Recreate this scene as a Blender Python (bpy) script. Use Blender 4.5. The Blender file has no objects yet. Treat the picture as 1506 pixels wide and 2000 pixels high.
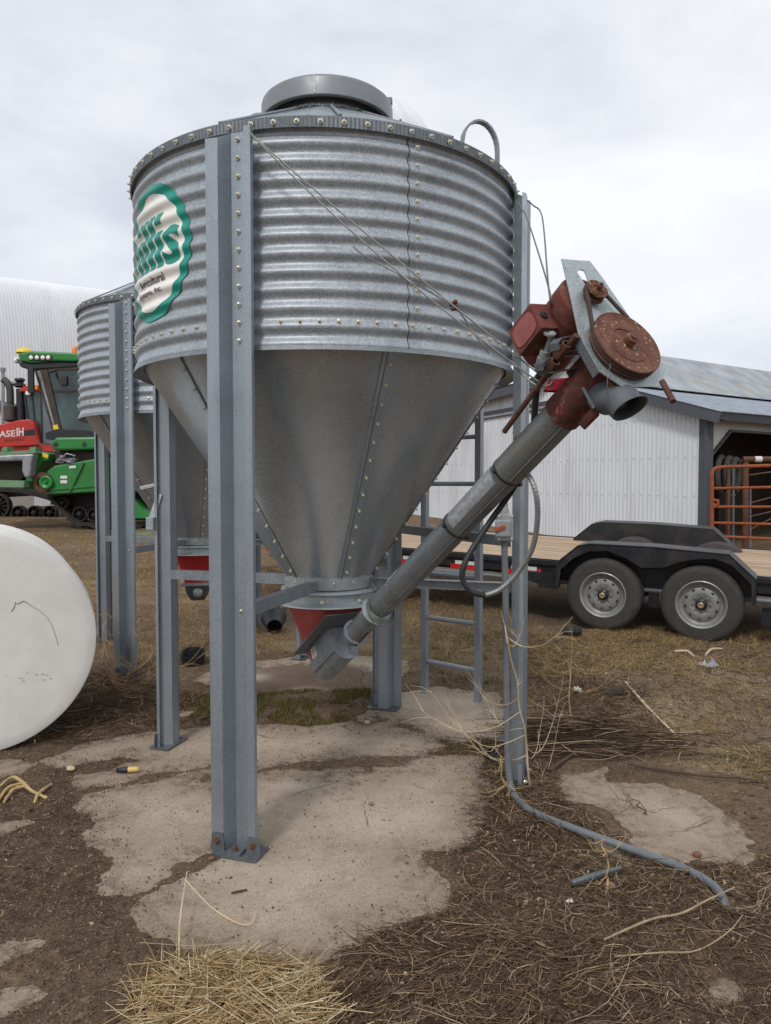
import bpy, bmesh, math, random
import numpy as np
from mathutils import Vector, Matrix
rad = math.radians
PI = math.pi
random.seed(11)
NR = np.random.RandomState(5)
scene = bpy.context.scene
COL = scene.collection

# ------------------------------------------------------------------ camera model
F = 1450.0
PITCH = math.atan(58.0 / F)
CAMP = Vector((0, 0, 1.6))
FW = Vector((0, math.cos(PITCH), -math.sin(PITCH)))
UPV = Vector((0, math.sin(PITCH), math.cos(PITCH)))
RT = Vector((1, 0, 0))
Z3 = Vector((0, 0, 1))

def ray(px, py):
    return FW + RT * ((px - 753.0) / F) + UPV * ((1000.0 - py) / F)

def U(px, py, Y):
    d = ray(px, py)
    return CAMP + d * (Y / d.y)

def G(px, py, z=0.0):
    d = ray(px, py)
    return CAMP + d * ((z - 1.6) / d.z)

def onplane(px, py, p0, n):
    d = ray(px, py)
    return CAMP + d * ((p0 - CAMP).dot(n) / d.dot(n))

cd = bpy.data.cameras.new('camera')
cam = bpy.data.objects.new('camera', cd)
COL.objects.link(cam)
cam.location = CAMP
cam.rotation_euler = (PI / 2 - PITCH, 0, 0)
cd.sensor_fit = 'VERTICAL'
cd.sensor_height = 36.0
cd.lens = F / 2000.0 * 36.0
cd.clip_end = 3000
cd.clip_start = 0.05
scene.camera = cam

# ------------------------------------------------------------------ terrain
def ramp(y):
    """yard rises gently beyond the concrete"""
    t = max(0.0, y - 8.2)
    t = min(t, 12.0)
    return 0.062 * t * t / (t + 1.2) if t > 0 else 0.0

def ramp_np(y):
    t = np.clip(y - 8.2, 0.0, 12.0)
    return 0.062 * t * t / (t + 1.2)

# ------------------------------------------------------------------ mesh builder
def basis(n):
    n = n.normalized()
    a = Vector((0, 0, 1)) if abs(n.z) < 0.9 else Vector((1, 0, 0))
    x = a.cross(n).normalized()
    y = n.cross(x)
    return x, y, n

def root_loc(p):
    while p.parent:
        p = p.parent
    return Vector(p.location)

class MB:
    def __init__(s):
        s.v = []; s.f = []; s.m = []
    def add(s, vs, fs, m=0):
        b = len(s.v)
        s.v += [tuple(v) for v in vs]
        s.f += [tuple(i + b for i in f) for f in fs]
        s.m += [m] * len(fs)
        return s
    def box(s, c, size, X=Vector((1, 0, 0)), Y=Vector((0, 1, 0)), Z=Z3, m=0):
        c = Vector(c); hx, hy, hz = size[0] / 2, size[1] / 2, size[2] / 2
        vs = []
        for k in (-1, 1):
            for (i, j) in ((-1, -1), (1, -1), (1, 1), (-1, 1)):
                vs.append(c + X * (i * hx) + Y * (j * hy) + Z * (k * hz))
        return s.add(vs, [(3, 2, 1, 0), (4, 5, 6, 7), (0, 1, 5, 4), (1, 2, 6, 5), (2, 3, 7, 6), (3, 0, 4, 7)], m)
    def tube(s, path, r, n=8, caps=True, closed=False, m=0):
        P = [Vector(p) for p in path]
        k = len(P)
        rs = r if isinstance(r, (list, tuple)) else [r] * k
        vs = []; fs = []
        prev = None
        for i in range(k):
            if closed:
                t = P[(i + 1) % k] - P[i - 1]
            else:
                t = P[min(i + 1, k - 1)] - P[max(i - 1, 0)]
            if t.length < 1e-9: t = Vector((0, 0, 1))
            t.normalize()
            if prev is None:
                x, y, _ = basis(t)
            else:
                x = prev - t * prev.dot(t)
                if x.length < 1e-6: x, _, _ = basis(t)
                x.normalize(); y = t.cross(x)
            prev = x
            for j in range(n):
                a = 2 * PI * j / n
                vs.append(P[i] + (x * math.cos(a) + y * math.sin(a)) * rs[i])
        last = k if closed else k - 1
        for i in range(last):
            for j in range(n):
                a = i * n + j; b = i * n + (j + 1) % n
                c = ((i + 1) % k) * n + (j + 1) % n; d = ((i + 1) % k) * n + j
                fs.append((a, b, c, d))
        if caps and not closed:
            fs.append(tuple(range(n - 1, -1, -1)))
            fs.append(tuple((k - 1) * n + j for j in range(n)))
        return s.add(vs, fs, m)
    def lathe(s, prof, c, axis=Z3, n=32, m=0, a0=0.0, a1=2 * PI):
        x, y, z = basis(axis)
        c = Vector(c)
        full = abs(a1 - a0 - 2 * PI) < 1e-6
        k = n if full else n + 1
        vs = []; fs = []
        for (r, h) in prof:
            for j in range(k):
                a = a0 + (a1 - a0) * j / n
                vs.append(c + (x * math.cos(a) + y * math.sin(a)) * r + z * h)
        for i in range(len(prof) - 1):
            for j in range(n):
                j2 = (j + 1) % k
                fs.append((i * k + j, i * k + j2, (i + 1) * k + j2, (i + 1) * k + j))
        return s.add(vs, fs, m)
    def prism(s, poly, vec, m=0):
        P = [Vector(p) for p in poly]; n = len(P)
        vec = Vector(vec)
        nrm = Vector((0, 0, 0))
        for i in range(n):
            nrm += P[i].cross(P[(i + 1) % n])
        if nrm.dot(vec) > 0:
            P.reverse()
        vs = P + [p + vec for p in P]
        fs = [tuple(range(n)), tuple(range(2 * n - 1, n - 1, -1))]
        for i in range(n):
            j = (i + 1) % n
            fs.append((j, i, n + i, n + j))
        return s.add(vs, fs, m)
    def loft(s, rings, caps=False, m=0, closed=True):
        n = len(rings[0]); vs = []; fs = []
        for r in rings: vs += [Vector(p) for p in r]
        for i in range(len(rings) - 1):
            for j in range(n if closed else n - 1):
                fs.append((i * n + j, i * n + (j + 1) % n, (i + 1) * n + (j + 1) % n, (i + 1) * n + j))
        if caps:
            fs.append(tuple(range(n - 1, -1, -1)))
            fs.append(tuple((len(rings) - 1) * n + j for j in range(n)))
        return s.add(vs, fs, m)
    def ball(s, c, r, n=10, m=0, sz=1.0):
        prof = [(max(1e-4, math.sin(PI * i / 8)) * r, -math.cos(PI * i / 8) * r * sz) for i in range(9)]
        return s.lathe(prof, c, Z3, n, m)
    def build(s, name, mats, parent=None, smooth=None, bevel=0.0, origin=None):
        if not isinstance(mats, (list, tuple)): mats = [mats]
        off = root_loc(parent) if parent else (Vector(origin) if origin is not None else Vector((0, 0, 0)))
        me = bpy.data.meshes.new(name)
        ox, oy, oz = off
        me.from_pydata([(x - ox, y - oy, z - oz) for (x, y, z) in s.v], [], s.f)
        for m_ in mats: me.materials.append(m_)
        if len(mats) > 1:
            me.polygons.foreach_set('material_index', s.m)
        me.update()
        if smooth is not None:
            me.polygons.foreach_set('use_smooth', [True] * len(me.polygons))
            me.set_sharp_from_angle(angle=rad(smooth))
        ob = bpy.data.objects.new(name, me)
        COL.objects.link(ob)
        if parent: ob.parent = parent
        else: ob.location = off
        if bevel > 0:
            b = ob.modifiers.new('bevel', 'BEVEL'); b.width = bevel; b.segments = 2
            b.limit_method = 'ANGLE'; b.angle_limit = rad(40)
        return ob

def thing(name, loc, label, cat, group=None):
    o = bpy.data.objects.new(name, None)
    COL.objects.link(o); o.location = loc
    o.empty_display_size = 0.1
    return tag(o, label, cat, group)

def tag(o, label=None, cat=None, group=None, kind=None):
    if label: o['label'] = label
    if cat: o['category'] = cat
    if group: o['group'] = group
    if kind: o['kind'] = kind
    return o

def copy_tree(o, parent=None):
    c = o.copy(); COL.objects.link(c)
    if parent is not None: c.parent = parent
    for ch in list(o.children):
        copy_tree(ch, c)
    return c

def arc(c, r, a0, a1, n, X, Y):
    return [Vector(c) + X * (r * math.cos(a0 + (a1 - a0) * i / n)) + Y * (r * math.sin(a0 + (a1 - a0) * i / n)) for i in range(n + 1)]

def smooth_path(pts, sub=6):
    P = [Vector(p) for p in pts]; out = []
    for i in range(len(P) - 1):
        p0 = P[max(i - 1, 0)]; p1 = P[i]; p2 = P[i + 1]; p3 = P[min(i + 2, len(P) - 1)]
        for j in range(sub):
            t = j / sub
            out.append(0.5 * ((2 * p1) + (p2 - p0) * t + (2 * p0 - 5 * p1 + 4 * p2 - p3) * t * t + (3 * p1 - p0 - 3 * p2 + p3) * t ** 3))
    out.append(P[-1])
    return out

def text_polys(s, size=1.0, bold=0.0, shear=0.0):
    """flat lettering: 2-D verts and faces"""
    cu = bpy.data.curves.new('lettering', 'FONT')
    cu.body = s; cu.size = size; cu.offset = bold; cu.shear = shear
    cu.align_x = 'LEFT'; cu.resolution_u = 4
    o = bpy.data.objects.new('lettering', cu); COL.objects.link(o)
    bpy.context.view_layer.update()
    dg = bpy.context.evaluated_depsgraph_get()
    me = o.evaluated_get(dg).to_mesh()
    vs = [Vector((v.co.x, v.co.y, 0)) for v in me.vertices]
    fs = [tuple(p.vertices) for p in me.polygons]
    o.evaluated_get(dg).to_mesh_clear()
    bpy.data.objects.remove(o); bpy.data.curves.remove(cu)
    return vs, fs

def text_on(mb, s, p0, X, Y, width, height, bold=0.0, m=0):
    """lettering stretched to width x height (of capitals/ascenders) at p0 along X, Y"""
    vs, fs = text_polys(s, 1.0, bold)
    x0 = min(v.x for v in vs); x1 = max(v.x for v in vs)
    y0 = min(v.y for v in vs); y1 = max(v.y for v in vs)
    out = [p0 + X * ((v.x - x0) / (x1 - x0) * width) + Y * ((v.y - y0) / (y1 - y0) * height) for v in vs]
    nrm = X.cross(Y)
    if fs:
        a, b, c = [vs[i] for i in fs[0][:3]]
        if (b - a).cross(c - a).z < 0: fs = [tuple(reversed(f)) for f in fs]
    mb.add(out, fs, m)

# ------------------------------------------------------------------ materials
def S(r, g, b):
    def c(u):
        u /= 255.0
        return u / 12.92 if u <= 0.04045 else ((u + 0.055) / 1.055) ** 2.4
    return (c(r), c(g), c(b), 1.0)

class NT:
    def __init__(s, name):
        s.mat = bpy.data.materials.new(name); s.mat.use_nodes = True
        s.t = s.mat.node_tree; s.n = s.t.nodes; s.l = s.t.links
        s.b = s.n['Principled BSDF']
        s.co = None
    def coord(s, kind='Object'):
        if s.co is None: s.co = s.n.new('ShaderNodeTexCoord')
        return s.co.outputs[kind]
    def scaled(s, sc, kind='Object'):
        mp = s.n.new('ShaderNodeMapping')
        mp.inputs['Scale'].default_value = sc if isinstance(sc, (tuple, list)) else (sc,) * 3
        s.l.new(s.coord(kind), mp.inputs['Vector'])
        return mp.outputs[0]
    def noise(s, scale, detail=4, rough=0.55, dist=0.0, vec=None):
        k = s.n.new('ShaderNodeTexNoise')
        k.inputs['Scale'].default_value = scale; k.inputs['Detail'].default_value = detail
        k.inputs['Roughness'].default_value = rough; k.inputs['Distortion'].default_value = dist
        s.l.new(vec if vec is not None else s.coord(), k.inputs['Vector'])
        return k.outputs['Fac']
    def voro(s, scale, out='Color', vec=None, feature='F1'):
        k = s.n.new('ShaderNodeTexVoronoi'); k.feature = feature
        k.inputs['Scale'].default_value = scale
        s.l.new(vec if vec is not None else s.coord(), k.inputs['Vector'])
        return k.outputs[out]
    def ramp(s, fac, stops, interp='LINEAR'):
        k = s.n.new('ShaderNodeValToRGB'); k.color_ramp.interpolation = interp
        e = k.color_ramp.elements
        while len(e) < len(stops): e.new(0.5)
        for i, (p, c) in enumerate(stops):
            e[i].position = p
            e[i].color = c if isinstance(c, (tuple, list)) else (c, c, c, 1)
        s.l.new(fac, k.inputs['Fac'])
        return k.outputs['Color']
    def mix(s, fac, a, b, mode='MIX'):
        k = s.n.new('ShaderNodeMix'); k.data_type = 'RGBA'; k.blend_type = mode
        for sock, v in ((k.inputs[0], fac), (k.inputs[6], a), (k.inputs[7], b)):
            if isinstance(v, bpy.types.NodeSocket): s.l.new(v, sock)
            elif isinstance(v, (int, float)) and sock.type == 'VALUE': sock.default_value = v
            elif isinstance(v, (int, float)): sock.default_value = (v, v, v, 1)
            else: sock.default_value = v
        return k.outputs[2]
    def math(s, op, a, b=0.0):
        k = s.n.new('ShaderNodeMath'); k.operation = op
        for sock, v in ((k.inputs[0], a), (k.inputs[1], b)):
            if isinstance(v, bpy.types.NodeSocket): s.l.new(v, sock)
            else: sock.default_value = v
        return k.outputs[0]
    def attr(s, name):
        k = s.n.new('ShaderNodeAttribute'); k.attribute_name = name
        return k.outputs['Fac']
    def bump(s, h, strength=0.3, dist=0.01):
        k = s.n.new('ShaderNodeBump'); k.inputs['Strength'].default_value = strength
        k.inputs['Distance'].default_value = dist
        s.l.new(h, k.inputs['Height']); s.l.new(k.outputs[0], s.b.inputs['Normal'])
    def set(s, color=None, rough=None, metal=None, spec=None):
        for nm, v in (('Base Color', color), ('Roughness', rough), ('Metallic', metal), ('Specular IOR Level', spec)):
            if v is None: continue
            if isinstance(v, bpy.types.NodeSocket): s.l.new(v, s.b.inputs[nm])
            else: s.b.inputs[nm].default_value = v
        return s.mat

def galv(name, lo, hi, spangle=70, metal=0.55, r0=0.34, r1=0.55, dirt=0.25, streak=True):
    t = NT(name)
    v = t.voro(spangle, 'Color')
    n1 = t.noise(3.0, 6, 0.6)
    n2 = t.noise(260, 2, 0.5)
    bw = t.n.new('ShaderNodeRGBToBW'); t.l.new(v, bw.inputs[0])
    f = t.math('ADD', t.math('MULTIPLY', bw.outputs[0], 0.28), t.math('MULTIPLY', n1, 0.30))
    f = t.math('ADD', f, t.math('MULTIPLY', n2, 0.24))
    col = t.ramp(f, [(0.20, lo), (0.62, hi)])
    if streak:
        st = t.noise(1.0, 5, 0.6, 0, t.scaled((26, 26, 1.3)))
        col = t.mix(t.ramp(st, [(0.52, 0.0), (0.78, dirt * 1.6)]), col, S(96, 88, 78))
        col = t.mix(t.ramp(st, [(0.24, 0.28), (0.42, 0.0)]), col, S(178, 184, 188))
    n3 = t.noise(7, 5, 0.6)
    col = t.mix(t.ramp(n3, [(0.5, 0.0), (0.75, dirt)]), col, S(84, 80, 74))
    t.bump(n2, 0.12, 0.002)
    return t.set(col, t.ramp(f, [(0.22, r0), (0.6, r1)]), metal)

def paint(name, col, rough=0.45, var=0.18, scale=6, dirt=(96, 84, 70), metal=0.0, dirtamt=0.3, bump=0.0):
    t = NT(name)
    n = t.noise(scale, 6, 0.6)
    d = tuple(c * (1 - var) for c in col[:3]) + (1,)
    u = tuple(min(1, c * (1 + var)) for c in col[:3]) + (1,)
    c = t.ramp(n, [(0.3, d), (0.7, u)])
    n2 = t.noise(scale * 3.1, 8, 0.7)
    c = t.mix(t.ramp(n2, [(0.52, 0.0), (0.8, dirtamt)]), c, S(*dirt))
    if bump: t.bump(n2, bump, 0.004)
    return t.set(c, t.ramp(n2, [(0.3, max(0.05, rough - 0.1)), (0.7, min(1, rough + 0.15))]), metal)

M = {}
M['galv'] = galv('galvanised', S(108, 115, 121), S(164, 171, 177), 170, 0.4)
M['galv_wall'] = galv('galvanised_wall', S(122, 129, 136), S(194, 201, 207), 170, 0.30, 0.38, 0.56, 0.14)
M['galv_leg'] = galv('galvanised_leg', S(134, 143, 151), S(168, 176, 183), 230, 0.6, 0.36, 0.52, 0.14)
M['galv_cone'] = galv('galvanised_hopper', S(166, 177, 186), S(192, 203, 212), 160, 0.72, 0.25, 0.36, 0.12)
M['galv_dark'] = galv('galvanised_dull', S(84, 90, 95), S(124, 130, 134), 190, 0.5, 0.4, 0.6, 0.3)
M['galv_clean'] = galv('galvanised_plate', S(142, 151, 153), S(184, 192, 194), 160, 0.45, 0.3, 0.5, 0.12)
M['lid'] = paint('lid_grey', S(132, 136, 139), 0.4, 0.12, 4, (90, 88, 84), 0.25, 0.25)
M['zinc'] = paint('zinc_bolt', S(206, 202, 184), 0.3, 0.15, 60, (110, 100, 80), 0.5, 0.2)
M['dark_grey'] = paint('dark_grey', S(60, 58, 54), 0.7)
M['rust_bolt'] = paint('rusty_bolt', S(96, 58, 42), 0.85, 0.3, 50)
M['teal'] = paint('decal_teal', S(0, 142, 126), 0.4, 0.06, 8, (60, 100, 94), 0, 0.15)
M['decal_white'] = paint('decal_white', S(236, 233, 227), 0.45, 0.03, 8, (190, 184, 174), 0, 0.2)
M['decal_black'] = paint('decal_black', S(46, 44, 44), 0.5)
M['red_boot'] = paint('red_primer', S(166, 74, 70), 0.65, 0.15, 9, (120, 70, 64), 0, 0.35)
M['wire'] = paint('wire', S(120, 120, 116), 0.45, 0.15, 30, (90, 76, 60), 0.6)
M['black'] = paint('black_plastic', S(34, 35, 38), 0.5, 0.2, 8, (80, 72, 62), 0, 0.25)
M['black_paint'] = paint('black_paint', S(30, 32, 36), 0.42, 0.2, 5, (86, 78, 68), 0, 0.35)
M['grey_pvc'] = paint('grey_conduit', S(106, 112, 117), 0.5, 0.1, 12, (110, 100, 88), 0, 0.35)
M['grey_box'] = paint('grey_cast', S(150, 154, 156), 0.5, 0.12, 14, (110, 100, 88), 0.2, 0.3)
M['white'] = paint('white_sticker', S(214, 214, 210), 0.5, 0.06, 20, (150, 140, 130), 0, 0.3)
M['red'] = paint('red_reflector', S(196, 30, 30), 0.35, 0.1, 20, (110, 70, 60), 0, 0.3)

def rust(name, base, lo, flake=None, flakeamt=0.6, lichen=False, red=None):
    t = NT(name)
    n = t.noise(14, 8, 0.65); n2 = t.noise(90, 4, 0.6)
    c = t.ramp(n, [(0.3, lo), (0.7, base)])
    c = t.mix(t.ramp(n2, [(0.4, 0.0), (0.7, 0.35)]), c, S(70, 44, 34))
    nb = t.noise(20, 6, 0.7, 0.5)
    c = t.mix(t.ramp(nb, [(0.54, 0.0), (0.72, 0.55)]), c, S(134, 112, 98))
    if red is not None:
        n4 = t.noise(13, 6, 0.75, 0.3)
        c = t.mix(t.ramp(n4, [(0.60, 0.0), (0.64, 0.85)]), c, red)
    if lichen:
        n3 = t.noise(78, 6, 0.7, 0.4); n5 = t.noise(14, 3, 0.5)
        k = t.math('MULTIPLY', t.ramp(n3, [(0.60, 0.0), (0.64, 1.0)]), t.ramp(n5, [(0.38, 0.0), (0.55, 1.0)]))
        c = t.mix(k, c, S(205, 190, 150))
        n6 = t.noise(150, 4, 0.6, 0.3)
        c = t.mix(t.ramp(n6, [(0.63, 0.0), (0.67, 0.8)]), c, S(150, 126, 50))
    t.bump(t.math('ADD', n, n2), 0.4, 0.003)
    return t.set(c, 0.85, 0.1)

M['rust'] = rust('rust', S(112, 74, 60), S(74, 46, 38))
M['rust_pulley'] = rust('rust_pulley', S(122, 78, 62), S(84, 52, 42), lichen=True)
M['rust_red'] = rust('rust_red_collar', S(104, 58, 50), S(70, 40, 36), red=S(190, 84, 80))
M['motor_red'] = rust('motor_red', S(128, 68, 58), S(96, 50, 44))
M['box_red'] = paint('motor_box_red', S(134, 60, 56), 0.6, 0.2, 9, (150, 104, 96), 0, 0.5)
M['crimson'] = paint('crimson_lug', S(150, 26, 48), 0.4, 0.15)
M['belt'] = paint('belt_rubber', S(62, 48, 44), 0.8, 0.2, 30)
M['tube'] = galv('auger_tube', S(106, 113, 117), S(134, 141, 145), 260, 0.45, 0.35, 0.5, 0.3, True)
t = NT('auger_tube_rusty')
n1 = t.noise(5, 5, 0.6, 0.3); n2 = t.noise(120, 3)
c = t.ramp(n2, [(0.3, S(104, 112, 114)), (0.7, S(132, 140, 141))])
c = t.mix(t.ramp(n1, [(0.45, 0.0), (0.68, 0.6)]), c, S(128, 108, 72))
M['tube_rusty'] = t.set(c, 0.42, 0.4)
t = NT('worn_label')
n1 = t.noise(60, 8, 0.7, 0.5); n2 = t.noise(9, 5, 0.6)
c = t.ramp(n1, [(0.3, S(128, 132, 136)), (0.6, S(178, 182, 186))])
c = t.mix(t.ramp(n2, [(0.5, 0), (0.7, 0.5)]), c, S(120, 120, 120))
M['worn_label'] = t.set(c, 0.35, 0.3)
M['spout'] = paint('spout_grey', S(92, 96, 100), 0.5, 0.12, 10, (80, 72, 64), 0.2, 0.3)
# ------------------------------------------------------------------ feed bins
CX, CY = -0.32, 4.18
CB = Vector((CX, CY, 0))
RB = 1.018
Z0, Z1 = 2.172, 3.102          # corrugated wall
NRIB = 12.2
AMP = 0.0088

def th_px(px, r):
    """bearing (about the bin's axis) of the visible wall point seen in column px"""
    d = Vector(((px - 753.0) / F, 1.0)).normalized()
    c = Vector((CX, CY)); b = d.dot(c)
    disc = b * b - (c.length_squared - r * r)
    s = b - math.sqrt(max(0, disc))
    p = d * s - c
    return math.atan2(p.y, p.x)

def cyl(r, th, z):
    return Vector((CX + r * math.cos(th), CY + r * math.sin(th), z))

def Rw(z):
    return RB + AMP * math.cos(2 * PI * (z - Z0 - 0.012) / ((Z1 - Z0) / NRIB))

LEG_TH = [rad(-107.0 + 90 * k) for k in range(4)]
SEAM_TH = th_px(797, RB)
bolt_sites = []      # (parent_key, position, outward normal, size)

def make_bin():
    root = thing('feed_bin', (CX, CY, 0),
                 'large corrugated steel feed bin in front with a round green and white sign', 'feed bin',
                 'galvanised feed bins on four legs')
    # --- wall
    mb = MB(); n = 200; nz = 160
    vs = []; fs = []
    for i in range(nz + 1):
        z = Z0 + (Z1 - Z0) * i / nz
        for j in range(n):
            th = 2 * PI * j / n
            lap = 0.0035 if 0 < (th - SEAM_TH) % (2 * PI) < rad(118) else 0.0
            # slight dents so that the highlights wander
            wob = 0.0018 * math.sin(5 * th + 1.3) * math.sin(3 * z) + 0.0012 * math.sin(13 * th + 4 * z)
            vs.append(cyl(Rw(z) + wob - lap, th, z))
    for i in range(nz):
        for j in range(n):
            fs.append((i * n + j, i * n + (j + 1) % n, (i + 1) * n + (j + 1) % n, (i + 1) * n + j))
    mb.add(vs, fs)
    wall = mb.build('wall', M['galv_wall'], root, smooth=60)
    # drip lip under the wall and the seam line
    mb = MB(); mb.lathe([(RB - 0.035, Z0 + 0.012), (RB - 0.002, Z0 + 0.002), (RB + 0.012, Z0 - 0.012), (RB + 0.010, Z0 + 0.006)], CB, n=160)
    mb.build('lip', M['galv'], wall, smooth=40)
    mb = MB()
    mb.tube([cyl(Rw(z) + 0.001, SEAM_TH, z) for z in np.linspace(Z0, Z1, 120)], 0.0019, 5)
    mb.build('seam', M['dark_grey'], wall)  # dark line added along the lap, whose step alone shades too weakly
    # --- rim band with crimps
    mb = MB(); n = 720; prof = [(0.012, -0.030), (0.017, -0.026), (0.017, 0.018), (0.011, 0.024), (-0.01, 0.030)]
    vs = []; fs = []
    for k, (dr, dz) in enumerate(prof):
        for j in range(n):
            crimp = (0.0026 if j % 2 else 0.0) if k in (1, 2) else 0.0
            vs.append(cyl(RB + dr + crimp, 2 * PI * j / n, Z1 + dz))
    for k in range(len(prof) - 1):
        for j in range(n):
            fs.append((k * n + j, k * n + (j + 1) % n, (k + 1) * n + (j + 1) % n, (k + 1) * n + j))
    mb.add(vs, fs)
    rim = mb.build('rim_band', M['galv_dark'], root)
    # --- roof
    mb = MB(); mb.lathe([(RB + 0.006, Z1 + 0.028), (0.31, 3.520), (0.29, 3.530)], CB, n=12)
    seams = []
    for k in range(12):
        th = 2 * PI * k / 12
        mb.tube([cyl(RB, th + .13, Z1 + 0.034), cyl(0.31, th + .13, 3.526)], 0.007, 6)
    roof = mb.build('roof', M['galv'], root)
    mb = MB(); mb.lathe([(0.318, 3.500), (0.322, 3.515), (0.300, 3.530), (0.296, 3.600), (0.30, 3.61)], CB, n=64)
    mb.build('collar', M['galv_dark'], roof, smooth=40)
    mb = MB()
    for k in range(120):
        th = 2 * PI * k / 120
        mb.box(cyl(0.316 + 0.004 * random.random(), th, 3.520 + random.uniform(-.006, .006)), (0.012, 0.014, 0.012),
               Vector((math.cos(th), math.sin(th), 0)), Vector((-math.sin(th), math.cos(th), 0)))
    mb.build('sealant_bead', M['galv_dark'], roof)
    mb = MB()
    mb.lathe([(0.335, 3.560), (0.356, 3.554), (0.360, 3.558), (0.360, 3.640), (0.357, 3.652), (0.345, 3.662), (0.2, 3.70), (0.05, 3.71), (0.001, 3.711)], CB, n=72)
    mb.lathe([(0.335, 3.556), (0.345, 3.575), (0.345, 3.635), (0.2, 3.66)], CB, n=72)
    lid = mb.build('lid', M['lid'], root, smooth=40)
    mb = MB()
    th = th_px(617, 0.36)
    for k in range(9):
        mb.box(cyl(0.3605, th + random.uniform(-.006, .006), 3.570 + k * 0.0095), (0.0035, random.uniform(.004, .011), 0.010),
               Vector((math.cos(th), math.sin(th), 0)), Vector((-math.sin(th), math.cos(th), 0)))
    mb.build('dropping_streak', M['white'], lid)
    mb = MB()
    th = th_px(766, 0.36)
    u = Vector((math.cos(th), math.sin(th), 0)); w = Vector((-math.sin(th), math.cos(th), 0))
    p = cyl(0.36, th, 3.555)
    mb.tube([p, p + u * 0.03 + Z3 * -0.012, p + u * 0.045 + Z3 * 0.0, p + u * 0.045 + Z3 * 0.02], 0.007, 6)
    th2 = th_px(742, 0.36) + 0.5
    mb.build('latch', M['galv_dark'], lid)
    mb = MB(); mb.box(cyl(0.34, th2, 3.675), (0.04, 0.03, 0.035), u, w); mb.build('knob', M['galv_dark'], lid, bevel=0.004)
    mb = MB()
    mb.lathe([(0.085, 0), (0.09, 0.02), (0.09, 0.09), (0.07, 0.105), (0.001, 0.11)], U(512, 236, 4.5) - Z3 * 0.09, n=20)
    mb.build('vent', M['lid'], roof, smooth=40)
    # --- hopper
    def cone_r(z): return 0.985 + (0.240 - 0.985) * (2.20 - z) / (2.20 - 1.075)
    mb = MB(); prof = []
    for i in range(25):
        z = 2.20 - (2.20 - 1.075) * i / 24
        prof.append((cone_r(z), z))
    n = 120; vs = []; fs = []
    for (r, z) in prof:
        for j in range(n):
            th = 2 * PI * j / n
            k = (r - 0.24) / 0.745
            vs.append(cyl(r + 0.004 * k * math.sin(6 * th + 0.4) + 0.0022 * math.sin(11 * th + 5 * z), th, z))
    for i in range(24):
        for j in range(n):
            fs.append((i * n + j, (i + 1) * n + j, (i + 1) * n + (j + 1) % n, i * n + (j + 1) % n))
    mb.add(vs, fs)
    hopper = mb.build('hopper', M['galv_cone'], root, smooth=50)
    base = math.atan2(-CY, -CX)
    seam_b = th_px(760, 0.98)
    mb = MB()
    for k in range(6):
        th = seam_b + k * PI / 3
        a = []
        for i in range(13):
            z = 2.19 - 1.11 * i / 12
            a.append((cyl(cone_r(z) + 0.0025, th, z), cyl(cone_r(z) + 0.0035, th - 0.05 * 0.4 / cone_r(z), z)))
        for i in range(12):
            mb.add([a[i][0], a[i][1], a[i + 1][1], a[i + 1][0]], [(0, 1, 2, 3)])
            mb.add([a[i][0], a[i + 1][0], a[i + 1][0] - (a[i][0] - CB).normalized() * 0.004, a[i][0] - (a[i][0] - CB).normalized() * 0.004], [(0, 1, 2, 3)])
        mb.tube([q[0] for q in a], 0.002, 4, m=1)
        for i in range(13):
            z = 2.12 - i * 0.083
            if z < 1.12: break
            nrm = Vector((math.cos(th + .02), math.sin(th + .02), -0.66)).normalized()
            bolt_sites.append(('hopper', cyl(cone_r(z) + 0.003, th - 0.018 / cone_r(z) if k != 0 else th + 0.02 / cone_r(z), z), nrm, 1.15))
    mb.build('seam', [M['galv_cone'], M['rust']], hopper)
    # outlet band, ring and flange
    mb = MB()
    mb.lathe([(0.246, 1.100), (0.250, 1.098), (0.247, 1.022), (0.24, 1.02)], CB, n=64)
    mb.lathe([(0.236, 1.018), (0.268, 1.012), (0.270, 1.000), (0.252, 0.990), (0.252, 0.955), (0.262, 0.948), (0.296, 0.938), (0.298, 0.930), (0.22, 0.926)], CB, n=64)
    outlet = mb.build('outlet_ring', M['galv_clean'], root, smooth=35)
    for k in range(14):
        th = base + k * 2 * PI / 14 + 0.1
        bolt_sites.append(('outlet_ring', cyl(0.249, th, 1.060), Vector((math.cos(th), math.sin(th), 0)), 0.8))
    for k in range(8):
        th = base + k * 2 * PI / 8 - 0.14
        bolt_sites.append(('outlet_ring', cyl(0.268, th, 0.962), Vector((math.cos(th), math.sin(th), 0.2)), 1.25))
    # --- legs
    f, c2, h, tk = 0.045, 0.062, 0.066, 0.004
    prof = [(-c2 - 0.054, h - 0.016), (-c2 - 0.054, h), (-c2, h), (-0.034, 0), (0.034, 0), (c2, h), (c2 + 0.027, h), (c2 + 0.027, h - 0.016)]
    legs = []
    for k, th in enumerate(LEG_TH):
        u = Vector((math.cos(th), math.sin(th), 0)); w = Vector((-math.sin(th), math.cos(th), 0))
        o = CB + u * (RB + (0.014 if k != 3 else -0.014))
        inner = [(p[0], p[1]) for p in prof]
        # offset copy for the sheet's thickness
        outl = []
        for i, p in enumerate(prof):
            a = Vector(prof[max(i - 1, 0)]); b = Vector(prof[min(i + 1, len(prof) - 1)])
            d = (b - a).normalized(); nn = Vector((-d.y, d.x))
            outl.append((p[0] + nn.x * tk, p[1] + nn.y * tk))
        poly = inner + outl[::-1]
        ztop = 3.075
        mb = MB(); m_ = len(poly)
        zs = [0.012, ztop]
        vs = []
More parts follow.
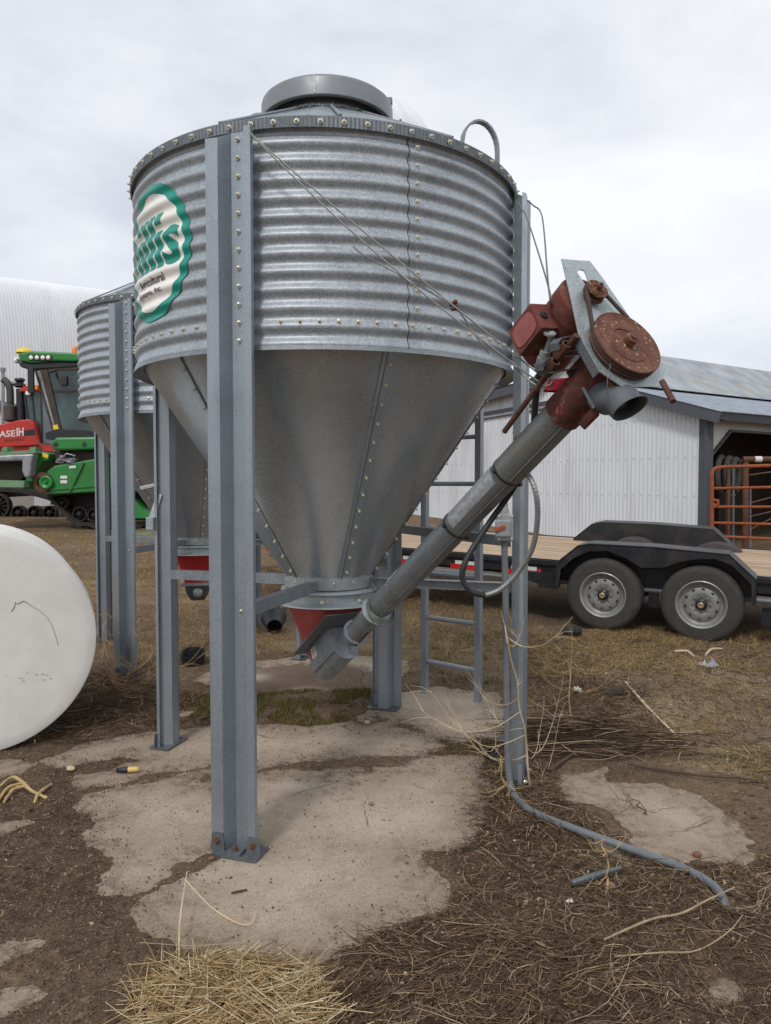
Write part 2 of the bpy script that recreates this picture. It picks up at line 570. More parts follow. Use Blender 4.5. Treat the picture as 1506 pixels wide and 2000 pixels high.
        for zi, z in enumerate(zs):
            for (a, b) in poly:
                zz = z
                if zi == 1:      # flanges cut at a slope at the top
                    zz = z - 0.012 * min(1, b / h) - (0.030 if a < -0.04 else 0.0) * min(1, b / h)
                vs.append(o + w * a + u * b + Z3 * zz)
        fs = [(i, (i + 1) % m_, m_ + (i + 1) % m_, m_ + i) for i in range(m_)]
        q = len(prof)
        for i in range(q - 1):
            fs.append((m_ + i, m_ + i + 1, m_ + m_ - 2 - i, m_ + m_ - 1 - i))
        mb.add(vs, fs)
        leg = mb.build('leg', M['galv_leg'], root)
        legs.append(leg)
        mb = MB()
        mb.box(o + u * 0.045 + w * 0.006 + Z3 * 0.007, (0.215, 0.13, 0.010), w, u, Z3)
        for s_ in (-1, 1):
            q0 = o + w * (s_ * (c2 + f * 0.5)) + u * (h + 0.005)
            mb.prism([q0 + w * -0.034 + Z3 * 0.012, q0 + w * 0.034 + Z3 * 0.012, q0 + w * 0.026 + Z3 * 0.09, q0 + w * -0.026 + Z3 * 0.09], u * 0.006)
        mb.box(o + u * 0.062 + Z3 * 0.018, (0.07, 0.075, 0.012), w, u, Z3)
        mb.build('foot_plate', M['galv_dark'], leg)
        for (a, b, z, nn) in ((0.0, 0.072, 0.026, Z3), (-c2 - 0.022, h + 0.012, 0.055, u), (c2 + 0.022, h + 0.012, 0.055, u)):
            bolt_sites.append(('rust:%d' % k, o + w * a + u * b + Z3 * z, nn, 1.5))
        for i in range(12):
            bolt_sites.append(('leg:%d' % k, o + u * 0.005 + Z3 * (Z0 + 0.030 + i * 0.0765), u, 1.25 ))
        bolt_sites.append(('leg:%d' % k, o + u * 0.005 + Z3 * 1.045, u, 1.0))
        # radial brace to the outlet
        mb = MB()
        zb = 1.045
        p0 = CB + u * 0.255; p1 = CB + u * (RB + 0.012)
        mb.prism([p0 + w * 0.03 + Z3 * (zb - 0.027), p0 + w * 0.03 + Z3 * (zb + 0.027), p1 + w * 0.03 + Z3 * (zb + 0.027), p1 + w * 0.03 + Z3 * (zb - 0.027)], w * 0.004)
        mb.prism([p0 + w * -0.016 + Z3 * (zb + 0.024), p0 + w * 0.029 + Z3 * (zb + 0.024), p1 + w * 0.029 + Z3 * (zb + 0.024), p1 + w * -0.016 + Z3 * (zb + 0.024)], Z3 * 0.003)
        mb.build('brace', M['galv'], root)
    # --- bolts round the rim, the lower course and the seam
    for k in range(66):
        th = 2 * PI * k / 66
        bolt_sites.append(('rim_band', cyl(RB + 0.019, th, Z1 - 0.004), Vector((math.cos(th), math.sin(th), 0)), 1.35))
    zb = Z0 + 0.108
    for k in range(78):
        th = 2 * PI * k / 78
        if min(abs((th - t + PI) % (2 * PI) - PI) for t in LEG_TH) < 0.12: continue
        bolt_sites.append(('wall', cyl(Rw(zb) + 0.002, th, zb), Vector((math.cos(th), math.sin(th), 0)), 1.35))
    tb = th_px(814, RB)
    for k in range(11):
        z = Z0 + 0.108 + (k + 1) * 0.0765
        if z > Z1 - 0.04: break
        bolt_sites.append(('wall', cyl(Rw(z) + 0.002, tb, z), Vector((math.cos(tb), math.sin(tb), 0)), 1.3))
    # red half funnel under the outlet is made with the boot
    return root, wall, rim, hopper, outlet, legs

binA, wallA, rimA, hopperA, outletA, legsA = make_bin()

# auger frame (used by the boot under the outlet too)
AB = Vector((-0.352, 4.24, 0.545))
AH = onplane(1207, 694, U(1207, 694, 2.47), Vector((0, 1, 0)))
AX = (AH - AB).normalized()
ALEN = (AH - AB).length
AS = AX.cross(Z3).normalized()          # horizontal, across
AW = AS.cross(AX).normalized()          # up, square to the tube

def boot_parts(root):
    # red transition from the round outlet to the sloping boot flange
    o = AB + AW * 0.105
    L0, L1, hw = 0.02, 0.40, 0.13
    corners = [o + AX * L0 - AS * hw, o + AX * L0 + AS * hw, o + AX * L1 + AS * hw, o + AX * L1 - AS * hw]
    n = 40; top = []; bot = []
    cc = Vector((CX, CY, 0.93))
    for j in range(n):
        a = 2 * PI * j / n
        top.append(cc + Vector((0.245 * math.cos(a), 0.245 * math.sin(a), 0)))
    ctr = sum(corners, Vector()) / 4
    for j in range(n):
        d = (top[j] - cc); d.normalize()
        # walk the rectangle border by bearing
        a = d.dot(AS); b = d.dot(Vector((AX.x, AX.y, 0)).normalized())
        s_ = max(abs(a), abs(b), 1e-6)
        bot.append(o + AX * ((L0 + L1) / 2 + b / s_ * (L1 - L0) / 2 * 0.94) + AS * (a / s_ * hw * 0.92))
    mb = MB()
    mb.loft([top, [top[j].lerp(bot[j], 0.5) for j in range(n)], bot])
    mb.build('funnel', M['red_boot'], root, smooth=30)
    mb = MB()
    q = o
    poly = [q + AX * (L0 - 0.05) - AS * (hw + 0.03), q + AX * (L0 - 0.05) + AS * (hw + 0.03), q + AX * (L1 + 0.07) + AS * (hw + 0.03), q + AX * (L1 + 0.07) - AS * (hw + 0.03)]
    mb.prism(poly, -AW * 0.006)
    mb.box(q + AX * 0.36 - AS * (hw + 0.0) - AW * 0.02, (0.10, 0.05, 0.004), AX, AS, AW)
    mb.build('boot_flange', M['galv_dark'], root)
    # trough below the flange
    mb = MB()
    hw2 = 0.082
    def sec(t, k=1.0):
        c = AB + AX * t
        pts = [c - AS * hw2 + AW * 0.098, c - AS * hw2 - AW * 0.035, c - AS * (hw2 * 0.86) - AW * 0.0352]
        for i in range(1, 9):
            a = PI + PI * i / 9
            pts.append(c + AS * (hw2 * 0.84 * math.cos(a)) + AW * (-0.038 + hw2 * 0.62 * k * math.sin(a)))
        pts += [c + AS * (hw2 * 0.86) - AW * 0.0352, c + AS * hw2 - AW * 0.035, c + AS * hw2 + AW * 0.098]
        return pts
    mb.loft([sec(0.0), sec(0.16), sec(0.30)], closed=False)
    rb_ = MB(); rb_.lathe([(0.001, 0), (0.045, 0.0), (0.05, 0.012), (0.001, 0.014)], AB - AX * 0.013 - AW * 0.03, AX, 16)
    rb_.build('end_bearing', M['rust'], root, smooth=40)
    s0 = sec(0.0); mb.add(s0, [tuple(range(len(s0)))])
    s1 = sec(0.30); mb.add(s1, [tuple(range(len(s1) - 1, -1, -1))])
    for s_ in (-1, 1):
        for i in range(9):
            mb.ball(AB + AS * (s_ * (hw2 + 0.001)) + AX * (0.175 + 0.0025 * i) + AW * (0.09 - i * 0.0145), 0.0032, 6)
        mb.box(AB + AS * (s_ * (hw2 + 0.002)) + AX * 0.16 + AW * 0.03, (0.022, 0.003, 0.135), AX, AS, AW)
    mb.build('boot_trough', M['galv'], root, smooth=24)

def place_bolts(parents, limit=99):
    def proto(key_mat):
        mb = MB()
        mb.lathe([(0.0, 0.0), (0.0085, 0.0), (0.0085, 0.0022), (0.0, 0.0024)], Vector((0, 0, 0)), Z3, 10)
        mb.lathe([(0.0055, 0.0022), (0.0055, 0.0075), (0.003, 0.0085), (0.0001, 0.0087)], Vector((0, 0, 0)), Z3, 6)
        mb.lathe([(0.003, 0.008), (0.003, 0.013), (0.0001, 0.0132)], Vector((0, 0, 0)), Z3, 6)
        o = mb.build('bolt', key_mat)
        return o
    pz = proto(M['zinc']); pr = proto(M['rust_bolt'])
    def score(s):
        d = CAMP - s[1]
        facing = s[2].normalized().dot(d.normalized())
        return d.length + (4.0 if facing < 0.02 else 0.0)
    order = sorted(bolt_sites, key=score)
    rest = MB(); cnt = 0
    for s in order:
        key, p, nn, sc = s
        rusty = key.startswith('rust'); 
        rot = nn.to_track_quat('Z', 'Y')
        if cnt < limit:
            o = pr.copy() if rusty else pz.copy()
            COL.objects.link(o)
            par = parents[key]
            o.parent = par
            o.location = p - root_loc(par)
            o.rotation_mode = 'QUATERNION'; o.rotation_quaternion = rot
            o.scale = (sc,) * 3
            cnt += 1
        else:
            me = pz.data
            rest.add([p + rot @ (v.co * sc) for v in me.vertices], [tuple(f.vertices) for f in me.polygons])
    for o in (pz, pr): bpy.data.objects.remove(o)
    r = rest.build('bolts', M['zinc'], binA)
    r['kind'] = 'stuff'

parents = {'wall': wallA, 'rim_band': rimA, 'hopper': hopperA, 'outlet_ring': outletA}
for k in range(4):
    parents['leg:%d' % k] = legsA[k]; parents['rust:%d' % k] = legsA[k]
place_bolts(parents)
boot_parts(binA)

# --- second bin, copied before the first gets its sign, ladder and brackets
binB = copy_tree(binA)
binB.location = (CX - 1.47, CY + 2.86, ramp(CY + 2.86))
tag(binB, 'smaller looking corrugated feed bin standing behind, next to the green harvester', 'feed bin')

for o_ in list(binB.children):
    if o_.name.split('.')[0] in ('funnel', 'boot_flange', 'boot_trough'): bpy.data.objects.remove(o_)
cB_ = Vector((CX - 1.47, CY + 2.86, 0)); nb_ = 32
fx_ = Vector((CAMP.x - cB_.x, CAMP.y - cB_.y, 0)).normalized(); fy_ = Vector((-fx_.y, fx_.x, 0))
def rect_ring(z, hx, hy):
    out = []
    for j in range(nb_):
        a = 2 * PI * j / nb_; ca, sa = math.cos(a), math.sin(a); s_ = max(abs(ca), abs(sa))
        out.append(cB_ + fx_ * (ca / s_ * hx) + fy_ * (sa / s_ * hy) + Z3 * z)
    return out
mb = MB()
mb.loft([[cB_ + fx_ * (0.245 * math.cos(2 * PI * j / nb_)) + fy_ * (0.245 * math.sin(2 * PI * j / nb_)) + Z3 * 0.93 for j in range(nb_)], rect_ring(0.80, 0.17, 0.155), rect_ring(0.665, 0.15, 0.115)])
mb.build('funnel', paint('red_boot_bright', S(176, 40, 38), 0.5, 0.12, 9, (120, 70, 64), 0, 0.3), binB, smooth=30)
mb = MB(); mb.loft([rect_ring(0.665, 0.19, 0.155), rect_ring(0.640, 0.19, 0.155)], True); mb.build('boot_flange', M['galv'], binB)
mb = MB(); mb.loft([rect_ring(0.638, 0.15, 0.115), rect_ring(0.56, 0.13, 0.10), rect_ring(0.49, 0.09, 0.06)], True)
mb.build('boot_trough', M['galv_dark'], binB, smooth=30)
mb = MB(); mb.lathe([(0.045, 0), (0.045, 0.02), (0.025, 0.03), (0.02, 0.06), (0.001, 0.062)], cB_ + fx_ * 0.13 + Z3 * 0.57, fx_, 16); mb.build('shaft_stub', M['galv_clean'], binB, smooth=40)
# --- label on the boot of the front bin
mb = MB()
p = AB - AS * 0.080 + AX * 0.015 + AW * 0.01
if (CAMP - AB).dot(AS) > 0: p = AB + AS * 0.080 + AX * 0.015 + AW * 0.01
sd = 1 if (CAMP - AB).dot(AS) > 0 else -1
p = AB + AS * (sd * 0.0835) + AX * 0.03 + AW * 0.03
mb.prism([p, p + AX * 0.075, p + AX * 0.075 + AW * 0.055, p + AW * 0.055], AS * (sd * 0.0012), 0)
mb.prism([p + AS * sd * 0.0013, p + AX * 0.018 + AS * sd * 0.0013, p + AX * 0.018 + AW * 0.055 + AS * sd * 0.0013, p + AW * 0.055 + AS * sd * 0.0013], AS * (sd * 0.0006), 1)
for i in range(4):
    q = p + AX * 0.024 + AW * (0.008 + i * 0.011) + AS * sd * 0.0013
    mb.prism([q, q + AX * 0.044, q + AX * 0.044 + AW * 0.004, q + AW * 0.004], AS * (sd * 0.0006), 2)
mb.build('sticker', [M['white'], M['red'], M['decal_black']], binA)

# --- round sign on the wall
TC = math.atan2(-CY, -CX) - rad(53.6)
ZC = 2.664
RS = 0.314
def sign_pt(x, y, off):
    z = ZC + y
    return cyl(Rw(z) + off, TC + x / RB, z)
def disc(r0, r1, off, mat, name, parent, yshift=0.0):
    mb = MB(); nr = max(3, int((r1 - r0) / 0.007)); na = 140
    vs = []; fs = []
    for i in range(nr + 1):
        r = r0 + (r1 - r0) * i / nr
        for j in range(na):
            a = 2 * PI * j / na
            vs.append(sign_pt(r * math.cos(a), r * math.sin(a), off))
    for i in range(nr):
        for j in range(na):
            fs.append((i * na + j, i * na + na + j, i * na + na + (j + 1) % na, i * na + (j + 1) % na))
    mb.add(vs, fs)
    return mb.build(name, mat, parent, smooth=60)
sign = disc(0.0005, 0.272, 0.0055, M['decal_white'], 'sign', binA)
disc(0.268, RS, 0.006, M['teal'], 'sign_border', sign)

def sign_text(s, xr, y0, width, height, bold, mat, name, off):
    vs, fs = text_polys(s, 1.0, bold)
    x0 = min(v.x for v in vs); x1 = max(v.x for v in vs)
    ya = min(v.y for v in vs); yb = max(v.y for v in vs)
    bm = bmesh.new()
    bv = [bm.verts.new(((v.x - x0) / (x1 - x0) * width + xr - width, (v.y - ya) / (yb - ya) * height + y0, 0)) for v in vs]
    for f in fs:
        try: bm.faces.new([bv[i] for i in f])
        except ValueError: pass
    k = int(height / 0.0075) + 1
    for i in range(1, k):
        y = y0 + height * i / k
        bmesh.ops.bisect_plane(bm, geom=bm.verts[:] + bm.edges[:] + bm.faces[:], plane_co=(0, y, 0), plane_no=(0, 1, 0))
    k = int(width / 0.03) + 1
    for i in range(1, k):
        bmesh.ops.bisect_plane(bm, geom=bm.verts[:] + bm.edges[:] + bm.faces[:], plane_co=(xr - width * i / k, 0, 0), plane_no=(1, 0, 0))
    bm.verts.index_update()
    mb = MB()
    mb.add([sign_pt(v.co.x, v.co.y, off) for v in bm.verts], [tuple(v.index for v in f.verts) for f in bm.faces])
    bm.free()
    return mb.build(name, mat, sign)
def sign_bar(x0, x1, y0, y1):
    n = max(2, int((y1 - y0) / 0.006)); vs = []
    for i in range(n + 1):
        y = y0 + (y1 - y0) * i / n
        vs += [sign_pt(x0, y, 0.0078), sign_pt((x0 + x1) / 2, y, 0.0078), sign_pt(x1, y, 0.0078)]
    mb = MB(); mb.add(vs, [(3 * i + k, 3 * i + k + 1, 3 * i + k + 4, 3 * i + k + 3) for i in range(n) for k in (0, 1)])
    return mb
yb_, yx_, ya_ = -0.078, 0.088, 0.168
for (x0, x1, kind) in ((0.056, 0.110, 'i'), (-0.016, 0.038, 'l'), (-0.088, -0.034, 'l'), (-0.160, -0.106, 'i')):
    m_ = sign_bar(x0, x1, yb_, yx_ if kind == 'i' else ya_)
    if kind == 'i':
        d_ = sign_bar(x0, x1, yx_ + 0.026, ya_); m_.add(d_.v, d_.f)
    m_.build('lettering', M['teal'], sign, smooth=60)
sign_text('s', 0.246, yb_ - 0.004, 0.122, 0.176, 0.022, M['teal'], 'lettering', 0.0078)
sign_text('W', -0.172, yb_, 0.08, 0.168, 0.03, M['teal'], 'lettering', 0.0078)
sign_text('Agricultural', 0.118, -0.150, 0.27, 0.044, 0.014, M['decal_black'], 'lettering', 0.0078)
sign_text('Systems, Inc.', 0.114, -0.198, 0.25, 0.034, 0.008, M['decal_black'], 'lettering', 0.0078)

# --- ladder and grab rail on the far side of the front bin
LU = Vector((math.cos(rad(50)), math.sin(rad(50)), 0)); LWv = Vector((LU.y, -LU.x, 0))
ld = CB + LU * 1.20
mb = MB()
lad = None
rails = MB()
for s_, zb in ((-1, 0.10), (1, 0.12)):
    q = ld + LWv * (0.225 * s_)
    prof = [(-0.022, -0.02), (0.022, -0.02), (0.022, 0.02), (0.018, 0.02), (0.018, -0.016), (-0.018, -0.016), (-0.018, 0.02), (-0.022, 0.02)]
    m1 = MB(); m1.prism([q + LWv * a + LU * b + Z3 * zb for (a, b) in prof], Z3 * (3.2 - zb))
    r_ = m1.build('ladder_rail', M['galv_leg'], binA)
for k in range(9):
    z = 0.33 + k * 0.315
    m1 = MB(); m1.tube([ld - LWv * 0.225 + Z3 * z, ld + LWv * 0.225 + Z3 * z], 0.0165, 10)
    m1.build('ladder_rung', M['galv_leg'], binA, smooth=40)
GU = Vector((math.cos(rad(21)), math.sin(rad(21)), 0))
pts = [CB + GU * 1.06 + Z3 * 3.05, CB + GU * 1.065 + Z3 * 3.50]
ctr = CB + GU * 0.945 + Z3 * 3.59
pts += [ctr + GU * (0.12 * math.cos(a)) + Z3 * (0.16 * math.sin(a)) for a in np.linspace(0, PI * 0.86, 12)]
pts += [CB + GU * 0.78 + Z3 * 3.30]
m1 = MB()
for off in (-0.017, 0.017):
    pass
gt = Vector((-GU.y, GU.x, 0))
rings = []
for i, p in enumerate(pts):
    tn = (pts[min(i + 1, len(pts) - 1)] - pts[max(i - 1, 0)]).normalized()
    nn = tn.cross(gt)
    rings.append([p + gt * 0.02 + nn * 0.006, p - gt * 0.02 + nn * 0.006, p - gt * 0.02 - nn * 0.006, p + gt * 0.02 - nn * 0.006])
m1.loft(rings, True)
m1.build('grab_rail', M['galv'], binA)
# ladder stay between the right and back legs
p0 = CB + Vector((math.cos(LEG_TH[1]), math.sin(LEG_TH[1]), 0)) * 1.05
p1 = CB + Vector((math.cos(LEG_TH[2]), math.sin(LEG_TH[2]), 0)) * 1.05
d = (p1 - p0).normalized(); nn = Vector((d.y, -d.x, 0))
m1 = MB(); m1.box((p0 + p1) / 2 + Z3 * 1.285, ((p1 - p0).length - 0.1, 0.004, 0.055), d, nn)
m1.box((p0 + p1) / 2 + Z3 * 1.311 + nn * 0.02, ((p1 - p0).length - 0.1, 0.036, 0.004), d, nn)
m1.build('ladder_stay', M['galv_dark'], binA)
# folded bracket on the left leg
th = LEG_TH[3]
u = Vector((math.cos(th), math.sin(th), 0)); w = Vector((-math.sin(th), math.cos(th), 0))
q = CB + u * (RB + 0.125)
m1 = MB()
m1.box(U(300, 1022, 4.42), (0.085, 0.05, 0.075), w, u)
a = U(291, 1030, 4.40); b = U(312, 965, 4.43)
d_ = (b - a).normalized(); s_ = d_.cross(Vector((0, 1, 0))).normalized()
m1.box((a + b) / 2, ((b - a).length, 0.035, 0.012), d_, s_, d_.cross(s_))
m1.box(U(294, 950, 4.45), (0.11, 0.06, 0.022), Vector((0.97, 0, 0.22)), Vector((0, 1, 0)), Vector((-0.22, 0, 0.97)))
m1.build('bracket', M['galv_clean'], binA, bevel=0.003)
# ------------------------------------------------------------------ ground and concrete
def vnoise(x, y, cell, seed):
    rs = np.random.RandomState(seed)
    T = rs.rand(256, 256)
    u = x / cell; v = y / cell
    iu = np.floor(u).astype(int); iv = np.floor(v).astype(int)
    fu = u - iu; fv = v - iv
    fu = fu * fu * (3 - 2 * fu); fv = fv * fv * (3 - 2 * fv)
    a = T[iu % 256, iv % 256]; b = T[(iu + 1) % 256, iv % 256]
    c = T[iu % 256, (iv + 1) % 256]; d = T[(iu + 1) % 256, (iv + 1) % 256]
    return (a * (1 - fu) + b * fu) * (1 - fv) + (c * (1 - fu) + d * fu) * fv - 0.5

def fbm(x, y, cell, seed, octs=4):
    s = 0; a = 1.0
    for k in range(octs):
        s = s + a * vnoise(x + 17.3 * k, y - 9.1 * k, cell / 2 ** k, seed + k); a *= 0.5
    return s

def gpoly(px): return np.array([G(a, b).to_tuple()[:2] for a, b in px])

def sd_poly(x, y, P):
    """signed distance, negative inside"""
    d = np.full(x.shape, 1e9); ins = np.zeros(x.shape, bool)
    n = len(P)
    for i in range(n):
        x0, y0 = P[i]; x1, y1 = P[(i + 1) % n]
        ex, ey = x1 - x0, y1 - y0
        L = ex * ex + ey * ey + 1e-12
        t = np.clip(((x - x0) * ex + (y - y0) * ey) / L, 0, 1)
        d = np.minimum(d, (x - x0 - t * ex) ** 2 + (y - y0 - t * ey) ** 2)
        c = (y0 > y) != (y1 > y)
        ins ^= c & (x < (x1 - x0) * (y - y0) / (y1 - y0 + 1e-12) + x0)
    d = np.sqrt(d)
    return np.where(ins, -d, d)

def d_line(x, y, P):
    d = np.full(x.shape, 1e9)
    for i in range(len(P) - 1):
        x0, y0 = P[i]; x1, y1 = P[i + 1]
        ex, ey = x1 - x0, y1 - y0
        t = np.clip(((x - x0) * ex + (y - y0) * ey) / (ex * ex + ey * ey + 1e-12), 0, 1)
        d = np.minimum(d, (x - x0 - t * ex) ** 2 + (y - y0 - t * ey) ** 2)
    return np.sqrt(d)

CONC = [gpoly(p) for p in (
    # main slab
    [(80, 1486), (160, 1452), (240, 1432), (330, 1424), (420, 1415), (510, 1410), (610, 1418), (690, 1404), (722, 1372), (770, 1352), (850, 1340), (985, 1352), (1000, 1400), (985, 1440), (975, 1470), (945, 1490), (965, 1540),
     (955, 1600), (935, 1650), (880, 1672), (835, 1668), (868, 1700), (888, 1730), (876, 1762), (822, 1798), (760, 1818), (705, 1850), (660, 1876), (560, 1900), (440, 1890), (330, 1862), (262, 1822), (246, 1785),
     (300, 1745), (360, 1708), (330, 1715), (262, 1745), (205, 1752), (178, 1732), (200, 1690), (197, 1668), (134, 1645), (176, 1594), (122, 1580), (150, 1560), (146, 1530), (150, 1516), (220, 1500), (262, 1484), (240, 1478), (190, 1490), (110, 1502)],
    # right patch
    [(1082, 1530), (1100, 1508), (1185, 1498), (1195, 1525), (1280, 1528), (1370, 1552), (1440, 1595), (1486, 1640), (1470, 1672), (1420, 1690), (1330, 1694), (1262, 1684), (1240, 1664), (1228, 1622), (1180, 1578), (1110, 1560)],
    # strip by the conduit
    [(1140, 1640), (1175, 1632), (1250, 1680), (1240, 1700), (1160, 1668)],
    # far patches
    [(360, 1332), (420, 1306), (500, 1290), (580, 1278), (680, 1275), (800, 1290), (780, 1345), (700, 1352), (560, 1350), (480, 1345), (430, 1342)],
    [(300, 1405), (330, 1388), (400, 1384), (420, 1398), (340, 1412)],
    # left scraps
    [(-90, 1520), (-60, 1492), (30, 1480), (66, 1492), (50, 1510), (0, 1524)],
    [(-90, 1640), (-30, 1608), (60, 1590), (92, 1594), (70, 1612), (0, 1640)],
    [(-90, 1890), (-20, 1840), (60, 1832), (80, 1842), (20, 1880), (-40, 1915)],
    [(-90, 1985), (-20, 1925), (60, 1912), (112, 1928), (70, 1965), (0, 1990)],
    [(1380, 1910), (1440, 1905), (1450, 1950), (1400, 1955)],
    [(1130, 1985), (1180, 1975), (1230, 1990), (1190, 2020), (1130, 2020)],
)]
CRACKS = [(gpoly(p), w) for p, w in (
    ([(400, 1520), (470, 1510), (540, 1498), (650, 1492), (760, 1490), (840, 1474), (960, 1452)], 0.030),
    ([(620, 1500), (660, 1520), (720, 1505)], 0.02),
    ([(150, 1546), (230, 1535), (330, 1512), (410, 1498)], 0.010),
    ([(180, 1800), (260, 1760), (320, 1722), (375, 1692), (430, 1672)], 0.020),
    ([(728, 1400), (780, 1414), (850, 1440), (905, 1466)], 0.004),
    ([(705, 1412), (745, 1408)], 0.025),
)]
def field(x, y):
    sd = np.full(x.shape, 1e9)
    for P in CONC: sd = np.minimum(sd, sd_poly(x, y, P))
    for P, w in CRACKS:
        sd = np.maximum(sd, w * (1 + 1.2 * fbm(x, y, 0.11, 91, 3)) - d_line(x, y, P))
    return sd + 0.070 * fbm(x, y, 0.22, 31, 4) + 0.040 * fbm(x, y, 0.055, 37, 3)

MOUND = [(G(1330, 1360), 0.55, 0.06), (G(1180, 1440), 0.35, 0.05), (G(1110, 1640), 0.3, 0.015), (G(1400, 1760), 0.4, 0.012), (G(1150, 1900), 0.5, 0.03), (G(300, 1370), 0.5, 0.04), (G(560, 1395), 0.35, 0.03)]
def dirt_h(x, y):
    sd = field(x, y)
    e = np.clip(sd * 0.16, -0.03, 0.016)
    r = 0.010 * fbm(x, y, 0.30, 51, 5) + 0.006 * fbm(x, y, 0.05, 71, 3)
    m = 0
    for c, rr, hh in MOUND:
        m = m + hh * np.exp(-((x - c.x) ** 2 + (y - c.y) ** 2) / (rr * rr))
    k = np.clip(sd / 0.10, 0, 1)
    far = np.clip((y - 6) / 4, 0, 1)
    return e + k * (r + 0.007 + m + far * 0.05 * fbm(x, y, 1.4, 81, 3)) + ramp_np(y)

def spaced(lo, hi, step, far, k):
    a = list(np.arange(lo, hi + 1e-6, step)); s = step
    up = [a[-1]]
    while up[-1] < far: s *= k; up.append(up[-1] + s)
    s = step; dn = [a[0]]
    while dn[-1] > -far: s *= k; dn.append(dn[-1] - s)
    return np.array(sorted(dn[1:] + a + up[1:]))
xs = spaced(-2.6, 3.6, 0.021, 900, 1.13)
ys = spaced(1.9, 7.6, 0.021, 900, 1.13)
X_, Y_ = np.meshgrid(xs, ys)
H_ = dirt_h(X_, Y_)
SDF = field(X_, Y_)
def grid_mesh(name, X, Y, H, mat, attrs=()):
    ny, nx = X.shape
    co = np.stack([X, Y, H], -1).reshape(-1, 3).astype(np.float32)
    i = np.arange(ny * nx).reshape(ny, nx)
    q = np.stack([i[:-1, :-1], i[:-1, 1:], i[1:, 1:], i[1:, :-1]], -1).reshape(-1, 4)
    me = bpy.data.meshes.new(name)
    me.vertices.add(len(co)); me.vertices.foreach_set('co', co.ravel())
    me.loops.add(q.size); me.loops.foreach_set('vertex_index', q.ravel().astype(np.int32))
    me.polygons.add(len(q)); me.polygons.foreach_set('loop_start', np.arange(0, q.size, 4, dtype=np.int32))
    me.polygons.foreach_set('use_smooth', np.ones(len(q), bool))
    for nm, arr in attrs:
        a = me.attributes.new(nm, 'FLOAT', 'POINT'); a.data.foreach_set('value', arr.reshape(-1).astype(np.float32))
    me.update(); me.validate()
    me.materials.append(mat)
    o = bpy.data.objects.new(name, me); COL.objects.link(o)
    return o

def blobs(x, y, L):
    s = np.zeros(x.shape)
    for (px, py, rx, ry, a) in L:
        c = G(px, py)
        s = np.maximum(s, a * np.exp(-((x - c.x) / rx) ** 2 - ((y - c.y) / ry) ** 2))
    return s
# where the earth is pale and sandy, and where old straw covers it
pale = blobs(X_, Y_, [(1300, 1400, .55, .55, .9), (1420, 1340, .6, .6, .7), (1450, 1500, .4, .3, .7), (1100, 1290, .8, .3, .45), (1260, 1300, 1.2, .8, .4), (1480, 1250, 1.0, .8, .5)])
straw = blobs(X_, Y_, [(280, 1090, 1.6, 1.6, .9), (250, 1160, 1.2, .8, .7), (520, 1250, .7, .6, .7), (900, 1270, 1.0, .6, .7), (860, 1180, 1.2, 1.0, .4), (1250, 1250, 2.2, .5, .45), (1400, 1500, .5, .4, .5), (400, 1180, 1.0, .9, .5)])
far = np.clip((Y_ - 9) / 6, 0, 1)
straw = np.maximum(straw * (1 - 0.7 * np.clip((Y_ - 12.5) / 2.5, 0, 1)), 0.3 * far)
dark = blobs(X_, Y_, [(250, 1400, .9, .45, .8), (100, 1620, .5, .35, .5), (60, 1750, .6, .25, .6), (1150, 1440, .5, .25, .5), (1000, 1640, .35, .25, .6), (500, 1390, .6, .12, .7), (1280, 1190, 2.2, .8, 0.9), (1050, 1170, 1.5, 1.0, .8), (1250, 1800, .6, .4, .35)])  # two wide blobs paint the shade under the trailer; the rest is dark soil

t = NT('earth')
pos = t.scaled(1.0, 'Object')
n1 = t.noise(2.2, 8, 0.65); n2 = t.noise(26, 6, 0.7); n3 = t.noise(150, 3, 0.6); vo = t.voro(95, 'Color')
bw = t.n.new('ShaderNodeRGBToBW'); t.l.new(vo, bw.inputs[0])
f = t.math('ADD', t.math('MULTIPLY', n1, 0.35), t.math('ADD', t.math('MULTIPLY', n2, 0.4), t.math('MULTIPLY', n3, 0.25)))
c = t.ramp(f, [(0.32, S(70, 56, 45)), (0.52, S(116, 97, 79)), (0.70, S(164, 143, 118))])
grain = t.ramp(bw.outputs[0], [(0.80, 0.0), (0.86, 0.45)])
c = t.mix(grain, c, S(168, 148, 122))
c = t.mix(t.ramp(bw.outputs[0], [(0.14, 0.5), (0.2, 0.0)]), c, S(48, 38, 31))
c = t.mix(t.math('MULTIPLY', t.attr('pale'), t.ramp(n2, [(0.3, 0.55), (0.6, 1.0)])), c, t.ramp(f, [(0.35, S(140, 121, 98)), (0.68, S(186, 165, 138))]))
sn = t.noise(1.0, 6, 0.75, 0.6, t.scaled((34, 70, 40)))
sb = t.noise(1.0, 5, 0.6, 0.5, t.scaled((1.1, 4.5, 1)))
sw = t.math('MULTIPLY', t.ramp(sn, [(0.38, 0.15), (0.58, 1.0)]), t.ramp(sb, [(0.42, 0.12), (0.60, 1.0)]))
c = t.mix(t.math('MULTIPLY', t.attr('straw'), sw), c, t.ramp(n3, [(0.3, S(166, 138, 94)), (0.7, S(214, 186, 134))]))
c = t.mix(t.math('MULTIPLY', t.attr('dark'), t.ramp(n2, [(0.35, 0.9), (0.65, 0.35)])), c, S(54, 42, 34))
t.bump(t.math('ADD', n2, t.math('MULTIPLY', n3, 0.8)), 1.0, 0.018)
M['earth'] = t.set(c, 0.95, 0.0, 0.15)
ground = grid_mesh('ground', X_, Y_, H_, M['earth'], (('pale', pale), ('straw', straw), ('dark', dark)))
tag(ground, kind='structure')

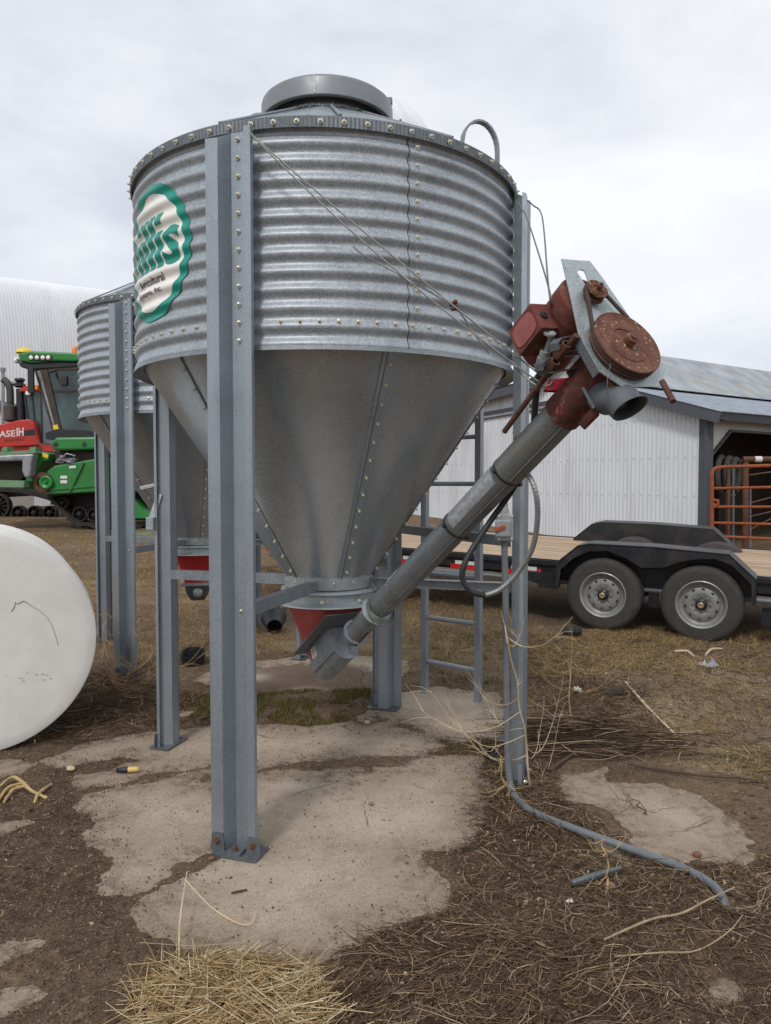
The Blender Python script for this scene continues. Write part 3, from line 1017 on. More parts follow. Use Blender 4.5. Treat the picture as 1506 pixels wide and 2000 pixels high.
xc = np.arange(-2.7, 3.4, 0.035); yc = np.arange(1.9, 7.6, 0.035)
XC, YC = np.meshgrid(xc, yc)
sdc = field(XC, YC)
film = np.clip(1.0 + sdc / 0.34, 0, 1) ** 1.3
stain = blobs(XC, YC, [(600, 1322, .75, .60, 1.0), (720, 1330, .4, .4, .9), (480, 1335, .4, .3, .9), (650, 1560, .40, .10, .40), (800, 1520, .3, .1, .42), (760, 1480, .5, .07, .7), (620, 1490, .3, .05, .8), (450, 1540, .4, .12, .35), (890, 1600, .25, .15, .4), (340, 1650, .3, .2, .3), (1280, 1600, .3, .15, .2), (640, 1420, .5, .05, .5), (420, 1500, .2, .1, .5)])
light = blobs(XC, YC, [(500, 1322, .10, .12, .8), (600, 1345, .12, .06, .7), (580, 1535, .16, .06, .7), (740, 1600, .25, .15, .5), (420, 1700, .5, .12, .5)])
t = NT('concrete')
n1 = t.noise(1.8, 8, 0.7); n2 = t.noise(14, 8, 0.7); n3 = t.noise(130, 4, 0.65); n4 = t.noise(420, 2, 0.5)
f = t.math('ADD', t.math('MULTIPLY', n1, 0.3), t.math('ADD', t.math('MULTIPLY', n2, 0.35), t.math('MULTIPLY', n3, 0.35)))
c = t.ramp(f, [(0.32, S(130, 114, 97)), (0.5, S(172, 156, 137)), (0.68, S(200, 185, 166))])
vo = t.voro(210, 'Color'); bw = t.n.new('ShaderNodeRGBToBW'); t.l.new(vo, bw.inputs[0])
c = t.mix(t.ramp(bw.outputs[0], [(0.80, 0.0), (0.86, 0.45)]), c, S(206, 194, 180))
c = t.mix(t.ramp(bw.outputs[0], [(0.16, 0.55), (0.20, 0.0)]), c, S(104, 90, 78))
ms = t.noise(7.0, 7, 0.7)
c = t.mix(t.ramp(ms, [(0.52, 0.0), (0.66, 0.38)]), c, S(112, 92, 78))
dm = t.math('MULTIPLY', t.attr('film'), t.ramp(t.math('ADD', t.math('MULTIPLY', n2, 0.6), t.math('MULTIPLY', n3, 0.4)), [(0.40, 0.0), (0.58, 1.0)]))
c = t.mix(dm, c, S(92, 76, 62))
sf = t.ramp(t.math('ADD', t.attr('stain'), t.math('MULTIPLY', t.math('ADD', n2, -0.5), 0.9)), [(0.44, 0.0), (0.62, 1.0)])
c = t.mix(t.math('MULTIPLY', sf, t.ramp(n3, [(0.30, 0.95), (0.72, 0.55)])), c, S(80, 60, 51))
c = t.mix(t.math('MULTIPLY', t.attr('light'), t.ramp(n3, [(0.3, 0.3), (0.6, 0.9)])), c, S(200, 188, 172))
wr = t.n.new('ShaderNodeMix'); wr.data_type = 'RGBA'; wr.inputs[0].default_value = 0.12
nv = t.n.new('ShaderNodeTexNoise'); nv.inputs['Scale'].default_value = 3.0; nv.inputs['Detail'].default_value = 6
t.l.new(t.coord(), nv.inputs['Vector']); t.l.new(t.coord(), wr.inputs[6]); t.l.new(nv.outputs['Color'], wr.inputs[7])
cw = t.voro(0.85, 'Distance', wr.outputs[2], 'DISTANCE_TO_EDGE')
ck = t.math('MULTIPLY', t.ramp(cw, [(0.0, 1.0), (0.0045, 0.0)]), t.ramp(n1, [(0.50, 0.0), (0.60, 0.9)]))
c = t.mix(ck, c, S(70, 58, 48))
t.bump(t.math('ADD', t.math('MULTIPLY', n2, 0.8), n3), 0.7, 0.006)
M['concrete'] = t.set(c, 0.9, 0.0, 0.2)
# the slab follows the same gentle unevenness as the yard
slab = grid_mesh('concrete_pad', XC, YC, 0.003 * fbm(XC, YC, 0.8, 12, 2) - 0.002, M['concrete'], (('film', film), ('stain', stain), ('light', light)))
tag(slab, kind='structure')

def hz(x, y):
    """height of whatever surface is uppermost here"""
    a = np.asarray([x], float); b = np.asarray([y], float)
    return max(float(dirt_h(a, b)[0]), 0.0 if y < 7.6 else -1)
def GS(px, py):
    p = G(px, py)
    for _ in range(4):
        z = hz(p.x, p.y); p = G(px, py, z)
    return p

# ------------------------------------------------------------------ flatbed trailer
TO = G(1366, 1254, 0.0); TF = G(1175, 1236, 0.0)
e1 = (TF - TO); e1.z = 0; SP = e1.length; e1.normalize()
e2 = Vector((-e1.y, e1.x, 0)); 
if e2.y < 0: e2 = -e2
e1 = (e1 + Z3 * 0.030).normalized(); e2 = (e2 + Z3 * 0.060); e2 = (e2 - e1 * e2.dot(e1)).normalized()
e3 = e1.cross(e2).normalized()
if e3.z < 0: e3 = -e3
tr = thing('flatbed_trailer', TO, 'black tandem axle flatbed trailer with a bare plank deck behind the bins', 'trailer')
def T(s, w, z): return TO + e1 * s + e2 * w + e3 * z
def tface(px, py, w=0.0): return onplane(px, py, T(0, w, 0), e2)
M['tyre'] = paint('tyre_rubber', S(58, 56, 54), 0.75, 0.18, 10, (112, 98, 82), 0, 0.5, 0.1)
M['rim'] = paint('rim_silver', S(150, 150, 146), 0.4, 0.12, 12, (110, 96, 80), 0.4, 0.35)
WR = 0.392; WW = 0.235
for s_ in (0.0, SP):
    for side in (0, 1):
        w0 = 0.0 if side == 0 else 2.02
        c_ = T(s_, w0, WR - 0.012 + (0.0 if side == 0 else 0.0))
        out = -e2 if side == 0 else e2
        mb = MB()
        h_ = WW
        pr = [(0.235, -0.004), (0.245, 0.006), (0.275, 0.010), (0.33, 0.004), (0.345, 0.004), (0.372, -0.010)]
        # shoulders and three grooved tread bands
        pr += [(0.386, -0.028), (0.392, -0.050), (0.392, -0.085), (0.382, -0.087), (0.382, -0.095), (0.392, -0.097), (0.392, -0.138), (0.382, -0.140), (0.382, -0.148), (0.392, -0.150), (0.392, -0.185), (0.386, -0.207), (0.372, -0.225), (0.30, -0.245), (0.235, -0.235)]
        mb.lathe(pr, c_, out, 64)
        wh = MB()
        wheel = thing('wheel', (0, 0, 0), None, None) if False else None
        ty = mb.build('tyre', M['tyre'], tr, smooth=35)
        mb = MB()
        mb.lathe([(0.236, -0.002), (0.243, 0.008), (0.236, 0.012), (0.226, 0.004), (0.215, -0.012), (0.212, -0.045), (0.196, -0.060), (0.176, -0.062), (0.165, -0.040), (0.125, -0.026), (0.098, -0.030), (0.085, -0.038), (0.001, -0.038)], c_, out, 56)
        rim = mb.build('rim', M['rim'], ty, smooth=35)
        if side == 0:
            x_, y_, _ = basis(out)
            mb = MB()
            for k in range(10):
                a = 2 * PI * k / 10 + 0.2
                d_ = x_ * math.cos(a) + y_ * math.sin(a); tt = out.cross(d_)
                cc = c_ + d_ * 0.147 - out * 0.0325
                mb.lathe([(0.0165, -0.004), (0.0165, 0.0012), (0.001, 0.0014)], cc, (out - d_ * 0.33).normalized(), 14)
            mb.build('painted_vent_hole', M['black'], rim)  # black discs paint the dark depth of the holes, nothing is cut
            for k in range(8):
                a = 2 * PI * k / 8
                d_ = x_ * math.cos(a) + y_ * math.sin(a)
                mb = MB(); mb.lathe([(0.011, 0), (0.010, 0.018), (0.005, 0.024), (0.001, 0.024)], c_ + d_ * 0.083 - out * 0.036, out, 6)
                mb.build('lug_nut', M['rim'], rim)
            mb = MB(); mb.lathe([(0.058, -0.04), (0.056, 0.0), (0.044, 0.008), (0.040, 0.024), (0.032, 0.028), (0.028, 0.024), (0.001, 0.022)], c_, out, 24)
            hub = mb.build('hub', M['black_paint'], rim, smooth=35)
            mb = MB(); mb.lathe([(0.030, 0.022), (0.030, 0.036), (0.024, 0.040), (0.001, 0.038)], c_, out, 20)
            mb.build('hub_cap', paint('brass_cap', S(170, 150, 120), 0.4, 0.15, 30, (90, 70, 50), 0.5), hub, smooth=35)
# fenders
FO = [(1084, 1148), (1086, 1100), (1129, 1066), (1152, 1062), (1280, 1069), (1424, 1083), (1477, 1132), (1475, 1184)]
FI = [(1468, 1184), (1468, 1142), (1430, 1104), (1398, 1092), (1362, 1092), (1326, 1098), (1294, 1109), (1252, 1109), (1222, 1090), (1186, 1076), (1150, 1077), (1120, 1090), (1095, 1112), (1091, 1148)]
mb = MB()
fo = [tface(a, b, -0.03) for a, b in FO]; fi = [tface(a, b, -0.03) for a, b in FI]
t = NT('tread_plate')
n1 = t.noise(40, 4, 0.6); 
wv = t.voro(75, 'Distance', t.scaled((1, 1, 1.6)))
d_ = t.noise(5, 6, 0.6)
c = t.mix(t.ramp(d_, [(0.4, 0.0), (0.7, 0.35)]), S(34, 37, 42), S(92, 84, 76))
t.bump(wv, 0.5, 0.004)
M['tread'] = t.set(c, 0.38, 0.15)
for w0, nm in ((0.0, 'fender'), (2.10, 'fender')):
    off = e2 * (w0 * 0.93) + e1 * (0.30 if w0 else 0.0)
    mb = MB()
    mb.prism([p + off for p in fo + fi], e2 * (0.006 if w0 == 0 else 0.006))
    ft = [p + off for p in fo]
    for i in range(len(ft) - 1):
        d_ = (ft[i + 1] - ft[i]).normalized(); n_ = d_.cross(e2).normalized()
        mb.add([ft[i], ft[i + 1], ft[i + 1] + e2 * 0.26, ft[i] + e2 * 0.26], [(0, 1, 2, 3)])
        mb.add([ft[i] + n_ * 0.004, ft[i + 1] + n_ * 0.004, ft[i + 1] + e2 * 0.26 + n_ * 0.004, ft[i] + e2 * 0.26 + n_ * 0.004], [(0, 1, 2, 3)])
    if w0 > 0:
        mb.prism([p - e2 * 0.002 for p in ft], e2 * -0.004)
    else:
        mb.prism([p + e2 * 0.252 for p in ft], e2 * 0.006)
    fd = mb.build(nm, M['tread'], tr)
    mb = MB(); mb.tube([p + off - e2 * 0.004 for p in fo], 0.007, 6); mb.build('edge_bead', M['black_paint'], fd)
# deck and frame
ZD = 0.665
S0, S1 = -3.4, 5.55
t = NT('deck_planks')
x_, _, _ = None, None, None
co = t.n.new('ShaderNodeTexCoord')
rot = t.n.new('ShaderNodeMapping'); rot.vector_type = 'POINT'
rot.inputs['Rotation'].default_value = (0, 0, -math.atan2(e1.y, e1.x))
t.l.new(co.outputs['Object'], rot.inputs['Vector'])
mp = t.n.new('ShaderNodeMapping'); mp.inputs['Scale'].default_value = (1.4, 34, 10); t.l.new(rot.outputs[0], mp.inputs['Vector'])
g1 = t.noise(1.0, 8, 0.65, 0.4, mp.outputs[0])
mp2 = t.n.new('ShaderNodeMapping'); mp2.inputs['Scale'].default_value = (0.25, 5.5, 1); t.l.new(rot.outputs[0], mp2.inputs['Vector'])
g2 = t.noise(1.0, 3, 0.5, 0.0, mp2.outputs[0])
g3 = t.noise(40, 4, 0.6)
c = t.ramp(g1, [(0.3, S(128, 108, 88)), (0.5, S(172, 150, 126)), (0.72, S(204, 186, 164))])
c = t.mix(t.ramp(g2, [(0.35, 0.45), (0.6, 0.0)]), c, S(150, 120, 92))
c = t.mix(t.ramp(g3, [(0.55, 0.0), (0.75, 0.4)]), c, S(96, 82, 70))
M['deck'] = t.set(c, 0.85, 0.0, 0.2)
mb = MB(); npl = 12; wA, wB = 0.26, 2.14
for k in range(npl):
    a = wA + (wB - wA) * k / npl + 0.002; b = wA + (wB - wA) * (k + 1) / npl - 0.003
    z = ZD + random.uniform(-.0025, .0025)
    mb.box(T((S0 + S1) / 2, (a + b) / 2, z - 0.02), (S1 - S0, b - a, 0.04), e1, e2, e3)
mb.build('deck', M['deck'], tr)
mb = MB()
for w0 in (0.245, 2.155):
    mb.box(T((S0 + S1) / 2, w0, ZD - 0.075), (S1 - S0, 0.024, 0.17), e1, e2, e3)
    mb.box(T((S0 + S1) / 2, w0 - 0.03 * (1 if w0 < 1 else -1), ZD - 0.025), (S1 - S0, 0.036, 0.05), e1, e2, e3)
for w0 in (0.62, 1.78):
    mb.box(T((S0 + S1) / 2, w0, ZD - 0.16), (S1 - S0, 0.07, 0.2), e1, e2, e3)
for k in range(14):
    mb.box(T(S0 + 0.2 + k * 0.66, 1.2, ZD - 0.08), (0.06, 1.85, 0.075), e1, e2, e3)
mb.box(T(S1, 1.2, ZD - 0.07), (0.05, 1.94, 0.16), e1, e2, e3)
for s_ in (0.0, SP):
    mb.tube([T(s_, 0.05, 0.37), T(s_, 2.3, 0.37)], 0.045, 10)
mb.box(T(SP / 2, 0.30, 0.50), (0.22, 0.06, 0.16), e1, e2, e3)
mb.box(T(SP / 2, 0.22, 0.34), (0.10, 0.05, 0.16), e1, e2, e3)
mb.box(T(-0.62, 0.12, 0.30), (0.16, 0.24, 0.12), e1, e2, e3)
mb.box(T(SP + 0.62, 0.16, 0.40), (0.20, 0.18, 0.05), e1, e2, e3)
mb.prism([T(SP + 0.55, 0.1, 0.54), T(SP + 0.95, 0.1, 0.54), T(SP + 0.95, 0.1, 0.46), T(SP + 0.55, 0.1, 0.38)], e2 * 0.05)
mb.build('frame', M['black_paint'], tr)
mb = MB()      # tongue
for w0 in (0.55, 1.75):
    mb.box(T(S1 + 0.6, (w0 + 1.15) / 2, ZD - 0.14), (1.3, 0.08, 0.14), (T(S1 + 1.2, 1.15, 0) - T(S1, w0, 0)).normalized(), (T(S1 + 1.2, 1.15, 0) - T(S1, w0, 0)).normalized().cross(e3), e3)
mb.build('tongue', M['black_paint'], tr)
for k, s_ in enumerate((1.75, 2.45, 3.15, 4.35, 5.2)):
    mb = MB()
    q = [T(s_, 0.231, ZD - 0.185), T(s_ + 0.36, 0.231, ZD - 0.185), T(s_ + 0.36, 0.231, ZD - 0.135), T(s_, 0.231, ZD - 0.135)]
    mb.prism(q, -e2 * 0.002, 0)
    q = [T(s_, 0.231, ZD - 0.133), T(s_ + 0.30, 0.231, ZD - 0.133), T(s_ + 0.30, 0.231, ZD - 0.09), T(s_, 0.231, ZD - 0.09)]
    mb.prism(q, -e2 * 0.002, 1)
    mb.build('reflective_tape', [M['red'], M['white']], tr)
mb = MB(); mb.lathe([(0.03, 0), (0.034, 0.01), (0.03, 0.022), (0.001, 0.026)], T(1.72, 0.23, ZD - 0.14), -e2, 20)
mb.build('marker_lamp', M['red'], tr, smooth=40)
mb = MB()
for k in range(2):
    mb.tube([T(-0.9 + 4.4 * k, 0.23, ZD - 0.23), T(3.2 + 2.3 * k, 0.22, ZD - 0.23)], 0.025, 8)
mb.build('pipe_rail', M['grey_pvc'], tr)

# ------------------------------------------------------------------ barn
BK = U(1384, 800, 13.0); BK.z = 0
b1 = Vector((-0.544, 0.839, 0)); b2 = Vector((0.839, 0.544, 0))
barn = thing('barn', (BK.x, BK.y, ramp(13)), 'white corrugated barn with a grey metal roof and an open doorway', 'barn')
def siding(name, col, rough=0.5, rustamt=0.2):
    t = NT(name)
    n1 = t.noise(0.8, 6, 0.6); n2 = t.noise(1, 5, 0.6, 0, t.scaled((1.6, 1.6, 0.35)))
    c = t.ramp(n1, [(0.3, tuple(x * 0.9 for x in col[:3]) + (1,)), (0.7, col)])
    c = t.mix(t.ramp(n2, [(0.5, 0.0), (0.75, rustamt)]), c, S(150, 140, 126))
    return t.set(c, rough, 0.0)
M['siding'] = siding('white_siding', S(216, 219, 224), 0.5, 0.4)
M['siding_old'] = siding('old_siding', S(206, 208, 204), 0.6, 0.5)
M['trim'] = paint('dark_trim', S(74, 78, 84), 0.6, 0.12, 6, (100, 90, 80), 0, 0.3)
M['roof_metal'] = galv('roof_metal', S(128, 136, 146), S(172, 180, 190), 8, 0.45, 0.35, 0.5, 0.3, False)
t = NT('roof_rusted'); n1 = t.noise(2.0, 6, 0.65); n2 = t.noise(1, 5, .6, 0, t.scaled((2, 2, 12)))
c = t.ramp(n1, [(0.3, S(134, 140, 148)), (0.7, S(176, 182, 188))]); c = t.mix(t.ramp(n2, [(0.5, 0), (0.7, 0.6)]), c, S(176, 160, 120))
M['roof_worn'] = t.set(c, 0.5, 0.35)
def corr_wall(o, d, nrm, L, zlo, zhi, pitch, amp, name, mat, parent, L0=0.0, thick=True):
    n = int((L - L0) / pitch * 6) + 1
    mb = MB(); vs = []
    for i in range(n + 1):
        s_ = L0 + (L - L0) * i / n
        a = amp * max(-0.35, math.cos(2 * PI * s_ / pitch))
        p = o + d * s_ + nrm * a
        lo = zlo(s_) if callable(zlo) else zlo
        hi = zhi(s_) if callable(zhi) else zhi
        vs += [Vector((p.x, p.y, lo)), Vector((p.x, p.y, max(lo, hi)))]
    fs = [(2 * i, 2 * i + 2, 2 * i + 3, 2 * i + 1) for i in range(n)]
    mb.add(vs, fs)
    return mb.build(name, mat, parent, smooth=40)
nA = -b2; nB = -b1
EAVE = 2.92
def gable(s):
    if s < 1.7: return 2.90 + 0.306 * s
    if s < 3.2: return 3.42 + (s - 1.7) * 0.69
    if s < 4.0: return 4.45 - (s - 3.2) * 0.78
    return 3.83 - (s - 4.0) * 0.09
wA_ = corr_wall(BK, b1, nA, 9.0, -0.2, gable, 0.094, 0.011, 'end_wall', M['siding'], barn, 0.16)
DOOR_TOP = 2.52
def lo_B(s):
    if s < 0.0: return -0.2
    if s < 0.62: return min(DOOR_TOP, 2.00 + s * 0.86)
    if s < 6.0: return DOOR_TOP
    return -0.2
wB_ = corr_wall(BK, b2, nB, 12.0, lo_B, EAVE - 0.03, 0.094, 0.011, 'side_wall', M['siding_old'], barn, 0.02)
mb = MB()
mb.box(BK + b1 * 0.07 + nB * 0.02 + Z3 * 1.35, (0.19, 0.09, 3.1), b1, b2)
mb.box(BK + b2 * 0.02 + nA * 0.05 + nB * 0.035 + Z3 * 1.35, (0.19, 0.05, 3.1), b2, b1)
mb.build('corner_post', M['trim'], barn)
mb = MB()
pr_ = [BK + b2 * 0.0 + Z3 * 2.02, BK + b2 * 0.62 + Z3 * (DOOR_TOP), BK + b2 * 6 + Z3 * DOOR_TOP]
for i in range(2):
    d_ = (pr_[i + 1] - pr_[i]).normalized()
    mb.box((pr_[i] + pr_[i + 1]) / 2 + nB * 0.03, ((pr_[i + 1] - pr_[i]).length, 0.04, 0.045), d_, b1, d_.cross(b1))
mb.build('door_trim', M['black_paint'], barn)
# screw rows
mb = MB()
for z in (1.35, 2.05, 2.75):
    s_ = 0.25
    while s_ < 8.5:
        if z < gable(s_) - 0.1:
            mb.box(BK + b1 * s_ + nA * 0.014 + Z3 * (z + random.uniform(-.012, .012)), (0.012, 0.008, 0.012), b1, b2)
        s_ += 0.188
mb.build('screws', M['dark_grey'], barn)['kind'] = 'stuff'
# roof sheets: lower and upper pitch, corrugated along the fall
def roof_sheet(s0, z0, s1, z1, L0, L1, name, mat, over=0.0):
    n = int((L1 - L0) / 0.075 * 4); mb = MB(); vs = []
    fall = (b1 * (s1 - s0) + Z3 * (z1 - z0)).normalized(); nn = b2.cross(fall)
    if nn.z < 0: nn = -nn
    for i in range(n + 1):
        l = L0 + (L1 - L0) * i / n
        a = 0.012 * math.cos(2 * PI * l / 0.075)
        for (s_, z_) in ((s0, z0), (s1, z1)):
            vs.append(BK + b1 * s_ + b2 * l + Z3 * z_ + nn * (a + over))
    mb.add(vs, [(2 * i, 2 * i + 2, 2 * i + 3, 2 * i + 1) for i in range(n)])
    return mb.build(name, mat, barn, smooth=50)
roof_sheet(-0.36, 2.80, 1.72, 3.44, -0.28, 14, 'roof', M['roof_metal'])
roof_sheet(1.66, 3.46, 3.2, 4.50, -0.28, 14, 'roof', M['roof_worn'], 0.02)
roof_sheet(3.2, 4.50, 4.05, 3.86, -0.28, 14, 'roof', M['roof_metal'])
roof_sheet(4.0, 3.88, 9.4, 3.40, -0.28, 14, 'roof', M['roof_metal'])
mb = MB()
prs = [(-0.38, 2.76), (1.7, 3.40), (3.2, 4.44), (4.02, 3.82), (9.4, 3.36)]
for i in range(4):
    a = BK + b1 * prs[i][0] + Z3 * (prs[i][1] - 0.07) + nA * 0.24
    b = BK + b1 * prs[i + 1][0] + Z3 * (prs[i + 1][1] - 0.07) + nA * 0.24
    d_ = (b - a).normalized()
    mb.box((a + b) / 2, ((b - a).length, 0.05, 0.20), d_, b2, d_.cross(b2))
    mb.box((a + b) / 2 - nA * 0.12 - Z3 * 0.02, ((b - a).length, 0.24, 0.02), d_, b2, d_.cross(b2))
mb.build('barge_board', M['trim'], barn)
mb = MB(); mb.box(BK - b1 * 0.30 + b2 * 7 + Z3 * 2.72, (0.04, 14.2, 0.14), b1, b2)
mb.box(BK - b1 * 0.14 + b2 * 7 + Z3 * 2.80, (0.32, 14.2, 0.02), b1, b2)
mb.build('eave_board', M['black_paint'], barn)
mb = MB()
a = BK + b1 * 3.2 + Z3 * 3.36 + nA * 0.03; b = BK + b1 * 9 + Z3 * 3.12 + nA * 0.03
d_ = (b - a).normalized()
mb.box((a + b) / 2, ((b - a).length, 0.05, 0.07), d_, b2, d_.cross(b2))
mb.box((a + b) / 2 - Z3 * 0.12, ((b - a).length, 0.04, 0.03), d_, b2, d_.cross(b2))
mb.build('door_track', M['trim'], barn)
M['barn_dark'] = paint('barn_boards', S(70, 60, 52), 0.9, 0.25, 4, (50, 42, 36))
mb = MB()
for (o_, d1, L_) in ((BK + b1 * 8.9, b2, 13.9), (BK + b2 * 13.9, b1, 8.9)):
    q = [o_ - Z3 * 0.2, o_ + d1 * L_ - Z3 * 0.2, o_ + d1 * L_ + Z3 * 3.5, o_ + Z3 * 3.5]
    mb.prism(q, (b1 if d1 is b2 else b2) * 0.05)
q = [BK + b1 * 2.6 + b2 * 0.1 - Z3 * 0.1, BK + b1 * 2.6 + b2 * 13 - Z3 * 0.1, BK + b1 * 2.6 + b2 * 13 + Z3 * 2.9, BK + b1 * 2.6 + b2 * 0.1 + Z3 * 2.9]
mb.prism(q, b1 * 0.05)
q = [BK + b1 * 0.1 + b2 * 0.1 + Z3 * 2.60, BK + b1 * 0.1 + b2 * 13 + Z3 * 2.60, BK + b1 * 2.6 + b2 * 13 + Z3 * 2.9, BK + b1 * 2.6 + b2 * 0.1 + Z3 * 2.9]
mb.prism(q, Z3 * 0.03)  # partition and this ceiling added to keep the inside of the doorway dark
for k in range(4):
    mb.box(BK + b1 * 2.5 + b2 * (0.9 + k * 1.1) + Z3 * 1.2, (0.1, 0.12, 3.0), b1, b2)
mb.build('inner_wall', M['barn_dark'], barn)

# gates leaning in the doorway
M['gate_rust'] = rust('gate_rust', S(176, 92, 46), S(122, 62, 36))
M['pipe_rust'] = rust('pipe_rust', S(118, 78, 58), S(80, 54, 42))
Yg0, Yg1 = 12.35, 11.9
gate = thing('cattle_gate', U(1392, 1075, Yg0), 'orange rusty tube gate standing across the barn doorway', 'gate')
mb = MB()
top = smooth_path([U(1391, 1062, Yg0), U(1391, 960, Yg0), U(1391, 926, Yg0), U(1396, 916, Yg0), U(1410, 912.5, Yg0), U(1450, 911, Yg0 - .15), U(1700, 904, Yg1 - .5)], 6)
mb.tube(top, 0.030, 10); mb.build('gate_frame', M['gate_rust'], gate, smooth=40)
for (ya, yb) in ((954, 950), (990, 990), (1021, 1026), (1047, 1056), (1072, 1084)):
    mb = MB(); mb.tube([U(1392, ya, Yg0), U(1506, (ya + yb) / 2 + (yb - ya) * .1, (Yg0 + Yg1) / 2 - .1), U(1700, yb + 2 * (yb - ya), Yg1 - .5)], 0.024, 10)
    mb.build('rail', M['gate_rust'], gate, smooth=40)
mb = MB()
for k in range(9): mb.ball(U(1398 + random.uniform(-4, 5), 984 + random.uniform(-8, 6), Yg0 - 0.03), 0.028, 7)
mb.build('latch', M['gate_rust'], gate, smooth=60)
mb = MB(); mb.lathe([(0.0315, -0.05), (0.0315, 0.05)], U(1461, 911, Yg0 - 0.16), (U(1700, 904, Yg1 - .5) - U(1450, 911, Yg0 - .15)), 12); mb.build('tape', M['white'], gate)
Yp = 13.0
panel = thing('pipe_panel', U(1455, 1080, Yp), 'brown rusty pipe corral panel propped behind the orange gate', 'corral panel')
mb = MB(); mb.tube([U(1456, 1085, Yp), U(1456, 893, Yp)], 0.052, 12); mb.build('post', M['pipe_rust'], panel, smooth=40)
mb = MB(); mb.tube([U(1450, 897, Yp - .02), U(1506, 897, Yp), U(1720, 897, Yp)], 0.050, 14, caps=False); mb.build('top_rail', M['pipe_rust'], panel, smooth=40)
mb = MB(); mb.lathe([(0.053, -0.06), (0.053, 0.06)], U(1480, 897, Yp - 0.01), RT, 14); mb.build('tape', M['white'], panel)
for (ya, yb) in ((929, 921), (985, 970), (1011, 998), (1039, 1010)):
    mb = MB(); mb.tube([U(1456, ya, Yp - .03), U(1512, yb, Yp - .03), U(1700, yb - 3 * (ya - yb), Yp - .03)], 0.013, 8); mb.build('brace_rod', M['pipe_rust'], panel)
for k, (pxa, r_, col_) in enumerate(((1423, 0.03, 'pipe_rust'), (1432, 0.025, 'galv_dark'), (1418, 0.02, 'pipe_rust'))):
    st = thing('leaning_post', U(pxa, 1085, Yp + .1 * k), ('brown upright post just inside the barn door', 'grey steel upright beside the brown posts in the barn doorway', 'thin rusty upright nearest the door trim in the barn')[k], 'post')
    mb = MB(); mb.tube([U(pxa, 1085, Yp + .1 * k), U(pxa, 905 + 8 * k, Yp + .1 * k)], r_, 10); mb.build('shaft', M[col_], st, smooth=40)
    mb = MB(); mb.lathe([(r_ + .004, 0), (r_ + .014, 0.005), (r_ + .014, 0.04), (r_ + .004, 0.045)], U(pxa, 950 + 20 * k, Yp + .1 * k), Z3, 10); mb.build('collar', M[col_], st)
for k, pxa in enumerate((1408, 1424, 1437)):
    Yh = 13.25 + 0.04 * k
    ho = MB(); c_ = U(pxa, 925, Yh); c_ = U(pxa, 928, Yh)
    rr = 0.32 - 0.02 * k
    pts_ = [c_ + Vector((0.42 * rr * math.cos(a), 0.5 * rr * math.cos(a), rr * math.sin(a))) for a in np.linspace(0, 2 * PI, 33)[:-1]]
    ho.tube(pts_, 0.055, 10, closed=True)
    o_ = ho.build('rubber_tyre', M['tyre'], smooth=50, origin=c_)
    tag(o_, ('black tyre hung nearest the door edge in the barn', 'black tyre in the middle of three hung in the barn', 'black tyre hung nearest the brown corral panel')[k], 'tyre', 'black tyres hung in the barn')
mb = MB(); pch = []
for k in range(26):
    z = 954 + k * 5.0
    c_ = U(1466, z, Yp - 0.15)
    a_ = RT if k % 2 else Vector((0, 1, 0))
    mb.tube([c_ + a_ * (0.011 * math.cos(q)) + Z3 * (0.030 * math.sin(q)) for q in np.linspace(0, 2 * PI, 9)[:-1]], 0.0045, 5, closed=True)
tag(mb.build('chain', M['galv'], origin=U(1466, 1080, Yp - .15)), 'steel chain hanging beside the brown corral panel', 'chain')
# ------------------------------------------------------------------ unloading auger
auger = thing('unloading_auger', (AB.x, AB.y, 0), 'steel tube auger rising from the front bin to a rusty pulley and red motor', 'auger')

def ax(t): return AB + AX * t
def t_px(px):
    """distance along the auger whose axis point shows in column px"""
    lo, hi = -0.2, ALEN + 0.3
    for _ in range(50):
        m_ = (lo + hi) / 2; p = ax(m_)
        if (p.x / p.y) < (px - 753) / F: lo = m_
        else: hi = m_
    return lo
RTU = 0.0625
t0 = t_px(700); t1 = t_px(893); t2 = t_px(993); t3 = t_px(1112)
mb = MB(); mb.lathe([(RTU - 0.006, t0 - 0.09), (RTU - 0.006, t_px(745))], AB, AX, 40)
mb.build('inlet_tube', M['tube'], auger, smooth=40)
mb = MB(); mb.lathe([(RTU - 0.006, t_px(745) - 0.001), (RTU, t_px(745)), (RTU, t2)], AB, AX, 48)
tube1 = mb.build('lower_tube', M['tube'], auger, smooth=40)
mb = MB(); mb.lathe([(RTU - 0.002, t2), (RTU + 0.0025, t2 + 0.001), (RTU + 0.0025, t3 + 0.05)], AB, AX, 48)
tube2 = mb.build('upper_tube', M['tube_rusty'], auger, smooth=40)
# raised seam down the tube
def around(t, ang, r):
    return ax(t) + (AS * math.cos(ang) + AW * math.sin(ang)) * r
vdir = (CAMP - ax(1.4)).normalized()
vang = math.atan2(vdir.dot(AW), vdir.dot(AS))       # bearing round the tube that faces the camera
sgn = 1.0
low = around(1.4, vang - 0.5, RTU); 
sgn = -1.0 if low.z < around(1.4, vang + 0.5, RTU).z else 1.0    # sgn*ang = towards the underside
mb = MB(); mb.tube([around(t, vang + sgn * 0.55, RTU + 0.001) for t in np.linspace(t0 + .05, t2, 30)], 0.0028, 5)
mb.build('seam', M['tube'], tube1)
mb = MB(); mb.tube([around(t, vang + sgn * 0.5, RTU + 0.0035) for t in np.linspace(t2 + .01, t3, 20)], 0.003, 5)
mb.build('seam', M['tube_rusty'], tube2)
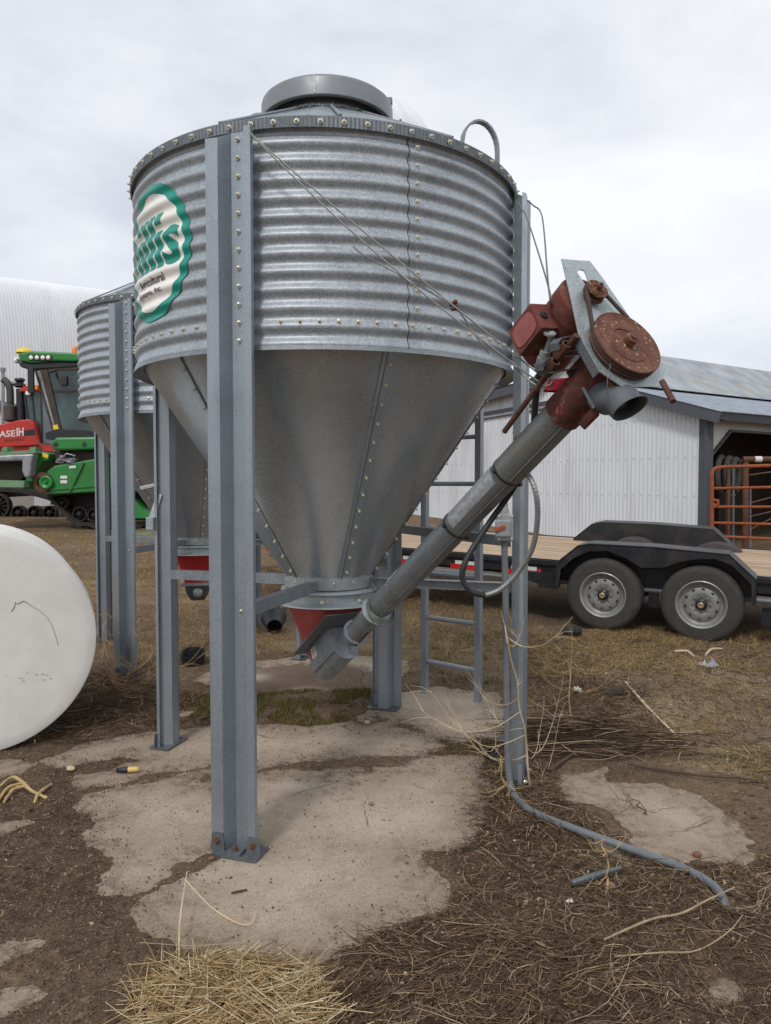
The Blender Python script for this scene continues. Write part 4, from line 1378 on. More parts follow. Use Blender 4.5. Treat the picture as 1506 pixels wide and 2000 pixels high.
# strap bands
for t_ in (t1, t2 - 0.004):
    mb = MB(); mb.lathe([(RTU + 0.001, t_ - 0.006), (RTU + 0.004, t_ - 0.005), (RTU + 0.004, t_ + 0.005), (RTU + 0.001, t_ + 0.006)], AB, AX, 40)
    c_ = around(t_, vang - sgn * 0.6, RTU + 0.006)
    mb.box(c_, (0.014, 0.016, 0.014), AX, AS, AW)
    c_ = around(t_, vang + sgn * 1.45, RTU + 0.006)
    mb.box(c_, (0.014, 0.016, 0.014), AX, AS, AW)
    mb.build('cable_tie', M['black'], auger)
# worn silver label
mb = MB(); vs = []; fs = []
na, nt = 14, 10
for i in range(nt + 1):
    for j in range(na + 1):
        a = vang - sgn * 1.5 + sgn * (1.45) * j / na
        tt = t1 + 0.03 + (t2 - t1 - 0.065) * i / nt
        vs.append(around(tt, a, RTU + 0.0012))
for i in range(nt):
    for j in range(na):
        q = (i * (na + 1) + j, i * (na + 1) + j + 1, (i + 1) * (na + 1) + j + 1, (i + 1) * (na + 1) + j)
        fs.append(q)
mb.add(vs, fs); mb.build('worn_label', M['worn_label'], tube1, smooth=50)
mb = MB()
vs = [around(t_px(775) + a, vang - sgn * (0.9 + b), RTU + 0.0012) for (a, b) in ((0, 0), (0.10, 0.25), (0.12, 0.6), (0.02, 0.4))]
mb.add(vs, [(0, 1, 2, 3)]); mb.build('paper_label', M['white'], tube1)
# clamp ring, wire wrap, rusty rivets near the inlet
tc = t_px(738)
mb = MB()
mb.lathe([(RTU - 0.008, tc - 0.028), (RTU + 0.015, tc - 0.027), (RTU + 0.015, tc - 0.022), (RTU + 0.004, tc - 0.020), (RTU + 0.004, tc + 0.02), (RTU - 0.006, tc + 0.021)], AB, AX, 36)
mb.build('clamp_ring', M['galv_clean'], auger, smooth=30)
mb = MB()
mb.lathe([(RTU - 0.008, t0 - 0.04), (RTU + 0.008, t0 - 0.04), (RTU + 0.008, t0 - 0.03), (RTU - 0.006, t0 - 0.03)], AB, AX, 36)
mb.build('inlet_flange', M['galv'], auger, smooth=30)
mb = MB()
for k in range(5):
    r_ = RTU + 0.012 + 0.006 * random.random()
    ph = random.random()
    mb.tube([ax(tc + 0.022 + 0.012 * math.sin(a + ph) + 0.01 * k / 5) + (AS * math.cos(a) + AW * (math.sin(a) - (0.35 if k > 2 else 0.1))) * r_ for a in np.linspace(0, 2 * PI, 20)], 0.0032, 5)
mb.build('wire_wrap', M['wire'], auger)
mb = MB()
for k in range(9):
    c_ = around(t_px(690) + 0.018 * k, vang + sgn * 0.95, RTU - 0.004)
    mb.ball(c_, 0.006 + 0.003 * random.random(), 6)
for k in range(5):
    mb.ball(around(t_px(760) + 0.025 * k, vang + sgn * 0.55, RTU + 0.001), 0.0055, 6)
mb.build('rust_spots', M['rust'], auger)

# --- drive head
NP = (AX * 0.35 + Vector((0.339, -0.807, 0.478)) * 0.65).normalized()   # belt plate's normal
P0 = AH.copy()
def pp(px, py, off=0.0):
    return onplane(px, py, P0 + NP * off, NP)
def zz(x, y):            # pixels of the 4.564x enlargement
    return (1000 + x / 4.5636, 500 + y / 4.5636)
# plate with the motor's slot cut out
outer = [(440, 28), (560, 40), (693, 48), (800, 190), (1000, 480), (1200, 760), (1372, 1010), (1352, 1100), (1322, 1166), (1150, 1168), (985, 1170), (880, 1100), (780, 1032), (690, 870), (592, 695), (520, 370), (478, 190)]
slot = [(580, 150), (600, 122), (640, 132), (662, 175), (672, 215), (672, 260), (650, 262), (630, 225), (600, 180)]
bm = bmesh.new()
def loop(pts, off):
    vs = [bm.verts.new(pp(*zz(x, y), off)) for (x, y) in pts]
    return [bm.edges.new((vs[i], vs[(i + 1) % len(vs)])) for i in range(len(vs))]
ed = loop(outer, 0) + loop(slot, 0)
holes = [(474, 119), (737, 135), (788, 1008), (583, 190)]
for (hx, hy) in holes:
    c_ = pp(*zz(hx, hy))
    xx, yy, _ = basis(NP)
    vs = [bm.verts.new(c_ + xx * (0.0032 * math.cos(a)) + yy * (0.0032 * math.sin(a))) for a in np.linspace(0, 2 * PI, 9)[:-1]]
    ed += [bm.edges.new((vs[i], vs[(i + 1) % 8])) for i in range(8)]
bmesh.ops.triangle_fill(bm, use_beauty=True, use_dissolve=False, edges=ed)
me_ = bpy.data.meshes.new('belt_plate')
off = root_loc(auger)
for v in bm.verts: v.co -= off
bmesh.ops.recalc_face_normals(bm, faces=bm.faces[:])
bm.to_mesh(me_); bm.free(); me_.materials.append(M['galv_clean'])
plate = bpy.data.objects.new('belt_plate', me_); COL.objects.link(plate); plate.parent = auger
sm = plate.modifiers.new('thickness', 'SOLIDIFY'); sm.thickness = 0.004; sm.offset = 0
mb = MB()      # folded edges under the plate
a_, b_ = pp(*zz(592, 700), -0.004), pp(*zz(780, 1036), -0.004)
mb.prism([a_, b_, b_ - NP * 0.03, a_ - NP * 0.03], (b_ - a_).cross(NP).normalized() * 0.004)
mb.build('plate_flange', M['galv_dark'], plate)

PC = pp(1207, 692)                 # auger shaft through the plate
PF = onplane(1228, 667, P0 + NP * 0.05, NP)
PC2 = PF - NP * 0.05
RP = 0.128
def pulley(c, r, name, face_h, hub_r, hub_h):
    mb = MB()
    g = 0.022
    mb.lathe([(0.001, 0.014), (r - 0.004, 0.014), (r, 0.016), (r, 0.021), (r - 0.016, 0.031), (r, 0.041), (r, 0.047), (r - 0.003, 0.049), (r - 0.008, 0.0455),
              (r * 0.62, 0.043), (r * 0.60, 0.046), (r * 0.46, 0.046), (r * 0.44, 0.042), (hub_r + 0.004, 0.042), (hub_r, 0.045), (hub_r, 0.042 + hub_h), (hub_r - 0.003, 0.045 + hub_h), (0.001, 0.045 + hub_h)], c, NP, 56)
    p_ = mb.build(name, M['rust_pulley'], auger, smooth=32)
    mb = MB()
    mb.lathe([(hub_r * 0.55, 0.04 + hub_h), (hub_r * 0.55, 0.052 + hub_h), (0.001, 0.052 + hub_h)], c, NP, 16)
    mb.build('shaft_end', M['rust'], p_, smooth=32)
    return p_
pulley(PC2, RP, 'large_pulley', 0.05, 0.021, 0.028)
SF = onplane(*zz(772, 284), P0 + NP * 0.05, NP); SC = SF - NP * 0.05
RSM = 0.0405
pulley(SC, RSM, 'small_pulley', 0.05, 0.0095, 0.02)
# belt round both
bx = (SC - PC2).normalized(); by = NP.cross(bx).normalized()
dist = (SC - PC2).length
al = math.acos((RP - RSM) / dist)
r1, r2 = RP - 0.006, RSM - 0.004
cB = PC2 + NP * 0.031; cS = SC + NP * 0.031
loopp = [cB + bx * (r1 * math.cos(a)) + by * (r1 * math.sin(a)) for a in np.linspace(al, 2 * PI - al, 40)]
loopp += [cS + bx * (r2 * math.cos(a)) + by * (r2 * math.sin(a)) for a in np.linspace(-al, al, 16)]
mb = MB(); mb.tube(loopp, 0.0075, 6, closed=True)
mb.build('belt', M['belt'], auger, smooth=50)

# --- motor behind the plate
MCp = SC - (PC2 - SC).normalized() * 0.008
mb = MB()
R_ = 0.104
prof = [(0.001, -0.006), (0.03, -0.006), (R_ - 0.006, -0.012), (R_, -0.02), (R_, -0.085), (R_ - 0.003, -0.088), (R_ - 0.003, -0.25), (R_, -0.253), (R_, -0.285), (R_ - 0.01, -0.305), (R_ - 0.03, -0.318), (0.001, -0.322)]
mb.lathe(prof, MCp, NP, 40)
motor = mb.build('motor', M['motor_red'], auger, smooth=32)
v_ = (CAMP - MCp).normalized(); vp = (v_ - NP * v_.dot(NP)).normalized(); gp = NP.cross(vp).normalized()
if (gp.z) < 0: gp = -gp
qd = (vp * 0.80 + gp * 0.60).normalized(); qt = NP.cross(qd).normalized()
bc = MCp - NP * 0.175 + qd * 0.128
mb = MB()
hw_, hl_, hd_ = 0.055, 0.075, 0.037
poly = [bc + qt * a + NP * b - qd * hd_ for (a, b) in ((-hw_, -hl_), (hw_, -hl_), (hw_, hl_), (-hw_, hl_))]
mb.prism(poly, qd * (2 * hd_))
jb = mb.build('junction_box', M['motor_red'], motor, bevel=0.003)
mb = MB()
c_ = bc + qd * (hd_ + 0.001)
ov = [c_ + qt * (0.042 * math.copysign(abs(math.cos(a)) ** 0.5, math.cos(a))) + NP * (0.062 * math.copysign(abs(math.sin(a)) ** 0.6, math.sin(a))) for a in np.linspace(0, 2 * PI, 25)[:-1]]
mb.prism(ov, qd * 0.002)
mb.build('cover', paint('faded_cover', S(156, 92, 88), 0.7, 0.2, 22, (120, 56, 52), 0, 0.7), jb)
mb = MB(); c_ = bc + NP * (hl_ + 0.001)
mb.lathe([(0.014, 0), (0.014, 0.006), (0.001, 0.007)], c_ + qd * 0.005, NP, 14)
mb.build('knockout_plug', M['black'], jb)
# motor mount: two channels and a hinge rod
def chan(pa, pb, wid, name):
    d_ = (pb - pa).normalized(); up_ = (Z3 - d_ * d_.dot(Z3)).normalized(); sd_ = d_.cross(up_)
    mb = MB(); tk = 0.005
    c_ = (pa + pb) / 2; L_ = (pb - pa).length
    mb.box(c_ + up_ * wid, (L_, 0.05, tk), d_, sd_, up_)
    mb.box(c_ - up_ * wid, (L_, 0.05, tk), d_, sd_, up_)
    e = pa + d_ * 0.0
    ring = [e - up_ * wid, e - d_ * 0.02 - up_ * wid * 0.5, e - d_ * 0.02 + up_ * wid * 0.5, e + up_ * wid]
    mb.loft([[p_ + sd_ * 0.025 for p_ in ring], [p_ - sd_ * 0.025 for p_ in ring]], closed=False)
    return mb.build(name, M['galv_dark'], auger)
chan(U(1092, 676, 2.50), U(1150, 664, 2.56), 0.024, 'mount_channel')
chan(U(1062, 716, 2.52), U(1150, 702, 2.60), 0.024, 'mount_channel')
mb = MB(); mb.tube([U(1126, 655, 2.44), U(1078, 718, 2.56), U(985, 843, 2.80)], 0.0105, 12)
mb.build('adjusting_rod', M['rust'], auger, smooth=40)
for (qx, qy, yy_) in ((1098, 684, 2.49), (1076, 718, 2.52)):
    mb = MB(); p_ = U(qx, qy, yy_)
    d_ = (U(1126, 655, 2.44) - U(985, 843, 2.80)).normalized()
    mb.lathe([(0.012, -0.03), (0.019, -0.03), (0.019, 0.03), (0.012, 0.03)], p_, d_, 6)
    mb.build('rod_nut', M['rust'], auger)
# red collar at the head, mounting box, lugs
t4 = t_px(1096); t5 = ALEN - 0.03
mb = MB()
mb.lathe([(RTU + 0.003, t4), (RTU + 0.010, t4 + 0.002), (RTU + 0.011, t5), (RTU - 0.01, t5 + 0.002)], AB, AX, 40)
mb.build('head_collar', M['rust_red'], auger, smooth=35)
mb = MB()
mb.box(ax((t4 + t5) / 2 + 0.06) + AW * 0.052, (0.13, 0.10, 0.05), AX, AS, AW)
mb.build('head_saddle', M['rust'], auger, bevel=0.004)
mb = MB()
a_ = U(1072, 748, 2.70); b_ = U(1128, 752, 2.64)
mb.prism([U(1062, 754, 2.66), U(1072, 741, 2.66), U(1112, 738, 2.66), U(1122, 752, 2.66), U(1100, 763, 2.66), U(1068, 764, 2.66)], Vector((0.01, 0.016, 0.004)))
mb.prism([U(1060, 766, 2.68), U(1064, 758, 2.68), U(1120, 758, 2.68), U(1118, 768, 2.68)], Vector((0.01, 0.03, 0.004)))
mb.build('cable_lug', M['crimson'], auger, bevel=0.003)
mb = MB()
mb.prism([U(1130, 826, 2.52), U(1140, 836, 2.52), U(1170, 806, 2.48), U(1160, 790, 2.48)], Vector((0.012, 0.03, -0.006)))
mb.build('lower_lug', M['rust_red'], auger, bevel=0.003)
# spout: elbow that turns the feed down
def ring_at(c, nrm, r, n=28, ell=1.0):
    xx, yy, _ = basis(nrm)
    return [c + xx * (r * math.cos(a)) + yy * (r * ell * math.sin(a)) for a in np.linspace(0, 2 * PI, n + 1)[:-1]]
sp0 = U(1176, 766, 2.55); sp1 = U(1198, 778, 2.47); sp2 = U(1218, 790, 2.41); sp3 = U(1231, 798, 2.385)
vw = -ray(1231, 798).normalized()
e_ = (Vector((0.55, 0, -0.83)) - vw * Vector((0.55, 0, -0.83)).dot(vw)).normalized()
mouth_n = (vw * 0.42 + e_ * 0.907).normalized()
d0 = (sp1 - sp0).normalized()
mb = MB()
rings = [ring_at(sp0, d0.lerp(mouth_n, 0.2), 0.066), ring_at(sp1, d0.lerp(mouth_n, 0.5), 0.066), ring_at(sp2 - mouth_n * 0.018, mouth_n, 0.060), ring_at(sp2 + mouth_n * 0.002, mouth_n, 0.056), ring_at(sp3, mouth_n, 0.061)]
inner = [ring_at(sp3, mouth_n, 0.057), ring_at(sp2, mouth_n, 0.053), ring_at(sp1, d0.lerp(mouth_n, 0.5), 0.06)]
mb.loft(rings + inner)
mb.build('spout', M['spout'], auger, smooth=45)
mb = MB()
c_ = U(1172, 775, 2.53)
mb.box(c_, (0.012, 0.13, 0.11), AX, AS, AW)
mb.build('spout_flange', M['galv_dark'], auger, bevel=0.002)
for (xa, ya, ya_, xb, yb, yb_) in ((1190, 742, 2.43, 1217, 790, 2.36), (1293, 745, 2.30, 1315, 784, 2.24)):
    mb = MB(); mb.tube([U(xa, ya, ya_), U(xb, yb, yb_)], 0.0095, 14)
    mb.build('guard_post', M['rust'], auger, smooth=40)
mb = MB(); mb.tube(smooth_path([U(1193, 711, 2.37), U(1187, 735, 2.36), U(1186, 755, 2.36), U(1188, 775, 2.37)]), 0.0013, 5)
mb.build('loose_wire', M['wire'], auger)

# --- suspension cables
lug = U(1072, 745, 2.66)
legF = CB + Vector((math.cos(LEG_TH[0]), math.sin(LEG_TH[0]), 0)) * (RB + 0.135)
wF = Vector((-math.sin(LEG_TH[0]), math.cos(LEG_TH[0]), 0))
topF = legF + wF * 0.09 - Vector((math.cos(LEG_TH[0]), math.sin(LEG_TH[0]), 0)) * 0.05 + Z3 * 3.03
kn = topF.lerp(lug, 0.665) 
def sag(a, b, s_, n=24):
    return [a.lerp(b, i / n) - Z3 * (s_ * 4 * (i / n) * (1 - i / n)) for i in range(n + 1)]
mb = MB(); mb.tube(sag(topF, lug, 0.016), 0.0034, 6); mb.build('cable', M['wire'], auger)
mb = MB(); mb.tube(sag(topF + Vector((0.004, -0.006, -0.006)), lug + Vector((-0.01, 0, -0.02)), 0.045), 0.0034, 6); mb.build('cable', M['wire'], auger)
mb = MB(); mb.tube(smooth_path([lug + Vector((-0.12, 0.06, 0.07)), lug + Vector((-0.05, 0.02, -0.006)), lug + Vector((0.0, 0, -0.014)), lug + Vector((0.012, 0, 0.004)), lug + Vector((-0.01, 0, 0.01))]), 0.0034, 6); mb.build('cable_eye', M['wire'], auger)
mb = MB()
pts_ = [U(690, 481, 2.98), U(712, 500, 2.96), U(745, 517, 2.93), U(800, 548, 2.88), U(887, 600, 2.80), U(925, 650, 2.78), U(955, 691, 2.76)]
mb.tube(smooth_path(pts_), 0.0032, 6); mb.build('cable_tail', M['wire'], auger)
mb = MB(); kp = U(887, 598, 2.80)
mb.box(kp, (0.03, 0.02, 0.018), (lug - topF).normalized(), Vector((0, 1, 0)), (lug - topF).normalized().cross(Vector((0, 1, 0))))
mb.ball(kp + Vector((0.004, -0.01, 0.014)), 0.009, 8); mb.ball(kp + Vector((-0.006, -0.01, -0.012)), 0.009, 8)
mb.build('cable_clamp', M['rust'], auger)
topR = CB + Vector((math.cos(LEG_TH[1]), math.sin(LEG_TH[1]), 0)) * (RB + 0.10) + Z3 * 3.06
for (a_, b_) in (((1030, 392, 3.72), (1071, 556, 2.62)), ((1014, 396, 3.72), (1068, 548, 2.66))):
    mb = MB(); A_ = U(*a_); B_ = U(*b_)
    mid = A_.lerp(B_, 0.35) + Z3 * 0.03 + Vector((0.04 if a_[0] > 1020 else 0, 0, 0))
    B2 = U(1078, 600, 2.60)
    mb.tube(smooth_path([A_, A_.lerp(B_, 0.12) + Vector((0.02 if a_[0] > 1020 else 0.0, 0, 0.012 if a_[0] > 1020 else 0)), mid, B_, B2]), 0.0034, 6)
    mb.build('cable', M['wire'], auger)

# ------------------------------------------------------------------ power conduit
YL = 3.70
pc = thing('power_conduit', G(1000, 1535), 'grey electrical conduit with a switch box running up the right leg and along the ground', 'conduit')
mb = MB()
pts_ = [U(985, 1050, YL), U(988, 1200, YL), U(990, 1380, YL), U(993, 1500, YL - .01), U(1003, 1548, YL - .05)] + [Vector((p_.x, p_.y, (p_.z if dz_ > 0.025 else hz(p_.x, p_.y) + dz_))) for p_, dz_ in ((G(1035, 1582, 0.05), 0.06), (G(1110, 1614, 0.06), 0.035), (G(1220, 1654, 0.05), 0.035), (G(1320, 1690, 0.05), 0.035), (G(1370, 1714, 0.05), 0.03), (G(1402, 1747, 0.04), 0.02), (G(1416, 1774, 0.03), 0.0), (G(1424, 1792, 0.0), -0.06))]
mb.tube(smooth_path(pts_, 8), 0.0165, 12)
mb.build('pipe', M['grey_pvc'], pc, smooth=50)
mb = MB()
sw = U(985, 1030, YL - 0.02)
mb.box(sw, (0.082, 0.05, 0.135))
swb = mb.build('switch_box', M['grey_box'], pc, bevel=0.006)
mb = MB()
mb.prism([sw + Vector((-0.05, -0.026, -0.045)), sw + Vector((0.025, -0.026, -0.045)), sw + Vector((0.025, -0.026, 0.04)), sw + Vector((-0.05, -0.026, 0.04))], Vector((0, -0.022, 0)))
mb.build('cover', M['grey_box'], swb, bevel=0.008)
mb = MB(); mb.box(sw + Vector((-0.03, -0.056, 0.0)), (0.055, 0.012, 0.016), Vector((0.93, 0, 0.35)).normalized(), Vector((0, 1, 0)), Vector((-0.35, 0, 0.93)).normalized())
mb.build('handle', paint('orange_handle', S(176, 74, 44), 0.6, 0.2), swb, bevel=0.002)
mb = MB()
for sx in (-1, 1):
    for szz in (-1, 1):
        mb.lathe([(0.006, 0), (0.006, 0.004), (0.001, 0.005)], sw + Vector((sx * 0.032, -0.0255, szz * 0.056)), Vector((0, -1, 0)), 8)
mb.build('screw', M['zinc'], swb)
mb = MB(); mb.lathe([(0.018, 0.065), (0.024, 0.066), (0.024, 0.09), (0.019, 0.092), (0.019, 0.12), (0.014, 0.122)], sw, Z3, 12)
mb.build('gland', M['grey_box'], swb)
# ribbed flexible hose
def ribbed(path, r, name, mat):
    P = smooth_path(path, 22)
    # resample evenly
    L = [0]
    for i in range(1, len(P)): L.append(L[-1] + (P[i] - P[i - 1]).length)
    n = int(L[-1] / 0.0048); out = []; j = 0
    for i in range(n + 1):
        s_ = L[-1] * i / n
        while j < len(L) - 2 and L[j + 1] < s_: j += 1
        f_ = (s_ - L[j]) / max(1e-9, L[j + 1] - L[j])
        out.append(P[j].lerp(P[j + 1], f_))
    mb = MB(); mb.tube(out, [r * (1.0 if i % 3 else 0.84) for i in range(len(out))], 10)
    return mb.build(name, mat, pc, smooth=70)
M['flex'] = galv('flex_conduit', S(118, 120, 120), S(170, 170, 166), 200, 0.5, 0.35, 0.5, 0.3, False)
ribbed([U(1000, 900, 2.93), U(1030, 925, 2.86), U(1046, 960, 2.83), U(1050, 1010, 2.86), U(1040, 1070, 2.92), U(1010, 1120, 2.98), U(975, 1152, 3.0), U(945, 1163, 3.0)], 0.0115, 'flexible_hose', M['flex'])
mb = MB(); mb.tube(smooth_path([U(948, 1163, 3.0), U(920, 1155, 3.0), U(904, 1132, 3.0), U(906, 1105, 3.0), U(925, 1068, 3.02), U(960, 1015, 3.05), U(1005, 950, 3.0), U(1040, 880, 2.85), U(1043, 830, 2.78), U(1048, 765, 2.72), U(1058, 715, 2.68)]), 0.0125, 10)
mb.build('hose', M['black'], pc, smooth=50)
mb = MB(); el = smooth_path([U(1058, 722, 2.66), U(1061, 700, 2.645), U(1069, 683, 2.63), U(1076, 662, 2.60), U(1075, 652, 2.58)])
mb.tube(el, 0.0125, 12)
for (q, rr) in ((U(1060, 703, 2.645), 0.021), (U(1064, 690, 2.635), 0.019)):
    mb.lathe([(0.01, -0.011), (rr, -0.01), (rr, 0.01), (0.01, 0.011)], q, (el[0] - el[-1]).normalized(), 14)
mb.lathe([(0.01, -0.003), (0.022, -0.003), (0.022, 0.004), (0.01, 0.004)], U(1074, 651, 2.58), (el[0] - el[-1]).normalized(), 14)
mb.build('elbow_fitting', M['grey_box'], pc, smooth=40)
mb = MB(); mb.tube([sw + Z3 * 0.12, sw + Z3 * 0.30 + Vector((0.0, -0.05, 0)), sw + Z3 * 0.42 + Vector((0.0, -0.35, 0)), U(1000, 900, 2.93)], 0.013, 10)
mb.build('hose', M['black'], pc, smooth=50)
# strap round the leg
mb = MB(); mb.box(U(985, 1440, YL + 0.0), (0.05, 0.008, 0.02)); mb.build('strap', M['galv_dark'], pc)
# ------------------------------------------------------------------ far white shed, silo, pole
M['shed_white'] = siding('shed_white', S(238, 240, 243), 0.5, 0.12)
YS = 27.0
a0 = U(-60, 537, YS); a1 = U(250, 574, YS + 5.5)
shed = thing('machine_shed', (a0.x, a0.y, ramp(YS)), 'huge white ribbed metal shed filling the background at left', 'shed')
d_ = Vector((a1.x - a0.x, a1.y - a0.y, 0)); Ls = d_.length * 2.2; d_.normalize(); nS = Vector((d_.y, -d_.x, 0))
ez = lambda s: a0.z + (a1.z - a0.z) * s / (Ls / 2.2)
mb = MB(); n = int(Ls / 0.125 * 4); vs = []; rows = 14
for i in range(n + 1):
    s_ = Ls * i / n
    for k in range(rows + 1):
        f_ = k / rows
        z = 0.3 + (ez(s_) - 0.3) * math.sin(f_ * PI / 2 * 0.96) / math.sin(PI / 2 * 0.96)
        inn = 0.9 * (1 - math.cos(f_ * PI / 2)) ** 2          # the ribs curve over towards the roof
        p = Vector((a0.x, a0.y, 0)) + d_ * s_ + nS * (0.007 * math.cos(2 * PI * s_ / 0.125) - inn + 1.2)
        vs.append(Vector((p.x, p.y, z)))
fs = []
for i in range(n):
    for k in range(rows):
        q = i * (rows + 1) + k
        fs.append((q, q + rows + 1, q + rows + 2, q + 1))
mb.add(vs, fs); mb.build('wall', M['shed_white'], shed, smooth=60)
p0_ = Vector((a0.x, a0.y, 0)) - nS * 1.0
mb = MB(); mb.tube([p0_ + Z3 * (a0.z + 0.01), p0_ + d_ * Ls + Z3 * (ez(Ls) + 0.01)], 0.05, 6); mb.build('eave_cap', M['shed_white'], shed)
mb = MB()
q = [p0_ + Z3 * (a0.z - 0.03), p0_ + d_ * Ls + Z3 * (ez(Ls) - 0.03), p0_ + d_ * Ls - nS * 7 + Z3 * (ez(Ls) + 0.25), p0_ - nS * 7 + Z3 * (a0.z + 0.25)]
mb.prism(q, -Z3 * 0.05)
q = [p0_ + d_ * Ls, p0_ + d_ * Ls - nS * 7, p0_ + d_ * Ls - nS * 7 + Z3 * ez(Ls), p0_ + d_ * Ls + Z3 * (ez(Ls) - 0.06)]
mb.prism(q, -d_ * 0.05)
mb.build('roof', M['shed_white'], shed)

YQ = 26.0
sc = U(676, 600, YQ); silo = thing('silo', (sc.x, sc.y, ramp(YQ)), 'white ribbed silo dome peeping over the front bin roof', 'silo')
zsh = U(690, 345, YQ).z; ztop = U(690, 188, YQ).z; rs = 3.25
mb = MB(); n = 168; vs = []; fs = []; m_ = 16
for k in range(m_ + 1):
    a = PI / 2 * k / m_
    for j in range(n):
        th = 2 * PI * j / n
        r_ = max(0.05, rs * math.cos(a)) + (0.022 if j % 4 == 0 else 0.0)
        vs.append(Vector((sc.x + r_ * math.cos(th), sc.y + r_ * math.sin(th), zsh + (ztop - zsh) * math.sin(a))))
for k in range(m_):
    for j in range(n):
        fs.append((k * n + j, k * n + (j + 1) % n, (k + 1) * n + (j + 1) % n, (k + 1) * n + j))
mb.add(vs, fs); mb.build('dome', M['shed_white'], silo, smooth=30)
mb = MB(); mb.lathe([(rs, 0.3), (rs, zsh), (rs - 0.1, zsh + 0.05)], Vector((sc.x, sc.y, 0)), n=64)
mb.build('wall', M['shed_white'], silo, smooth=40)

pole = thing('vent_pole', U(6, 1010, 22), 'thin pale grey pole with a flat cap at the left edge', 'pole')
mb = MB(); mb.tube([U(6, 1010, 22), U(6, 722, 22)], 0.05, 10); mb.build('shaft', M['galv'], pole, smooth=40)
mb = MB(); mb.lathe([(0.07, 0), (0.075, 0.1), (0.06, 0.12), (0.001, 0.13)], U(6, 726, 22), Z3, 12); mb.build('cap', M['galv'], pole)
hut = thing('small_hut', U(-2, 1000, 24), 'low cream hut with a dark roof at the left edge', 'hut')
mb = MB(); mb.prism([U(-60, 1010, 24), U(10, 1010, 24), U(10, 795, 24), U(-60, 790, 24)], Vector((0, 2, 0))); mb.build('wall', paint('cream_wall', S(196, 188, 176), 0.8, 0.1), hut)
mb = MB(); mb.prism([U(-70, 788, 23.8), U(15, 799, 23.8), U(-20, 778, 23.8), U(-70, 770, 23.8)], Vector((0, 2.4, 0))); mb.build('roof', M['trim'], hut)

# ------------------------------------------------------------------ red tracked tractor
def pr(mb, pts, Y, th, m=0):
    mb.prism([U(a, b, Y) for a, b in pts], Vector((0, th, 0)), m)
M['tractor_red'] = paint('tractor_red', S(186, 46, 38), 0.35, 0.15, 1.5, (130, 90, 74), 0, 0.4)
M['jd_green'] = paint('machine_green', S(36, 116, 50), 0.38, 0.2, 1.2, (112, 112, 76), 0, 0.4)
M['pale_green'] = paint('faded_green', S(104, 140, 104), 0.6, 0.2, 2, (120, 110, 84), 0, 0.6)
M['yellow'] = paint('yellow_paint', S(228, 196, 40), 0.4, 0.08)
M['track'] = paint('track_rubber', S(42, 39, 36), 0.85, 0.25, 3, (92, 76, 60), 0, 0.6)
M['chrome_grey'] = paint('muffler_grey', S(76, 70, 66), 0.6, 0.15, 4, (96, 70, 54), 0.2, 0.4)
t = NT('cab_glass'); 
n1 = t.noise(0.9, 3, 0.5)
M['glass'] = t.set(t.ramp(n1, [(0.35, S(36, 48, 48)), (0.65, S(88, 120, 118))]), 0.06, 0.0, 0.8)  # dark interior and teal sky highlights painted into the glass colour
t.b.inputs['Transmission Weight'].default_value = 0.55
M['lamp'] = paint('lamp_lens', S(232, 232, 226), 0.2, 0.05)
M['amber'] = paint('amber', S(228, 128, 36), 0.3, 0.08)
M['silver_wrap'] = paint('silver_wrap', S(150, 150, 156), 0.35, 0.25, 5, (90, 80, 76), 0.4, 0.4)
M['machinery'] = paint('oily_machinery', S(66, 58, 50), 0.7, 0.4, 6, (120, 84, 60), 0.2, 0.6)

YR = 20.0
tz = U(30, 1015, YR)
rt = thing('tracked_tractor', (tz.x, tz.y, tz.z), 'red articulated tracked tractor with black exhaust stack behind the green harvester', 'tractor')
mb = MB(); pr(mb, [(-90, 838), (0, 829), (40, 820), (58, 819), (65, 826), (74, 870), (0, 874), (-90, 880)], YR, 1.1)
hood = mb.build('hood', M['tractor_red'], rt, bevel=0.03)
mb = MB(); pr(mb, [(45, 841), (67, 838), (69, 849), (45, 851)], YR - 0.012, 0.01); mb.build('hood_stripe', M['black_paint'], hood)
mb = MB()
A_ = U(-14, 855.5, YR - 0.014); B_ = U(28, 852.5, YR - 0.014); X_d = (B_ - A_).normalized()
Y_d = Z3
px_m = YR / F
text_on(mb, 'CASE', A_, X_d, Y_d, 44 * px_m, 12.5 * px_m, 0.02)
text_on(mb, 'IH', U(32.5, 852, YR - 0.014), X_d, Y_d, 14 * px_m, 16 * px_m, 0.03)
mb.build('lettering', M['white'], hood)
mb = MB(); text_on(mb, 'QUADTRAC', U(8, 864, YR - 0.014), X_d, Y_d, 40 * px_m, 6.5 * px_m, 0.0)
mb.build('lettering', M['decal_black'], hood)
mb = MB(); pr(mb, [(-90, 880), (75, 870), (100, 870), (100, 885), (0, 890), (-90, 900)], YR + 0.1, 1.2); mb.build('chassis', M['tractor_red'], rt)
mb = MB(); mb.tube(smooth_path([U(20, 820, YR + .4), U(20, 770, YR + .4), U(17, 752, YR + .4), U(7, 741, YR + .4)]), [0.095] * 12 + [0.1] * 7, 12)
mb.lathe([(0.08, 0), (0.165, 0.05), (0.165, 0.42), (0.1, 0.47)], U(20, 824, YR + .4), Z3, 16)
mb.build('exhaust_stack', M['chrome_grey'], rt, smooth=40)
mb = MB(); mb.tube([U(42, 822, YR + .45), U(41, 760, YR + .45)], 0.125, 14)
mb.lathe([(0.1, 0), (0.15, 0.03), (0.15, 0.09), (0.08, 0.14), (0.11, 0.16), (0.14, 0.2), (0.12, 0.25), (0.001, 0.27)], U(39, 757, YR + .45), Z3, 16)
mb.tube([U(17, 748, YR + .42), U(40, 752, YR + .42)], 0.05, 8)
mb.build('air_intake', M['black_paint'], rt, smooth=40)
